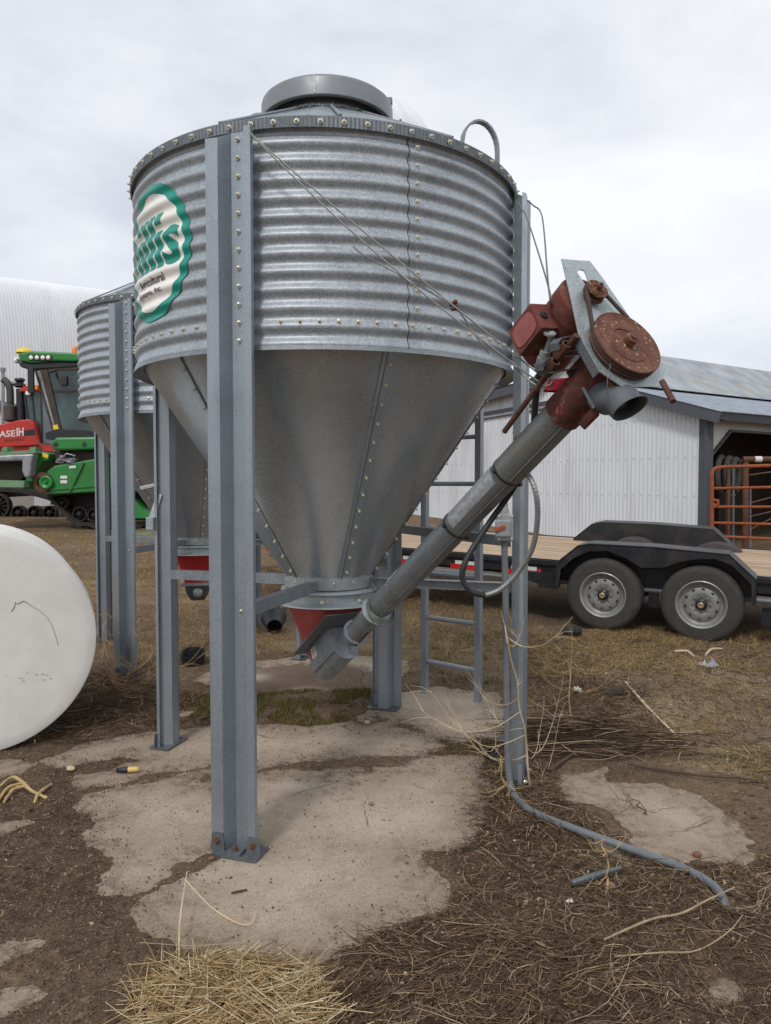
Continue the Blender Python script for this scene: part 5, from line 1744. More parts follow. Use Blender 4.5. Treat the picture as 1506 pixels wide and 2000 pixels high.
mb = MB(); pr(mb, [(36, 764), (46, 754), (80, 752), (82, 765)], YR + .2, 1.6); mb.build('cab_roof', M['tractor_red'], rt)
mb = MB(); pr(mb, [(46, 766), (80, 766), (84, 865), (70, 862), (60, 820), (52, 818)], YR + .25, 1.5); mb.build('cab_glass', M['glass'], rt)
mb = MB()
for q in ([(46, 766), (49, 766), (56, 818), (53, 818)], [(60, 766), (63, 766), (72, 850), (69, 850)], [(78, 766), (81, 766), (84, 865), (81, 865)]):
    pr(mb, q, YR + .23, 0.06)
mb.build('cab_pillar', M['black_paint'], rt)
mb = MB(); mb.box(U(55, 768, YR + .15), (0.10, 0.1, 0.09)); mb.build('headlight', M['lamp'], rt)
mb = MB(); mb.box(U(67, 757, YR + .15), (0.2, 0.1, 0.12)); mb.build('work_lamp', M['amber'], rt)
# track: belt round a big driver and three rollers
mb = MB()
ct = smooth_path([U(-50, 1012, YR), U(-52, 985, YR), U(-20, 962, YR), U(40, 962, YR), U(120, 985, YR), U(124, 1005, YR), U(110, 1015, YR), U(20, 1018, YR), U(-30, 1018, YR), U(-50, 1012, YR)], 5)
rings = []
for i, p in enumerate(ct[:-1]):
    tn = (ct[(i + 1) % (len(ct) - 1)] - ct[i - 1]).normalized(); nn = tn.cross(Vector((0, 1, 0)))
    k = 0.04 if i % 2 else 0.0
    rings.append([p + nn * (0.05 + k), p + nn * (0.05 + k) + Vector((0, .75, 0)), p - nn * .02 + Vector((0, .75, 0)), p - nn * .02])
mb.loft(rings + [rings[0]])
mb.build('track', M['track'], rt)
def spoked(mb, c, r, n, w=0.2):
    mb.lathe([(r * 0.86, -w / 2), (r, -w / 2), (r, w / 2), (r * 0.86, w / 2), (r * 0.86, -w / 2)], c, Vector((0, -1, 0)), 28)
    mb.lathe([(r * 0.3, -w / 2), (r * 0.3, w / 2 + .03), (r * 0.12, w / 2 + .05), (0.001, w / 2 + .05)], c, Vector((0, -1, 0)), 16)
    for k in range(n):
        a = 2 * PI * k / n
        d_ = Vector((math.cos(a), 0, math.sin(a)))
        mb.box(c + d_ * r * 0.58, (r * 0.6, w * 0.4, r * 0.09), d_, Vector((0, 1, 0)), d_.cross(Vector((0, 1, 0))))
    mb.lathe([(r * 0.86, 0.02 - w / 2), (0.001, 0.02 - w / 2)], c, Vector((0, -1, 0)), 24)
mb = MB(); spoked(mb, U(-3, 988, YR - .02), 0.34, 12); mb.build('drive_wheel', M['track'], rt)
for pxa in (38, 69, 99):
    mb = MB(); spoked(mb, U(pxa, 1001, YR - .02), 0.19, 6, 0.16); mb.build('roller', M['track'], rt)
mb = MB(); pr(mb, [(-60, 900), (70, 895), (110, 965), (-60, 975)], YR + 0.25, 1.0); mb.build('undercarriage', M['machinery'], rt)

# ------------------------------------------------------------------ green harvester
YC_ = 17.0
hz_ = U(180, 1022, YC_)
cb = thing('combine_harvester', hz_, 'green combine harvester with a glass cab and yellow dome on its roof', 'harvester')
mb = MB()
pr(mb, [(34, 690), (62, 685), (200, 691), (260, 693), (260, 706), (140, 706), (110, 705), (62, 709), (38, 705)], YC_, 2.0); roofc = mb.build('cab_roof', M['jd_green'], cb, bevel=0.04)
mb = MB(); pr(mb, [(30, 699), (38, 705), (62, 709), (110, 706), (160, 707), (150, 716), (110, 719), (60, 722), (40, 717)], YC_ + .06, 1.9); mb.build('roof_underside', M['black_paint'], cb, bevel=0.03)
mb = MB(); pr(mb, [(54, 692), (102, 694), (104, 705), (56, 704)], YC_ - .012, 0.03); bz = mb.build('light_bezel', M['black'], roofc, bevel=0.01)
for pxa in (61, 72.5, 84, 94.5):
    mb = MB(); mb.lathe([(0.048, 0), (0.046, 0.02), (0.03, 0.03), (0.001, 0.034)], U(pxa, 698.5, YC_ - .013), Vector((0, -1, 0)), 16); mb.build('headlight', M['lamp'], bz, smooth=40)
mb = MB(); mb.ball(U(33, 704, YC_ + .2), 0.07, 10); mb.build('front_light', M['lamp'], roofc, smooth=40)
mb = MB(); mb.lathe([(0.19, 0), (0.19, 0.03), (0.15, 0.09), (0.08, 0.115), (0.001, 0.12)], U(48, 690, YC_ + .8), Z3, 20); mb.build('receiver_dome', M['yellow'], roofc, smooth=50)
mb = MB(); mb.lathe([(0.055, 0), (0.055, 0.13), (0.03, 0.16), (0.001, 0.165)], U(146, 690, YC_ + .3), Z3, 14); mb.build('beacon', M['amber'], roofc, smooth=40)
mb = MB(); pr(mb, [(66, 718), (150, 712), (260, 712), (260, 850), (106, 850)], YC_ + .12, 1.8); mb.build('cab_glass', M['glass'], cb)
mb = MB()
for q in ([(78, 722), (92, 722), (122, 850), (112, 850)], [(66, 720), (70, 720), (108, 848), (104, 848)], [(92, 716), (175, 712), (175, 718), (150, 722), (112, 722), (96, 728)], [(104, 762), (160, 760), (160, 764), (106, 766)]):
    pr(mb, q, YC_ + .08, 0.08)
mb.build('cab_pillar', M['machinery'], cb)
mb = MB(); pr(mb, [(71, 724), (79, 724), (110, 838), (103, 838)], YC_ + .10, 0.03); mb.build('windscreen_edge', M['silver_wrap'], cb)
mb = MB(); pr(mb, [(118, 734), (130, 734), (130, 752), (119, 753)], YC_ + .06, 0.06); mb.tube(smooth_path([U(108, 726, YC_ + .08), U(112, 740, YC_ + .08), U(120, 744, YC_ + .08)]), 0.02, 6); mb.build('monitor', M['black'], cb, bevel=0.02)
mb = MB(); pr(mb, [(122, 800), (150, 796), (156, 846), (126, 848)], YC_ + .5, 0.5); pr(mb, [(132, 765), (150, 765), (154, 800), (136, 800)], YC_ + .6, 0.4); mb.build('seat', M['black'], cb, bevel=0.05)
mb = MB(); mb.box(U(61, 743, YC_ - .1), (0.13, 0.08, 0.56)); mb.tube([U(63, 722, YC_), U(62, 735, YC_ - .1)], 0.02, 6); mb.build('mirror', M['black'], cb, bevel=0.03)
mb = MB(); pr(mb, [(103, 831), (112, 829), (116, 846), (106, 847)], YC_ + .06, .02); mb.build('warning_sticker', M['yellow'], cb)
mb = MB(); pr(mb, [(88, 846), (110, 838), (260, 846), (260, 856), (110, 856), (90, 858)], YC_ + .05, 1.9); mb.build('platform', M['black_paint'], cb)
mb = MB(); pr(mb, [(97, 866), (108, 854), (180, 853), (270, 853), (270, 878), (180, 878), (106, 880)], YC_ - .1, 1.4); sh = mb.build('side_shield', M['jd_green'], cb, bevel=0.05)
mb = MB(); mb.lathe([(0.05, 0), (0.05, 0.012), (0.001, 0.014)], U(109, 868, YC_ - .1), Vector((0, -1, 0)), 12); mb.lathe([(0.05, 0), (0.05, 0.012), (0.001, 0.014)], U(165, 868, YC_ - .1), Vector((0, -1, 0)), 12); mb.build('badge', M['black'], sh)
mb = MB(); pr(mb, [(108, 881), (270, 880), (270, 930), (120, 930), (100, 900)], YC_ + .2, 1.2); mb.build('body', M['machinery'], cb)
mb = MB()
pr(mb, [(92, 920), (105, 910), (140, 904), (180, 897), (290, 890), (290, 962), (240, 958), (150, 963), (100, 966), (82, 958), (86, 935)], YC_ - .15, 0.5)
feed = mb.build('lower_shield', M['jd_green'], cb, bevel=0.03)
mb = MB(); pr(mb, [(134, 958), (138, 958), (164, 904), (161, 902)], YC_ - .2, 0.06); pr(mb, [(90, 954), (92, 958), (240, 946), (240, 943)], YC_ - .18, 0.04); mb.build('shield_rib', M['jd_green'], feed)
for q in ([(135, 910), (148, 909), (148, 914), (135, 915)], [(118, 929), (131, 929), (131, 935), (118, 935)], [(118, 938), (131, 938), (131, 944), (118, 944)], [(206, 909), (215, 909), (215, 915), (206, 915)]):
    mb = MB(); pr(mb, q, YC_ - .162, 0.008); mb.build('sticker', M['white'], feed)
mb = MB(); mb.lathe([(0.13, -0.03), (0.215, -0.03), (0.225, 0.0), (0.215, 0.03), (0.13, 0.03)], U(84, 942, YC_ - .2), Vector((0, -1, 0)), 28); mb.build('belt_pulley', M['rust'], feed, smooth=40)
mb = MB(); mb.lathe([(0.15, 0.0), (0.15, 0.06), (0.12, 0.07), (0.05, 0.04), (0.03, 0.08), (0.001, 0.08)], U(91, 942, YC_ - .2), Vector((0, -1, 0)), 24); mb.build('pulley_hub', M['jd_green'], feed, smooth=40)
mb = MB(); pr(mb, [(72, 880), (96, 886), (94, 900), (82, 902), (72, 918), (58, 954), (44, 956), (46, 946)], YC_ - .1, 1.4); mb.build('feeder_arm', M['jd_green'], cb, bevel=0.03)
mb = MB(); pr(mb, [(83, 885), (95, 889), (93, 895), (82, 892)], YC_ - .112, 0.012); mb.build('warning_sticker', M['yellow'], cb)
mb = MB(); pr(mb, [(-60, 886), (68, 879), (70, 885), (-60, 894)], YC_ - .4, 1.6); pr(mb, [(-60, 936), (48, 939), (46, 952), (-60, 950)], YC_ - .4, 1.6)
for (x_, w_) in ((4, 10), (58, 12)): pr(mb, [(x_, 874), (x_ + w_, 872), (x_ + w_, 881), (x_, 882)], YC_ - .3, .3)
mb.build('header_frame', M['pale_green'], cb)
mb = MB(); pr(mb, [(-60, 893), (60, 886), (62, 896), (44, 905), (46, 930), (40, 938), (-60, 938)], YC_ + .1, 1.0); mb.build('header_drum', M['machinery'], cb)
mb = MB(); pr(mb, [(-60, 893), (20, 888), (66, 886), (62, 900), (58, 932), (48, 934), (42, 920), (43, 900), (-60, 902)], YC_ - .42, 0.3); mb.build('tarp_wrap', M['silver_wrap'], cb, bevel=0.04)
mb = MB()
mb.tube([U(118, 898, YC_ - .2), U(130, 886, YC_ - .2), U(147, 890, YC_ - .2), U(138, 902, YC_ - .2)], 0.02, 6, closed=True)
for k in range(10):
    mb.box(U(118 + random.uniform(0, 26), 898 + random.uniform(-8, 8), YC_ - .1), (random.uniform(.05, .2), .1, random.uniform(.03, .1)))
mb.build('exposed_linkage', M['silver_wrap'], cb)
# crawler track and running gear in shadow below
ct = smooth_path([U(96, 975, YC_), U(104, 966, YC_), U(180, 962, YC_), U(300, 964, YC_), U(306, 1000, YC_), U(300, 1022, YC_), U(220, 1025, YC_), U(152, 1023, YC_), U(134, 1012, YC_), U(110, 990, YC_), U(96, 975, YC_)], 6)
rings = []
for i, p in enumerate(ct[:-1]):
    tn = (ct[(i + 1) % (len(ct) - 1)] - ct[i - 1]).normalized(); nn = tn.cross(Vector((0, 1, 0)))
    k = 0.06 if i % 3 == 0 else 0.0
    rings.append([p + nn * (0.03 + k) + Vector((0, .05, 0)), p + nn * (0.03 + k) + Vector((0, .7, 0)), p - nn * .04 + Vector((0, .7, 0)), p - nn * .04 + Vector((0, .05, 0))])
mb = MB(); mb.loft(rings + [rings[0]])
mb.build('track', M['track'], cb)
for pxa, pya, rr in ((158, 1004, .17), (186, 1006, .16), (214, 1006, .16), (242, 1006, .16), (124, 982, .13)):
    mb = MB(); spoked(mb, U(pxa, pya, YC_ + .2), rr, 6, 0.16); mb.build('roller', M['track'], cb)
mb = MB(); pr(mb, [(96, 966), (300, 962), (300, 1018), (170, 1010), (128, 980)], YC_ + .5, 1.2); mb.build('running_gear', M['track'], cb)
mb = MB(); pr(mb, [(262, 975), (292, 1008), (292, 1012), (262, 1012)], YC_ - .1, 0.5); mb.build('rear_shield', M['jd_green'], cb)
mb = MB(); mb.lathe([(0.28, 0), (0.28, 0.03), (0.26, 0.03), (0.26, 0.0)], U(288, 1042, 14.5), Z3, 30); 
for k in range(6):
    a = PI * k / 6; d_ = Vector((math.cos(a), math.sin(a), 0)); mb.box(U(288, 1041, 14.5), (0.54, 0.012, 0.012), d_, Vector((-d_.y, d_.x, 0)))
o_ = mb.build('round_grate', M['pale_green'], origin=U(288, 1044, 14.5)); tag(o_, 'faded green round grate lying on the dirt beyond the bins', 'grate')

# ------------------------------------------------------------------ white tank
tk0 = G(-25, 1470, 0.0)
TKc = U(-45, 1261, 4.25); TR = 0.642
TKc.z = TR + 0.023
axd = Vector((-0.46, 0.888, 0)).normalized()
tank = thing('storage_tank', (TKc.x, TKc.y, 0), 'white horizontal storage tank with a cracked round end at the left edge', 'tank')
t = NT('tank_white'); n1 = t.noise(5, 7, 0.65); n2 = t.noise(60, 6, 0.75); n3 = t.noise(18, 5, 0.8)
c = t.ramp(n1, [(0.3, S(220, 218, 213)), (0.7, S(234, 232, 228))])
c = t.mix(t.ramp(n2, [(0.66, 0.0), (0.72, 0.6)]), c, S(110, 106, 100))
c = t.mix(t.ramp(n3, [(0.6, 0.0), (0.7, 0.25)]), c, S(176, 168, 158))
t.bump(n1, 0.15, 0.01)
M['tank'] = t.set(c, 0.5, 0.0)
M['tank_band'] = paint('tank_band', S(150, 150, 150), 0.5, 0.12, 5, (100, 92, 84), 0.2, 0.3)
mb = MB(); mb.lathe([(TR - 0.006, 0.02), (TR, 0.03), (TR + 0.0, 1.05), (TR - .02, 1.08), (0.001, 1.10)], TKc, axd, 96); mb.build('shell', M['tank_band'], tank, smooth=35)
for k in range(4):
    mb = MB(); z = 0.14 + k * 0.26; mb.lathe([(TR - 0.002, z - .035), (TR + .016, z - .02), (TR + .016, z + .02), (TR - .002, z + .035)], TKc, axd, 80); mb.build('hoop', M['tank'], tank, smooth=35)
mb = MB(); mb.lathe([(TR - 0.012, 0.03), (TR + 0.004, 0.026), (TR + 0.005, 0.002), (TR + 0.002, -0.004), (TR - 0.006, -0.008), (TR * 0.9, -0.014), (TR * .35, -0.018), (0.001, -0.019)], TKc, axd, 110)
endc = mb.build('end_panel', M['tank'], tank, smooth=25)
def tkp(px, py): 
    p = onplane(px, py, TKc - axd * 0.0185, axd); r_ = (p - TKc - axd * (p - TKc).dot(axd)).length / TR
    return p + axd * (0.003 * max(0, r_ - .5) * 2)
mb = MB()
mb.tube([tkp(*q) for q in ((22, 1195), (28, 1186), (30, 1176), (34, 1180), (44, 1175), (48, 1174), (56, 1180))], 0.0017, 5)
mb.tube(smooth_path([tkp(*q) for q in ((56, 1180), (80, 1195), (98, 1215), (108, 1240), (114, 1262))]), 0.0010, 5)
for k in range(10):
    x_, y_ = random.uniform(0, 110), 1322 + random.uniform(-8, 8)
    mb.tube([tkp(x_, y_), tkp(x_ + random.uniform(2, 7), y_ + random.uniform(-3, 2))], 0.0011, 4)
mb.build('crack', M['dark_grey'], endc)
mb = MB()
for k in range(2):
    q = TKc + axd * (0.25 + 0.6 * k)
    mb.box(q + Z3 * (-TR + 0.0 - 0.005), (0.95, 0.09, 0.06), axd.cross(Z3), axd, Z3)
mb.build('cradle', M['black_paint'], tank)
mb = MB()
for q in ((38, 1470, 32, 1450), (68, 1466, 68, 1444)):
    a_ = U(q[0], q[1], 4.42); b_ = U(q[2], q[3], 4.42)
    mb.tube([a_, b_], 0.004, 5)
mb.build('loose_tie', M['white'], tank)

# ------------------------------------------------------------------ small things on the ground
def stick(name, pts, r, mat, label, cat, group=None, sub=5):
    P = [GS(a, b) + Z3 * (z) for (a, b, z) in pts]
    mb = MB(); SPp = smooth_path(P, sub)
    n = len(SPp)
    mb.tube(SPp, [r * (0.75 + 0.4 * math.sin(3.0 * i / n + .5)) for i in range(n)], 7)
    return tag(mb.build(name, mat, smooth=50, origin=P[0]), label, cat, group)
M['stalk'] = paint('dry_stalk', S(176, 148, 104), 0.85, 0.2, 12, (110, 84, 60), 0, 0.4)
M['pale_stalk'] = paint('pale_stalk', S(198, 178, 146), 0.85, 0.15, 12, (120, 98, 74), 0, 0.3)
M['grey_twig'] = paint('grey_twig', S(160, 138, 112), 0.9, 0.25, 14, (96, 78, 62), 0, 0.5)
M['dark_twig'] = paint('dark_twig', S(84, 66, 54), 0.9, 0.25, 12)
sd_ = thing('screwdriver', GS(250, 1508), 'old screwdriver with a black and yellow handle lying on the concrete', 'screwdriver')
a_ = GS(166, 1512) + Z3 * 0.012; b_ = GS(228, 1510) + Z3 * 0.016; d_ = (b_ - a_).normalized()
mb = MB(); mb.tube([a_, b_ + d_ * 0.01], 0.0036, 8); mb.build('shank', M['rust'], sd_)
mb = MB(); mb.lathe([(0.004, -0.002), (0.013, 0.0), (0.0145, 0.006), (0.011, 0.012), (0.014, 0.02), (0.0148, 0.05), (0.0145, 0.062)], b_, d_, 14); mb.build('grip', M['black'], sd_, smooth=40)
mb = MB(); mb.lathe([(0.0145, 0.062), (0.0155, 0.066), (0.0155, 0.105), (0.0135, 0.116), (0.008, 0.122), (0.001, 0.123)], b_, d_, 14); mb.build('handle', paint('amber_handle', S(206, 176, 104), 0.4, 0.1, 20, (150, 130, 90)), sd_, smooth=40)

def bucket(name, px, py, r, h, tilt, mat, label, cat, inner=None):
    c_ = GS(px, py)
    mb = MB(); axis = Vector(tilt).normalized()
    c_ = c_ + Z3 * 0.01
    mb.lathe([(0.001, 0.0), (r * 0.72, 0.0), (r * 0.74, 0.01), (r, h), (r * 1.06, h), (r * 1.06, h - 0.012), (r * 1.0, h - .014)], c_, axis, 28)
    mb.lathe([(r * 0.96, h - .001), (r * 0.70, 0.014), (0.001, 0.012)], c_, axis, 28)
    return tag(mb.build(name, mat, smooth=40, origin=c_), label, cat)
q = GS(532, 1240)
mb = MB(); axd2 = Vector((0.18, -0.95, -0.24)).normalized(); c_ = q + Z3 * 0.115 + Vector((0, .12, 0))
mb.lathe([(0.125, -0.10), (0.135, -0.098), (0.13, -0.085), (0.08, 0.12), (0.072, 0.122), (0.068, 0.10), (0.11, -0.08), (0.001, -0.085)], c_, axd2, 28)
tag(mb.build('plastic_cone', M['black'], smooth=40, origin=q), 'black plastic funnel cone lying on its side under the front bin', 'cone')
q = GS(377, 1296)
mb = MB(); mb.lathe([(0.001, 0.01), (0.09, 0.01), (0.105, 0.10), (0.112, 0.102), (0.112, 0.09), (0.106, 0.085), (0.094, 0.0), (0.001, 0.0)], q + Z3 * 0.005, Vector((0.05, -0.22, 1)).normalized(), 26)
tag(mb.build('feed_pan', M['black'], smooth=40, origin=q), 'low black plastic pan on the dirt between the bin legs', 'pan')
q = GS(1118, 1243)
mb = MB(); mb.tube([q + Vector((-.10, 0, .04)), q + Vector((-.08, 0, .05)), q + Vector((0.08, .02, .05)), q + Vector((.10, .02, .04))], [0.02, 0.05, 0.055, 0.02], 10)
for k in range(4): mb.lathe([(0.052, -.006), (0.060, 0), (0.052, .006)], q + Vector((-.06 + .04 * k, .01, .05)), Vector((1, .1, 0)), 14)
tag(mb.build('ribbed_coupling', M['black'], smooth=35, origin=q), 'black ribbed plastic coupling by the trailer wheel', 'coupling')
q = GS(962, 1492)
mb = MB(); mb.lathe([(0.001, -.03), (0.04, -.03), (0.046, 0.02), (0.036, 0.022), (0.03, -.02), (0.001, -.02)], q + Z3 * 0.05, Vector((-.4, -.85, .3)).normalized(), 18)
tag(mb.build('plastic_cup', M['black'], smooth=40, origin=q), 'small black plastic cup beside the foot of the right leg', 'cup')
# crumpled black plastic and white scraps
def scrap(px, py, sx, sz, mat, label, name, cat, seed):
    rs = random.Random(seed); c_ = GS(px, py); mb = MB(); n = 6; vs = []
    for j in range(n + 1):
        for i in range(n + 1):
            vs.append(c_ + Vector(((i / n - .5) * sx, (j / n - .5) * sx * 0.7, 0.01 + abs(rs.gauss(0, 1)) * sz * (0.6 if 0 < i < n and 0 < j < n else 0.25))))
    fs = [(j * (n + 1) + i, j * (n + 1) + i + 1, (j + 1) * (n + 1) + i + 1, (j + 1) * (n + 1) + i) for j in range(n) for i in range(n)]
    mb.add(vs, fs)
    return tag(mb.build(name, mat, origin=c_), label, cat)
scrap(1202, 1356, 0.16, 0.04, M['black'], 'crumpled black plastic at the head of the pale stick', 'plastic_scrap', 'plastic scrap', 1)
scrap(1386, 1302, 0.16, 0.03, M['silver_wrap'], 'crumpled grey plastic sheet near the right trailer wheel', 'plastic_scrap', 'plastic scrap', 2)
scrap(1128, 1352, 0.06, 0.03, M['white'], 'white paper tatter caught in dark twigs right of the ladder', 'paper_scrap', 'paper', 3)
scrap(1096, 1403, 0.09, 0.008, M['white'], 'flat white scrap lying on brown litter right of the leg', 'paper_scrap', 'paper', 4)
scrap(1113, 1766, 0.025, 0.006, M['white'], 'tiny white scrap by the rusty pipe in the litter', 'paper_scrap', 'paper', 5)
q = GS(717, 1414); mb = MB(); mb.box(q + Z3 * 0.012, (0.032, 0.02, 0.018)); tag(mb.build('stone_chip', M['pale_stalk'], bevel=0.003, origin=q), 'pale square chip on the concrete before the back leg', 'chip')
def stone(px, py, r, mat, label, seed):
    rs = random.Random(seed); bm = bmesh.new(); bmesh.ops.create_icosphere(bm, subdivisions=2, radius=r)
    for v in bm.verts: v.co = Vector((v.co.x * 1.2, v.co.y, v.co.z * 0.7)) * (1 + rs.uniform(-.14, .14))
    me = bpy.data.meshes.new('stone'); bm.to_mesh(me); bm.free(); me.materials.append(mat)
    o = bpy.data.objects.new('stone', me); COL.objects.link(o); o.location = GS(px, py) + Z3 * r * .5
    tag(o, label, 'stone')
M['stone'] = paint('stone', S(120, 84, 66), 0.9, 0.25, 20)
M['stone_grey'] = paint('stone_grey', S(126, 112, 98), 0.9, 0.2, 20)
stone(1361, 1672, 0.016, M['stone'], 'reddish stone on the right concrete patch', 1)
stone(725, 1572, 0.012, M['stone_grey'], 'small dark pebble on the concrete left of the right leg', 2)
stone(775, 1712, 0.006, M['stone_grey'], 'tiny dark pebble on the bare concrete at centre', 3)
stone(413, 1679, 0.012, M['stone'], 'brown clod in front of the front leg foot plate', 4)
stone(138, 1504, 0.02, M['pale_stalk'], 'pale clod by the screwdriver tip', 5)
stone(1190, 1735, 0.02, M['stone_grey'], 'grey clod at the end of the dull grey pipe', 6)
stick('stick', [(452, 1746, .004), (483, 1740, .005)], 0.004, M['dark_twig'], 'short black stick on bare concrete in front of the front leg', 'stick')
stick('stick', [(1222, 1340, .03), (1262, 1388, .035), (1322, 1444, .02)], 0.008, M['pale_stalk'], 'long straight pale stick slanting over the sandy dirt', 'stick')
stick('stick', [(1318, 1275, .015), (1342, 1278, .03), (1356, 1286, .015)], 0.010, M['pale_stalk'], 'curved pale stick left of the grey plastic sheet', 'stick')
stick('stick', [(1378, 1283, .015), (1390, 1274, .03), (1410, 1271, .02)], 0.010, M['pale_stalk'], 'bent pale stick above the grey plastic sheet', 'stick')
stick('stick', [(1180, 1852, .03), (1270, 1818, .04), (1330, 1800, .03), (1380, 1785, .05), (1434, 1764, .06)], 0.0036, M['grey_twig'], 'long pale twig lying by the lower end of the conduit', 'twig')
stick('stick', [(1200, 1880, .02), (1290, 1878, .03), (1360, 1874, .03), (1420, 1850, .05), (1450, 1820, .06)], 0.0022, M['grey_twig'], 'thin bent twig below the long pale twig', 'twig')
stick('steel_cable', [(1225, 1502, .03), (1290, 1514, .03), (1370, 1525, .03), (1440, 1530, .03), (1480, 1532, .02)], 0.008, M['dark_twig'], 'dark bent rod running along the far edge of the right concrete patch', 'rod')
stick('rusty_pipe', [(1116, 1740, .03), (1160, 1728, .035), (1212, 1712, .035)], 0.011, M['galv_dark'], 'short dull grey pipe half buried in the litter', 'pipe')
stick('stick', [(1070, 1512, .02), (1105, 1492, .03), (1135, 1470, .02)], 0.008, M['dark_twig'], 'dark stick beside the right leg above the concrete patch', 'stick')
root_ = thing('tree_root', GS(40, 1560), 'pale forked root lying on the mud at the left edge', 'root')
for pts in ([(-20, 1560, .03), (20, 1530, .07), (40, 1535, .07), (62, 1552, .05), (92, 1562, .02)], [(-10, 1580, .02), (14, 1548, .05), (44, 1540, .07)], [(8, 1570, .02), (26, 1550, .05), (50, 1544, .06)], [(66, 1576, .02), (76, 1556, .04), (100, 1535, .02)]):
    P = smooth_path([GS(a, b) + Z3 * z * .4 for a, b, z in pts], 6); n = len(P)
    mb = MB(); mb.tube(P, [(0.010 - 0.007 * abs(i / n - .6)) * random.uniform(.8, 1.2) for i in range(n)], 8); mb.build('limb', M['stalk'], root_, smooth=50)

# ------------------------------------------------------------------ weeds
def weed(name, base, H, nb, label, cat, seed, lean=(0, 0), mat=None, spread=0.5, r0=0.006, start=None):
    rs = random.Random(seed); mat = mat or M['stalk']
    w = thing(name, base, label, cat)
    P = [base + Vector((lean[0] * t_ ** 1.3 + rs.gauss(0, .008), lean[1] * t_ + rs.gauss(0, .008), H * t_)) for t_ in np.linspace(0, 1, 9)]
    mb = MB(); SPp = smooth_path(P, 3); n = len(SPp); mb.tube(SPp, [r0 * (1 - .75 * i / n) for i in range(n)], 6); mb.build('stem', mat, w, smooth=60)
    for k in range(nb):
        f_ = 0.08 + 0.85 * rs.random(); p0 = SPp[int(f_ * (n - 1))]
        a = rs.uniform(0, 2 * PI); L = spread * (0.45 + 0.7 * rs.random()) * (1.15 - f_ * .6)
        up = rs.uniform(0.05, 0.5)
        d_ = Vector((math.cos(a), math.sin(a), 0))
        Q = [p0 + d_ * (L * t_) + Z3 * (-0.10 * L * math.sin(t_ * PI) * 2 + up * L * t_ * t_) + Vector((0, 0, rs.gauss(0, .005))) for t_ in np.linspace(0, 1, 6)]
        mb = MB(); m_ = smooth_path(Q, 3); mb.tube(m_, [r0 * .42 * (1 - .7 * i / len(m_)) for i in range(len(m_))], 5)
        for j in range(rs.randint(2, 5)):
            b0 = m_[rs.randint(4, len(m_) - 1)]; dd = (d_ + Vector((rs.gauss(0, .7), rs.gauss(0, .7), rs.uniform(-.1, .9)))).normalized(); l2 = L * rs.uniform(.15, .4)
            mb.tube([b0, b0 + dd * l2 * .5 + Z3 * .01, b0 + dd * l2], [r0 * .22, r0 * .18, r0 * .1], 4)
        mb.build('branch', mat, w, smooth=60)
    return w
wb = GS(1035, 1545)
weed('dry_weed', wb, 0.98, 13, 'tall bare dry weed growing up against the right leg', 'weed', 21, (-0.20, -0.30), M['pale_stalk'], 0.55, 0.006)
weed('dry_weed', GS(985, 1560), 0.35, 7, 'short bare weed leaning left of the right leg foot', 'weed', 22, (-0.05, -0.02), M['stalk'], 0.3, 0.005)
weed('dry_weed', GS(1112, 1410), 0.62, 11, 'spindly dry weed standing right of the tall weed', 'weed', 23, (0.02, 0.02), M['stalk'], 0.42, 0.005)
weed('dry_weed', GS(1185, 1740), 0.24, 4, 'broken weed stump standing near the dull grey pipe', 'weed', 24, (-0.01, 0), M['stalk'], 0.13, 0.005)
weed('dry_weed', GS(712, 1380), 0.30, 6, 'thin reddish weed in front of the back leg', 'weed', 25, (-0.03, 0), M['dark_twig'], 0.2, 0.004)
weed('dry_weed', GS(200, 1285), 0.45, 16, 'tangled dry weed round the far leg of the second bin', 'weed', 26, (0.05, 0), M['stalk'], 0.6, 0.005)
weed('dry_weed', GS(285, 1330), 0.34, 22, 'tangled dry weed at the foot of the second bin front leg', 'weed', 27, (0.1, -.05), M['stalk'], 0.75, 0.005)
weed('dry_weed', GS(230, 1350), 0.20, 16, 'low dry tangle between the white tank and the second bin', 'weed', 28, (-0.1, -.05), M['stalk'], 0.7, 0.005)
weed('dry_weed', GS(872, 1285), 0.26, 18, 'low dry weed clump growing behind the foot of the ladder', 'weed', 31, (0.05, 0), M['stalk'], 0.45, 0.0035)
weed('dry_weed', GS(1062, 1330), 0.34, 14, 'ragged dry weed between the right leg and the black coupling', 'weed', 32, (0.03, 0), M['stalk'], 0.5, 0.0035)
weed('dry_weed', GS(1255, 1365), 0.14, 12, 'low ragged weed tuft left of the crumpled grey sheet', 'weed', 33, (0.03, 0), M['dark_twig'], 0.32, 0.003)
weed('dry_weed', GS(345, 1290), 0.30, 14, 'dry weed beside the black pan between the bin legs', 'weed', 34, (0.03, 0), M['stalk'], 0.4, 0.0035)
weed('dry_weed', GS(1475, 1790), 0.28, 7, 'leaning pale weed at the right edge by the twigs', 'weed', 29, (0.05, -.1), M['grey_twig'], 0.3, 0.0028)
weed('dry_weed', GS(1260, 1590), 0.10, 7, 'low twiggy weed at the edge of the right concrete patch', 'weed', 30, (-.1, 0), M['dark_twig'], 0.3, 0.004)

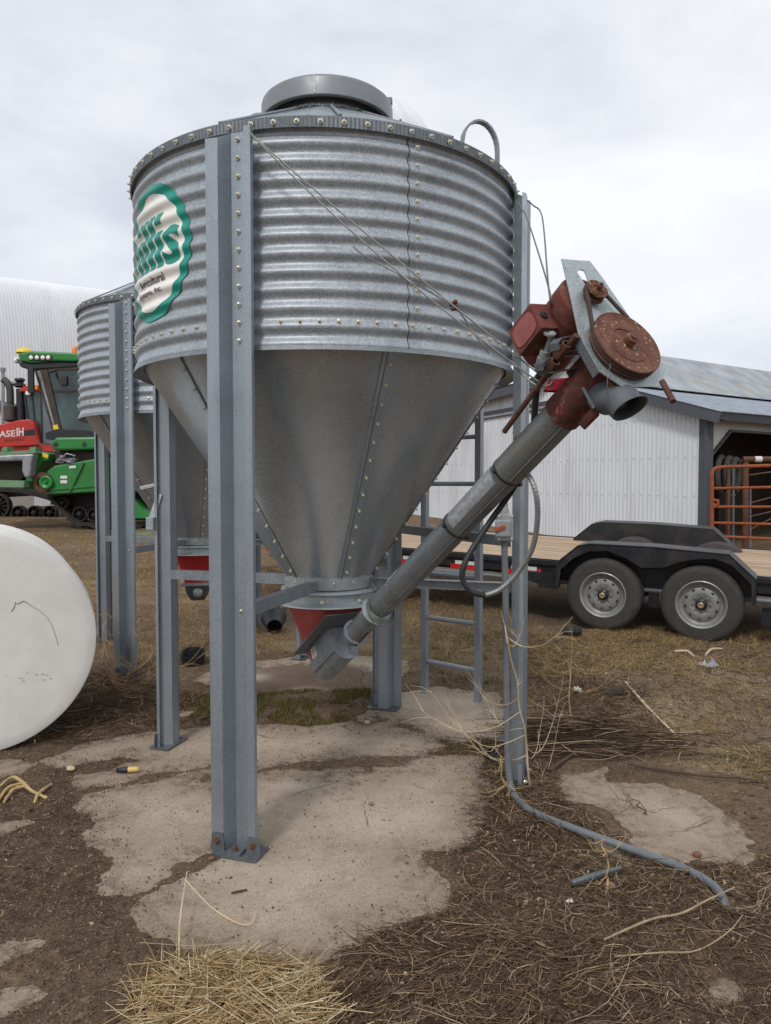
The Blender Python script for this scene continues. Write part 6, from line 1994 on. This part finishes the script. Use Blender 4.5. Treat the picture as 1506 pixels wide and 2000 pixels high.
# ------------------------------------------------------------------ litter, straw, grass, gravel: what nobody could count
def tinted(name, ramp_, rough=0.9):
    t = NT(name)
    n = t.noise(60, 3, 0.6)
    c = t.ramp(t.attr('tint'), ramp_)
    c = t.mix(t.ramp(n, [(0.35, 0.35), (0.65, 0.0)]), c, S(58, 46, 38))
    return t.set(c, rough, 0, 0.15)
def strands(name, P, tint, R, mat, sides=3):
    """P: (N, k, 3) centre lines; R: (N, k) radii"""
    N, k, _ = P.shape
    T_ = np.gradient(P, axis=1); T_ /= np.linalg.norm(T_, axis=2, keepdims=True) + 1e-9
    ref = np.where(np.abs(T_[..., 2:3]) < 0.9, np.array([0, 0, 1.0]), np.array([1.0, 0, 0]))
    A_ = np.cross(ref, T_); A_ /= np.linalg.norm(A_, axis=2, keepdims=True) + 1e-9
    B_ = np.cross(T_, A_)
    ang = 2 * np.pi * np.arange(sides) / sides + 0.5
    V = P[:, :, None, :] + R[:, :, None, None] * (np.cos(ang)[None, None, :, None] * A_[:, :, None, :] + np.sin(ang)[None, None, :, None] * B_[:, :, None, :])
    idx = np.arange(N * k * sides).reshape(N, k, sides)
    a = idx[:, :-1, :]; b = np.roll(idx, -1, axis=2)[:, :-1, :]; c = np.roll(idx, -1, axis=2)[:, 1:, :]; d = idx[:, 1:, :]
    q = np.stack([a, b, c, d], -1).reshape(-1, 4)
    me = bpy.data.meshes.new(name)
    me.vertices.add(N * k * sides); me.vertices.foreach_set('co', V.reshape(-1).astype(np.float32))
    me.loops.add(q.size); me.loops.foreach_set('vertex_index', q.ravel().astype(np.int32))
    me.polygons.add(len(q)); me.polygons.foreach_set('loop_start', np.arange(0, q.size, 4, dtype=np.int32))
    at = me.attributes.new('tint', 'FLOAT', 'POINT'); at.data.foreach_set('value', np.repeat(tint, k * sides).astype(np.float32))
    me.update(); me.validate(); me.materials.append(mat)
    o = bpy.data.objects.new(name, me); COL.objects.link(o); o['kind'] = 'stuff'
    return o
def sample(poly_px, n, seed, keep=None, onconc=False):
    P = gpoly(poly_px); rs = np.random.RandomState(seed)
    x0, y0 = P.min(0); x1, y1 = P.max(0); out = np.zeros((0, 2)); 
    for _ in range(30):
        c = rs.rand(n * 2, 2) * [x1 - x0, y1 - y0] + [x0, y0]
        ok = sd_poly(c[:, 0], c[:, 1], P) < 0
        if not onconc: ok &= field(c[:, 0], c[:, 1]) > rs.rand(len(c)) * 0.10 - 0.05
        if keep is not None: ok &= keep(c[:, 0], c[:, 1], rs)
        out = np.concatenate([out, c[ok]])
        if len(out) >= n: break
    return out[:n]
def surf(x, y): return np.maximum(dirt_h(x, y), 0.0)
def lay(c, Lm, Ls, seed, k=6, curl=1.0, rise=0.02, head=None, headsd=10.0, lift=0.004):
    rs = np.random.RandomState(seed); N = len(c)
    L = np.clip(rs.normal(Lm, Ls, N), Lm * .3, Lm * 3)
    h = rs.rand(N) * 2 * np.pi if head is None else rs.normal(head, headsd * 0.5, N) + 2.2 * headsd * fbm(c[:, 0], c[:, 1], 0.16, seed + 300, 2)
    cu = rs.normal(0, curl, N)
    s = np.linspace(-.5, .5, k)[None, :]
    ang = h[:, None] + cu[:, None] * s
    st = np.stack([np.cos(ang), np.sin(ang)], -1) * (L[:, None, None] / (k - 1))
    xy = np.cumsum(st, axis=1); xy = xy - xy.mean(axis=1, keepdims=True) + c[:, None, :]
    z = surf(xy[..., 0].ravel(), xy[..., 1].ravel()).reshape(N, k)
    zc = z.mean(axis=1, keepdims=True) * 0.6 + z * 0.4
    tl = rs.normal(0, rise, N)[:, None] * s * 2 + np.abs(rs.normal(0, rise, N))[:, None]
    z = np.maximum(zc + tl, z) + lift
    return np.concatenate([xy, z[..., None]], -1), rs.rand(N), L
def taper(N, k, r, rs, e=0.5):
    s = np.abs(np.linspace(-1, 1, k))[None, :]
    return (r * (0.5 + rs.rand(N)))[:, None] * (1 - e * s)
M['litter'] = tinted('litter', [(0.0, S(62, 48, 39)), (0.35, S(98, 78, 63)), (0.72, S(140, 116, 92)), (0.92, S(176, 152, 122)), (1.0, S(214, 195, 164))])
M['straw'] = tinted('straw', [(0.0, S(126, 98, 66)), (0.35, S(196, 166, 118)), (0.75, S(228, 204, 160)), (1.0, S(244, 230, 198))])
M['grass_dead'] = tinted('grass_dead', [(0.0, S(108, 86, 58)), (0.5, S(170, 142, 98)), (1.0, S(216, 190, 142))])
M['moss'] = tinted('moss', [(0.0, S(84, 56, 44)), (0.35, S(88, 74, 46)), (0.55, S(104, 100, 50)), (0.82, S(136, 130, 66)), (1.0, S(176, 160, 98))])

RBOT = [(960, 1560), (1075, 1560), (1120, 1580), (1230, 1650), (1300, 1705), (1420, 1700), (1560, 1640), (1560, 2040), (640, 2040), (700, 1862), (780, 1812), (880, 1765), (900, 1720), (850, 1660), (940, 1650)]
sets = []
c = sample(RBOT, 7000, 1); sets.append((c, lay(c, 0.05, 0.03, 1, 6, 1.0, 0.009), 0.00125))
c = sample(RBOT, 330, 2); sets.append((c, lay(c, 0.20, 0.10, 2, 6, 0.9, 0.014), 0.0018))
c = sample([(650, 1880), (760, 1800), (1000, 1830), (1250, 1880), (1300, 2040), (600, 2040)], 900, 3); sets.append((c, lay(c, 0.13, 0.07, 3, 6, 1.1, 0.012, 0.35, 0.6), 0.0015))
c = sample([(1000, 1420), (1150, 1425), (1320, 1455), (1340, 1490), (1180, 1495), (1010, 1490)], 300, 4); sets.append((c, lay(c, 0.34, 0.18, 4, 6, 0.6, 0.02, -0.12, 0.22, 0.012), 0.0030))
c = sample([(1100, 1340), (1230, 1350), (1300, 1440), (1060, 1440)], 500, 5); sets.append((c, lay(c, 0.16, 0.08, 5, 6, 0.9, 0.03), 0.0022))
c = sample([(985, 1240), (1506, 1255), (1600, 1560), (1500, 1560), (1330, 1500), (1010, 1480)], 3200, 6); sets.append((c, lay(c, 0.09, 0.05, 6, 6, 1.0, 0.010), 0.0018))
c = sample([(30, 1470), (190, 1320), (420, 1380), (420, 1420), (170, 1452)], 1500, 7); sets.append((c, lay(c, 0.12, 0.07, 7, 6, 1.0, 0.014), 0.0018))
c = sample([(-80, 1480), (260, 1480), (180, 1600), (190, 1740), (250, 1800), (260, 2040), (-80, 2040)], 900, 8); sets.append((c, lay(c, 0.035, 0.025, 8, 6, 1.0, 0.004), 0.0012))
c = sample([(380, 1330), (760, 1300), (980, 1340), (980, 1500), (380, 1500)], 700, 9); sets.append((c, lay(c, 0.05, 0.03, 9, 6, 1.0, 0.006), 0.0012))
c = sample([(930, 1440), (1080, 1480), (1120, 1640), (960, 1660), (900, 1660), (930, 1500)], 900, 19, onconc=True, keep=lambda x, y, rs: field(x, y) > -0.12 * rs.rand(len(x))); sets.append((c, lay(c, 0.10, 0.05, 19, 6, 1.0, 0.02), 0.0017))
Pn = []; tn_ = []; Rn = []
rs = np.random.RandomState(77)
for c, (P, tt, L), r in sets:
    Pn.append(P); tn_.append(tt); Rn.append(taper(len(P), P.shape[1], r, rs))
strands('plant_litter', np.concatenate(Pn), np.concatenate(tn_), np.concatenate(Rn), M['litter'])

# leaf and husk flakes
def flakes(name, c, size, mat, seed, lift=0.006, tilt=0.5, tint=None):
    rs = np.random.RandomState(seed); N = len(c); V = []; 
    z = surf(c[:, 0], c[:, 1]) + lift
    a = rs.rand(N) * 2 * np.pi; L = size * (0.4 + rs.rand(N) * 1.2); W = L * (0.25 + 0.5 * rs.rand(N))
    ux = np.stack([np.cos(a), np.sin(a), rs.normal(0, tilt, N)], -1); vx = np.stack([-np.sin(a), np.cos(a), rs.normal(0, tilt, N)], -1)
    ce = np.stack([c[:, 0], c[:, 1], z], -1)
    pts = np.stack([ce - ux * L[:, None] * .5, ce - vx * W[:, None] * .5 + ux * L[:, None] * .05, ce + ux * L[:, None] * .5, ce + vx * W[:, None] * .5 + ux * L[:, None] * .05], 1)
    me = bpy.data.meshes.new(name); q = np.arange(N * 4)
    me.vertices.add(N * 4); me.vertices.foreach_set('co', pts.reshape(-1).astype(np.float32))
    me.loops.add(N * 4); me.loops.foreach_set('vertex_index', q.astype(np.int32))
    me.polygons.add(N); me.polygons.foreach_set('loop_start', np.arange(0, N * 4, 4, dtype=np.int32))
    at = me.attributes.new('tint', 'FLOAT', 'POINT'); at.data.foreach_set('value', np.repeat(rs.rand(N) if tint is None else tint, 4).astype(np.float32))
    me.update(); me.validate(); me.materials.append(mat)
    o = bpy.data.objects.new(name, me); COL.objects.link(o); o['kind'] = 'stuff'
    return o
c = np.concatenate([sample(RBOT, 2600, 41), sample([(985, 1240), (1560, 1255), (1600, 1640), (1440, 1600), (1330, 1500), (1010, 1480)], 1800, 42), sample([(-80, 1480), (260, 1480), (180, 1600), (250, 1800), (300, 2040), (-80, 2040)], 350, 43), sample([(30, 1470), (190, 1320), (420, 1380), (420, 1420)], 500, 44)])
flakes('leaf_litter', c, 0.014, M['litter'], 45)

# gravel and crumbs
c_left = sample([(-80, 1470), (260, 1480), (190, 1600), (250, 1800), (330, 2040), (-80, 2040)], 9000, 54)
cl = sample([(985, 1240), (1600, 1255), (1600, 1640), (1440, 1600), (1330, 1500), (1010, 1480)], 1600, 50)
c = np.concatenate([sample([(-80, 1470), (300, 1470), (1600, 1500), (1600, 2040), (-80, 2040)], 7000, 46), sample([(250, 1400), (1000, 1400), (960, 1660), (700, 1880), (250, 1800), (150, 1600)], 1500, 47, onconc=True), sample([(60, 1380), (1000, 1340), (1000, 1700), (700, 1900), (230, 1850), (60, 1600)], 5000, 49, onconc=True, keep=lambda x, y, rs: (field(x, y) > -0.22 * rs.rand(len(x)) ** 2) & (field(x, y) < 0.03))])
rs = np.random.RandomState(48)
N = len(c); oc = np.array([[1, 0, 0], [-1, 0, 0], [0, 1, 0], [0, -1, 0], [0, 0, 1], [0, 0, -1]], float)
of = np.array([[0, 2, 4], [2, 1, 4], [1, 3, 4], [3, 0, 4], [2, 0, 5], [1, 2, 5], [3, 1, 5], [0, 3, 5]])
c = np.concatenate([c, c_left, sample(RBOT, 9000, 51), cl]); N = len(c)
r_ = 0.0014 + 0.0034 * rs.rand(N) ** 3; r_[-len(cl):] = 0.003 + 0.013 * rs.rand(len(cl)) ** 2.5
Vv = oc[None] * (r_[:, None, None] * (0.7 + 0.6 * rs.rand(N, 6, 1))) + np.stack([c[:, 0], c[:, 1], surf(c[:, 0], c[:, 1]) + r_ * .4], -1)[:, None, :]
me = bpy.data.meshes.new('gravel')
me.from_pydata(Vv.reshape(-1, 3).tolist(), [], (of[None] + (np.arange(N) * 6)[:, None, None]).reshape(-1, 3).tolist())
at = me.attributes.new('tint', 'FLOAT', 'POINT'); at.data.foreach_set('value', np.repeat(rs.rand(N), 6).astype(np.float32))
me.materials.append(tinted('gravel', [(0, S(66, 54, 44)), (0.75, S(112, 93, 76)), (0.93, S(146, 126, 104)), (1.0, S(196, 182, 164))])); me.update()
gv = bpy.data.objects.new('gravel', me); COL.objects.link(gv); gv['kind'] = 'stuff'

# moss and short grass between the slabs; dead grass further out
def blades(name, c, h, mat, seed, r=0.0012, k=4, lean=0.6):
    rs = np.random.RandomState(seed); N = len(c)
    H = h * (0.35 + rs.rand(N)); a = rs.rand(N) * 2 * np.pi; le = np.abs(rs.normal(0, lean, N)) * H
    s = np.linspace(0, 1, k)[None, :]
    x = c[:, 0:1] + np.cos(a)[:, None] * le[:, None] * s ** 1.6; y = c[:, 1:2] + np.sin(a)[:, None] * le[:, None] * s ** 1.6
    z = surf(c[:, 0], c[:, 1])[:, None] + H[:, None] * (s - .25 * s * s * np.minimum(1, le / (H + 1e-6))[:, None])
    return np.stack([x, y, z], -1), rs.rand(N), (r * (0.6 + .8 * rs.rand(N)))[:, None] * (1.05 - s)
def patchy(cell, thr, seed):
    return lambda x, y, rs: fbm(x, y, cell, seed, 3) + rs.rand(len(x)) * 0.25 > thr
def many(name, L, mat):
    strands(name, np.concatenate([l[0] for l in L]), np.concatenate([l[1] for l in L]), np.concatenate([l[2] for l in L]), mat)
c1 = sample([(370, 1400), (400, 1375), (500, 1368), (600, 1352), (720, 1345), (735, 1375), (700, 1408), (600, 1420), (500, 1408)], 11000, 61, onconc=True, keep=patchy(0.25, -0.02, 5))
c2 = sample([(830, 1250), (990, 1240), (990, 1345), (840, 1345)], 1500, 62, keep=patchy(0.3, 0.15, 6))
c3 = sample([(360, 1370), (420, 1370), (420, 1410), (360, 1410)], 700, 63)
c4 = sample([(1330, 1480), (1560, 1480), (1560, 1580), (1440, 1560)], 1000, 64, keep=patchy(0.3, 0.1, 7))
c5 = sample([(830, 1440), (960, 1440), (960, 1478), (840, 1480)], 900, 65)
many('moss', [blades('m', c1, 0.030, None, 1, 0.0016), blades('m', c2, 0.03, None, 2, 0.002), blades('m', c3, 0.03, None, 3, 0.0016), blades('m', c4, 0.02, None, 4, 0.0015), blades('m', c5, 0.022, None, 5, 0.0014)], M['moss'])
g1 = sample([(160, 1180), (420, 1060), (560, 1170), (560, 1280), (420, 1300), (200, 1330)], 9000, 66, keep=patchy(0.5, -0.05, 8))
g2 = sample([(800, 1140), (1000, 1140), (1000, 1340), (790, 1340)], 4500, 67, keep=patchy(0.4, 0.0, 9))
g3 = sample([(1000, 1230), (1560, 1230), (1600, 1320), (1000, 1330)], 8000, 68, keep=patchy(0.4, 0.0, 10))
g4 = sample([(1000, 1330), (1600, 1320), (1600, 1560), (1330, 1490), (1000, 1420)], 5000, 69, keep=patchy(0.3, 0.1, 11))
g5 = sample([(20, 1080), (700, 1060), (780, 1130), (100, 1180)], 8000, 70, keep=patchy(0.9, 0.05, 12))
many('dead_grass', [blades('g', g1, 0.06, None, 6, 0.0028, 4, 1.6), blades('g', g2, 0.05, None, 7, 0.0025, 4, 1.6), blades('g', g3, 0.05, None, 8, 0.0025, 4, 1.8), blades('g', g4, 0.03, None, 9, 0.0018, 4, 1.8), blades('g', g5, 0.06, None, 10, 0.004, 4, 1.6)], M['grass_dead'])
# heap of straw in front
st1 = sample([(290, 1970), (330, 1915), (420, 1888), (540, 1892), (590, 1925), (620, 1975), (650, 2060), (270, 2060)], 1000, 71, onconc=True)
st2 = sample([(340, 1925), (420, 1895), (530, 1900), (580, 1950), (590, 2060), (310, 2060)], 800, 72, onconc=True)
st3 = sample([(250, 1975), (290, 1900), (370, 1860), (540, 1870), (610, 1900), (640, 1990), (660, 2060), (240, 2060)], 90, 73, onconc=True)
L = []
for c, Lm, sdv, seed, rise, hd, hs in ((st1, 0.15, 0.08, 74, 0.014, 0.35, 0.9), (st2, 0.17, 0.08, 75, 0.026, 0.25, 0.7), (st3, 0.22, 0.09, 76, 0.02, None, 1)):
    P, tt, LL = lay(c, Lm, sdv, seed, 6, 0.35, rise, hd, hs)
    L.append((P, tt, taper(len(P), 6, 0.0017, np.random.RandomState(seed), 0.3)))
up = blades('s', sample([(250, 1950), (330, 1880), (600, 1890), (650, 1960), (640, 2060), (240, 2060)], 170, 78, onconc=True), 0.11, None, 79, 0.0019, 6, 0.7)
L.append(up)
many('straw_heap', L, M['straw'])
stick('straw_stalk', [(350, 1900, .02), (352, 1830, .06), (366, 1752, .10)], 0.0028, M['pale_stalk'], 'tall broken straw stalk standing up from the straw heap', 'straw stalk')
stick('straw_stalk', [(362, 1768, .10), (410, 1795, .05), (460, 1812, .02), (490, 1812, .015), (498, 1792, .02)], 0.0024, M['pale_stalk'], 'long bent straw stalk resting over the concrete above the heap', 'straw stalk')

# ------------------------------------------------------------------ sky and light
w = bpy.data.worlds.new('World'); scene.world = w; w.use_nodes = True
nt = w.node_tree; N_ = nt.nodes; Lk = nt.links
bg = N_['Background']; bg.inputs['Strength'].default_value = 0.146
SUN_EL, SUN_AZ = rad(46), rad(200)          # azimuth clockwise from +Y
sky = N_.new('ShaderNodeTexSky'); sky.sky_type = 'NISHITA'; sky.sun_disc = False
sky.sun_elevation = SUN_EL; sky.sun_rotation = SUN_AZ
tc = N_.new('ShaderNodeTexCoord')
mp = N_.new('ShaderNodeMapping'); mp.inputs['Scale'].default_value = (1.0, 1.0, 2.6); mp.inputs['Rotation'].default_value = (0.0, 0.25, 0.4)
Lk.new(tc.outputs['Generated'], mp.inputs['Vector'])
def wn(scale, detail, dist):
    k = N_.new('ShaderNodeTexNoise'); k.inputs['Scale'].default_value = scale; k.inputs['Detail'].default_value = detail; k.inputs['Distortion'].default_value = dist; k.inputs['Roughness'].default_value = 0.55
    Lk.new(mp.outputs[0], k.inputs['Vector']); return k.outputs['Fac']
a_ = wn(2.2, 6, 0.25); b_ = wn(0.9, 4, 0.2)
ad = N_.new('ShaderNodeMath'); ad.operation = 'ADD'; Lk.new(a_, ad.inputs[0]); Lk.new(b_, ad.inputs[1])
hf = N_.new('ShaderNodeMath'); hf.operation = 'MULTIPLY'; hf.inputs[1].default_value = 0.5; Lk.new(ad.outputs[0], hf.inputs[0])
cr = N_.new('ShaderNodeValToRGB'); Lk.new(hf.outputs[0], cr.inputs['Fac'])
e = cr.color_ramp.elements
while len(e) < 4: e.new(0.5)
for i, (p, c) in enumerate(((0.40, (197, 202, 213)), (0.465, (214, 218, 226)), (0.52, (228, 230, 235)), (0.60, (239, 241, 244)))):
    e[i].position = p; s_ = S(*c); e[i].color = (s_[0], s_[1], s_[2], 1)
# clouds are brighter overhead than near the horizon
mul = N_.new('ShaderNodeMix'); mul.data_type = 'RGBA'; mul.blend_type = 'MULTIPLY'; mul.inputs[0].default_value = 1.0
Lk.new(cr.outputs['Color'], mul.inputs[6]); mul.inputs[7].default_value = (7.4, 7.4, 7.4, 1)
mul.clamp_result = False
mx = N_.new('ShaderNodeMix'); mx.data_type = 'RGBA'; mx.inputs[0].default_value = 0.94
Lk.new(sky.outputs[0], mx.inputs[6]); Lk.new(mul.outputs[2], mx.inputs[7])
Lk.new(mx.outputs[2], bg.inputs['Color'])
sl = bpy.data.lights.new('sun', 'SUN'); sl.energy = 1.5; sl.angle = rad(10); sl.color = (1.0, 0.97, 0.92)
so = bpy.data.objects.new('sun', sl); COL.objects.link(so)
dv = Vector((math.sin(SUN_AZ) * math.cos(SUN_EL), math.cos(SUN_AZ) * math.cos(SUN_EL), math.sin(SUN_EL)))
so.rotation_euler = (-dv).to_track_quat('-Z', 'Y').to_euler()
so.location = (0, 0, 30)
scene.view_settings.view_transform = 'Standard'
scene.view_settings.look = 'None'
scene.view_settings.exposure = 0.12
scene.view_settings.gamma = 1.0
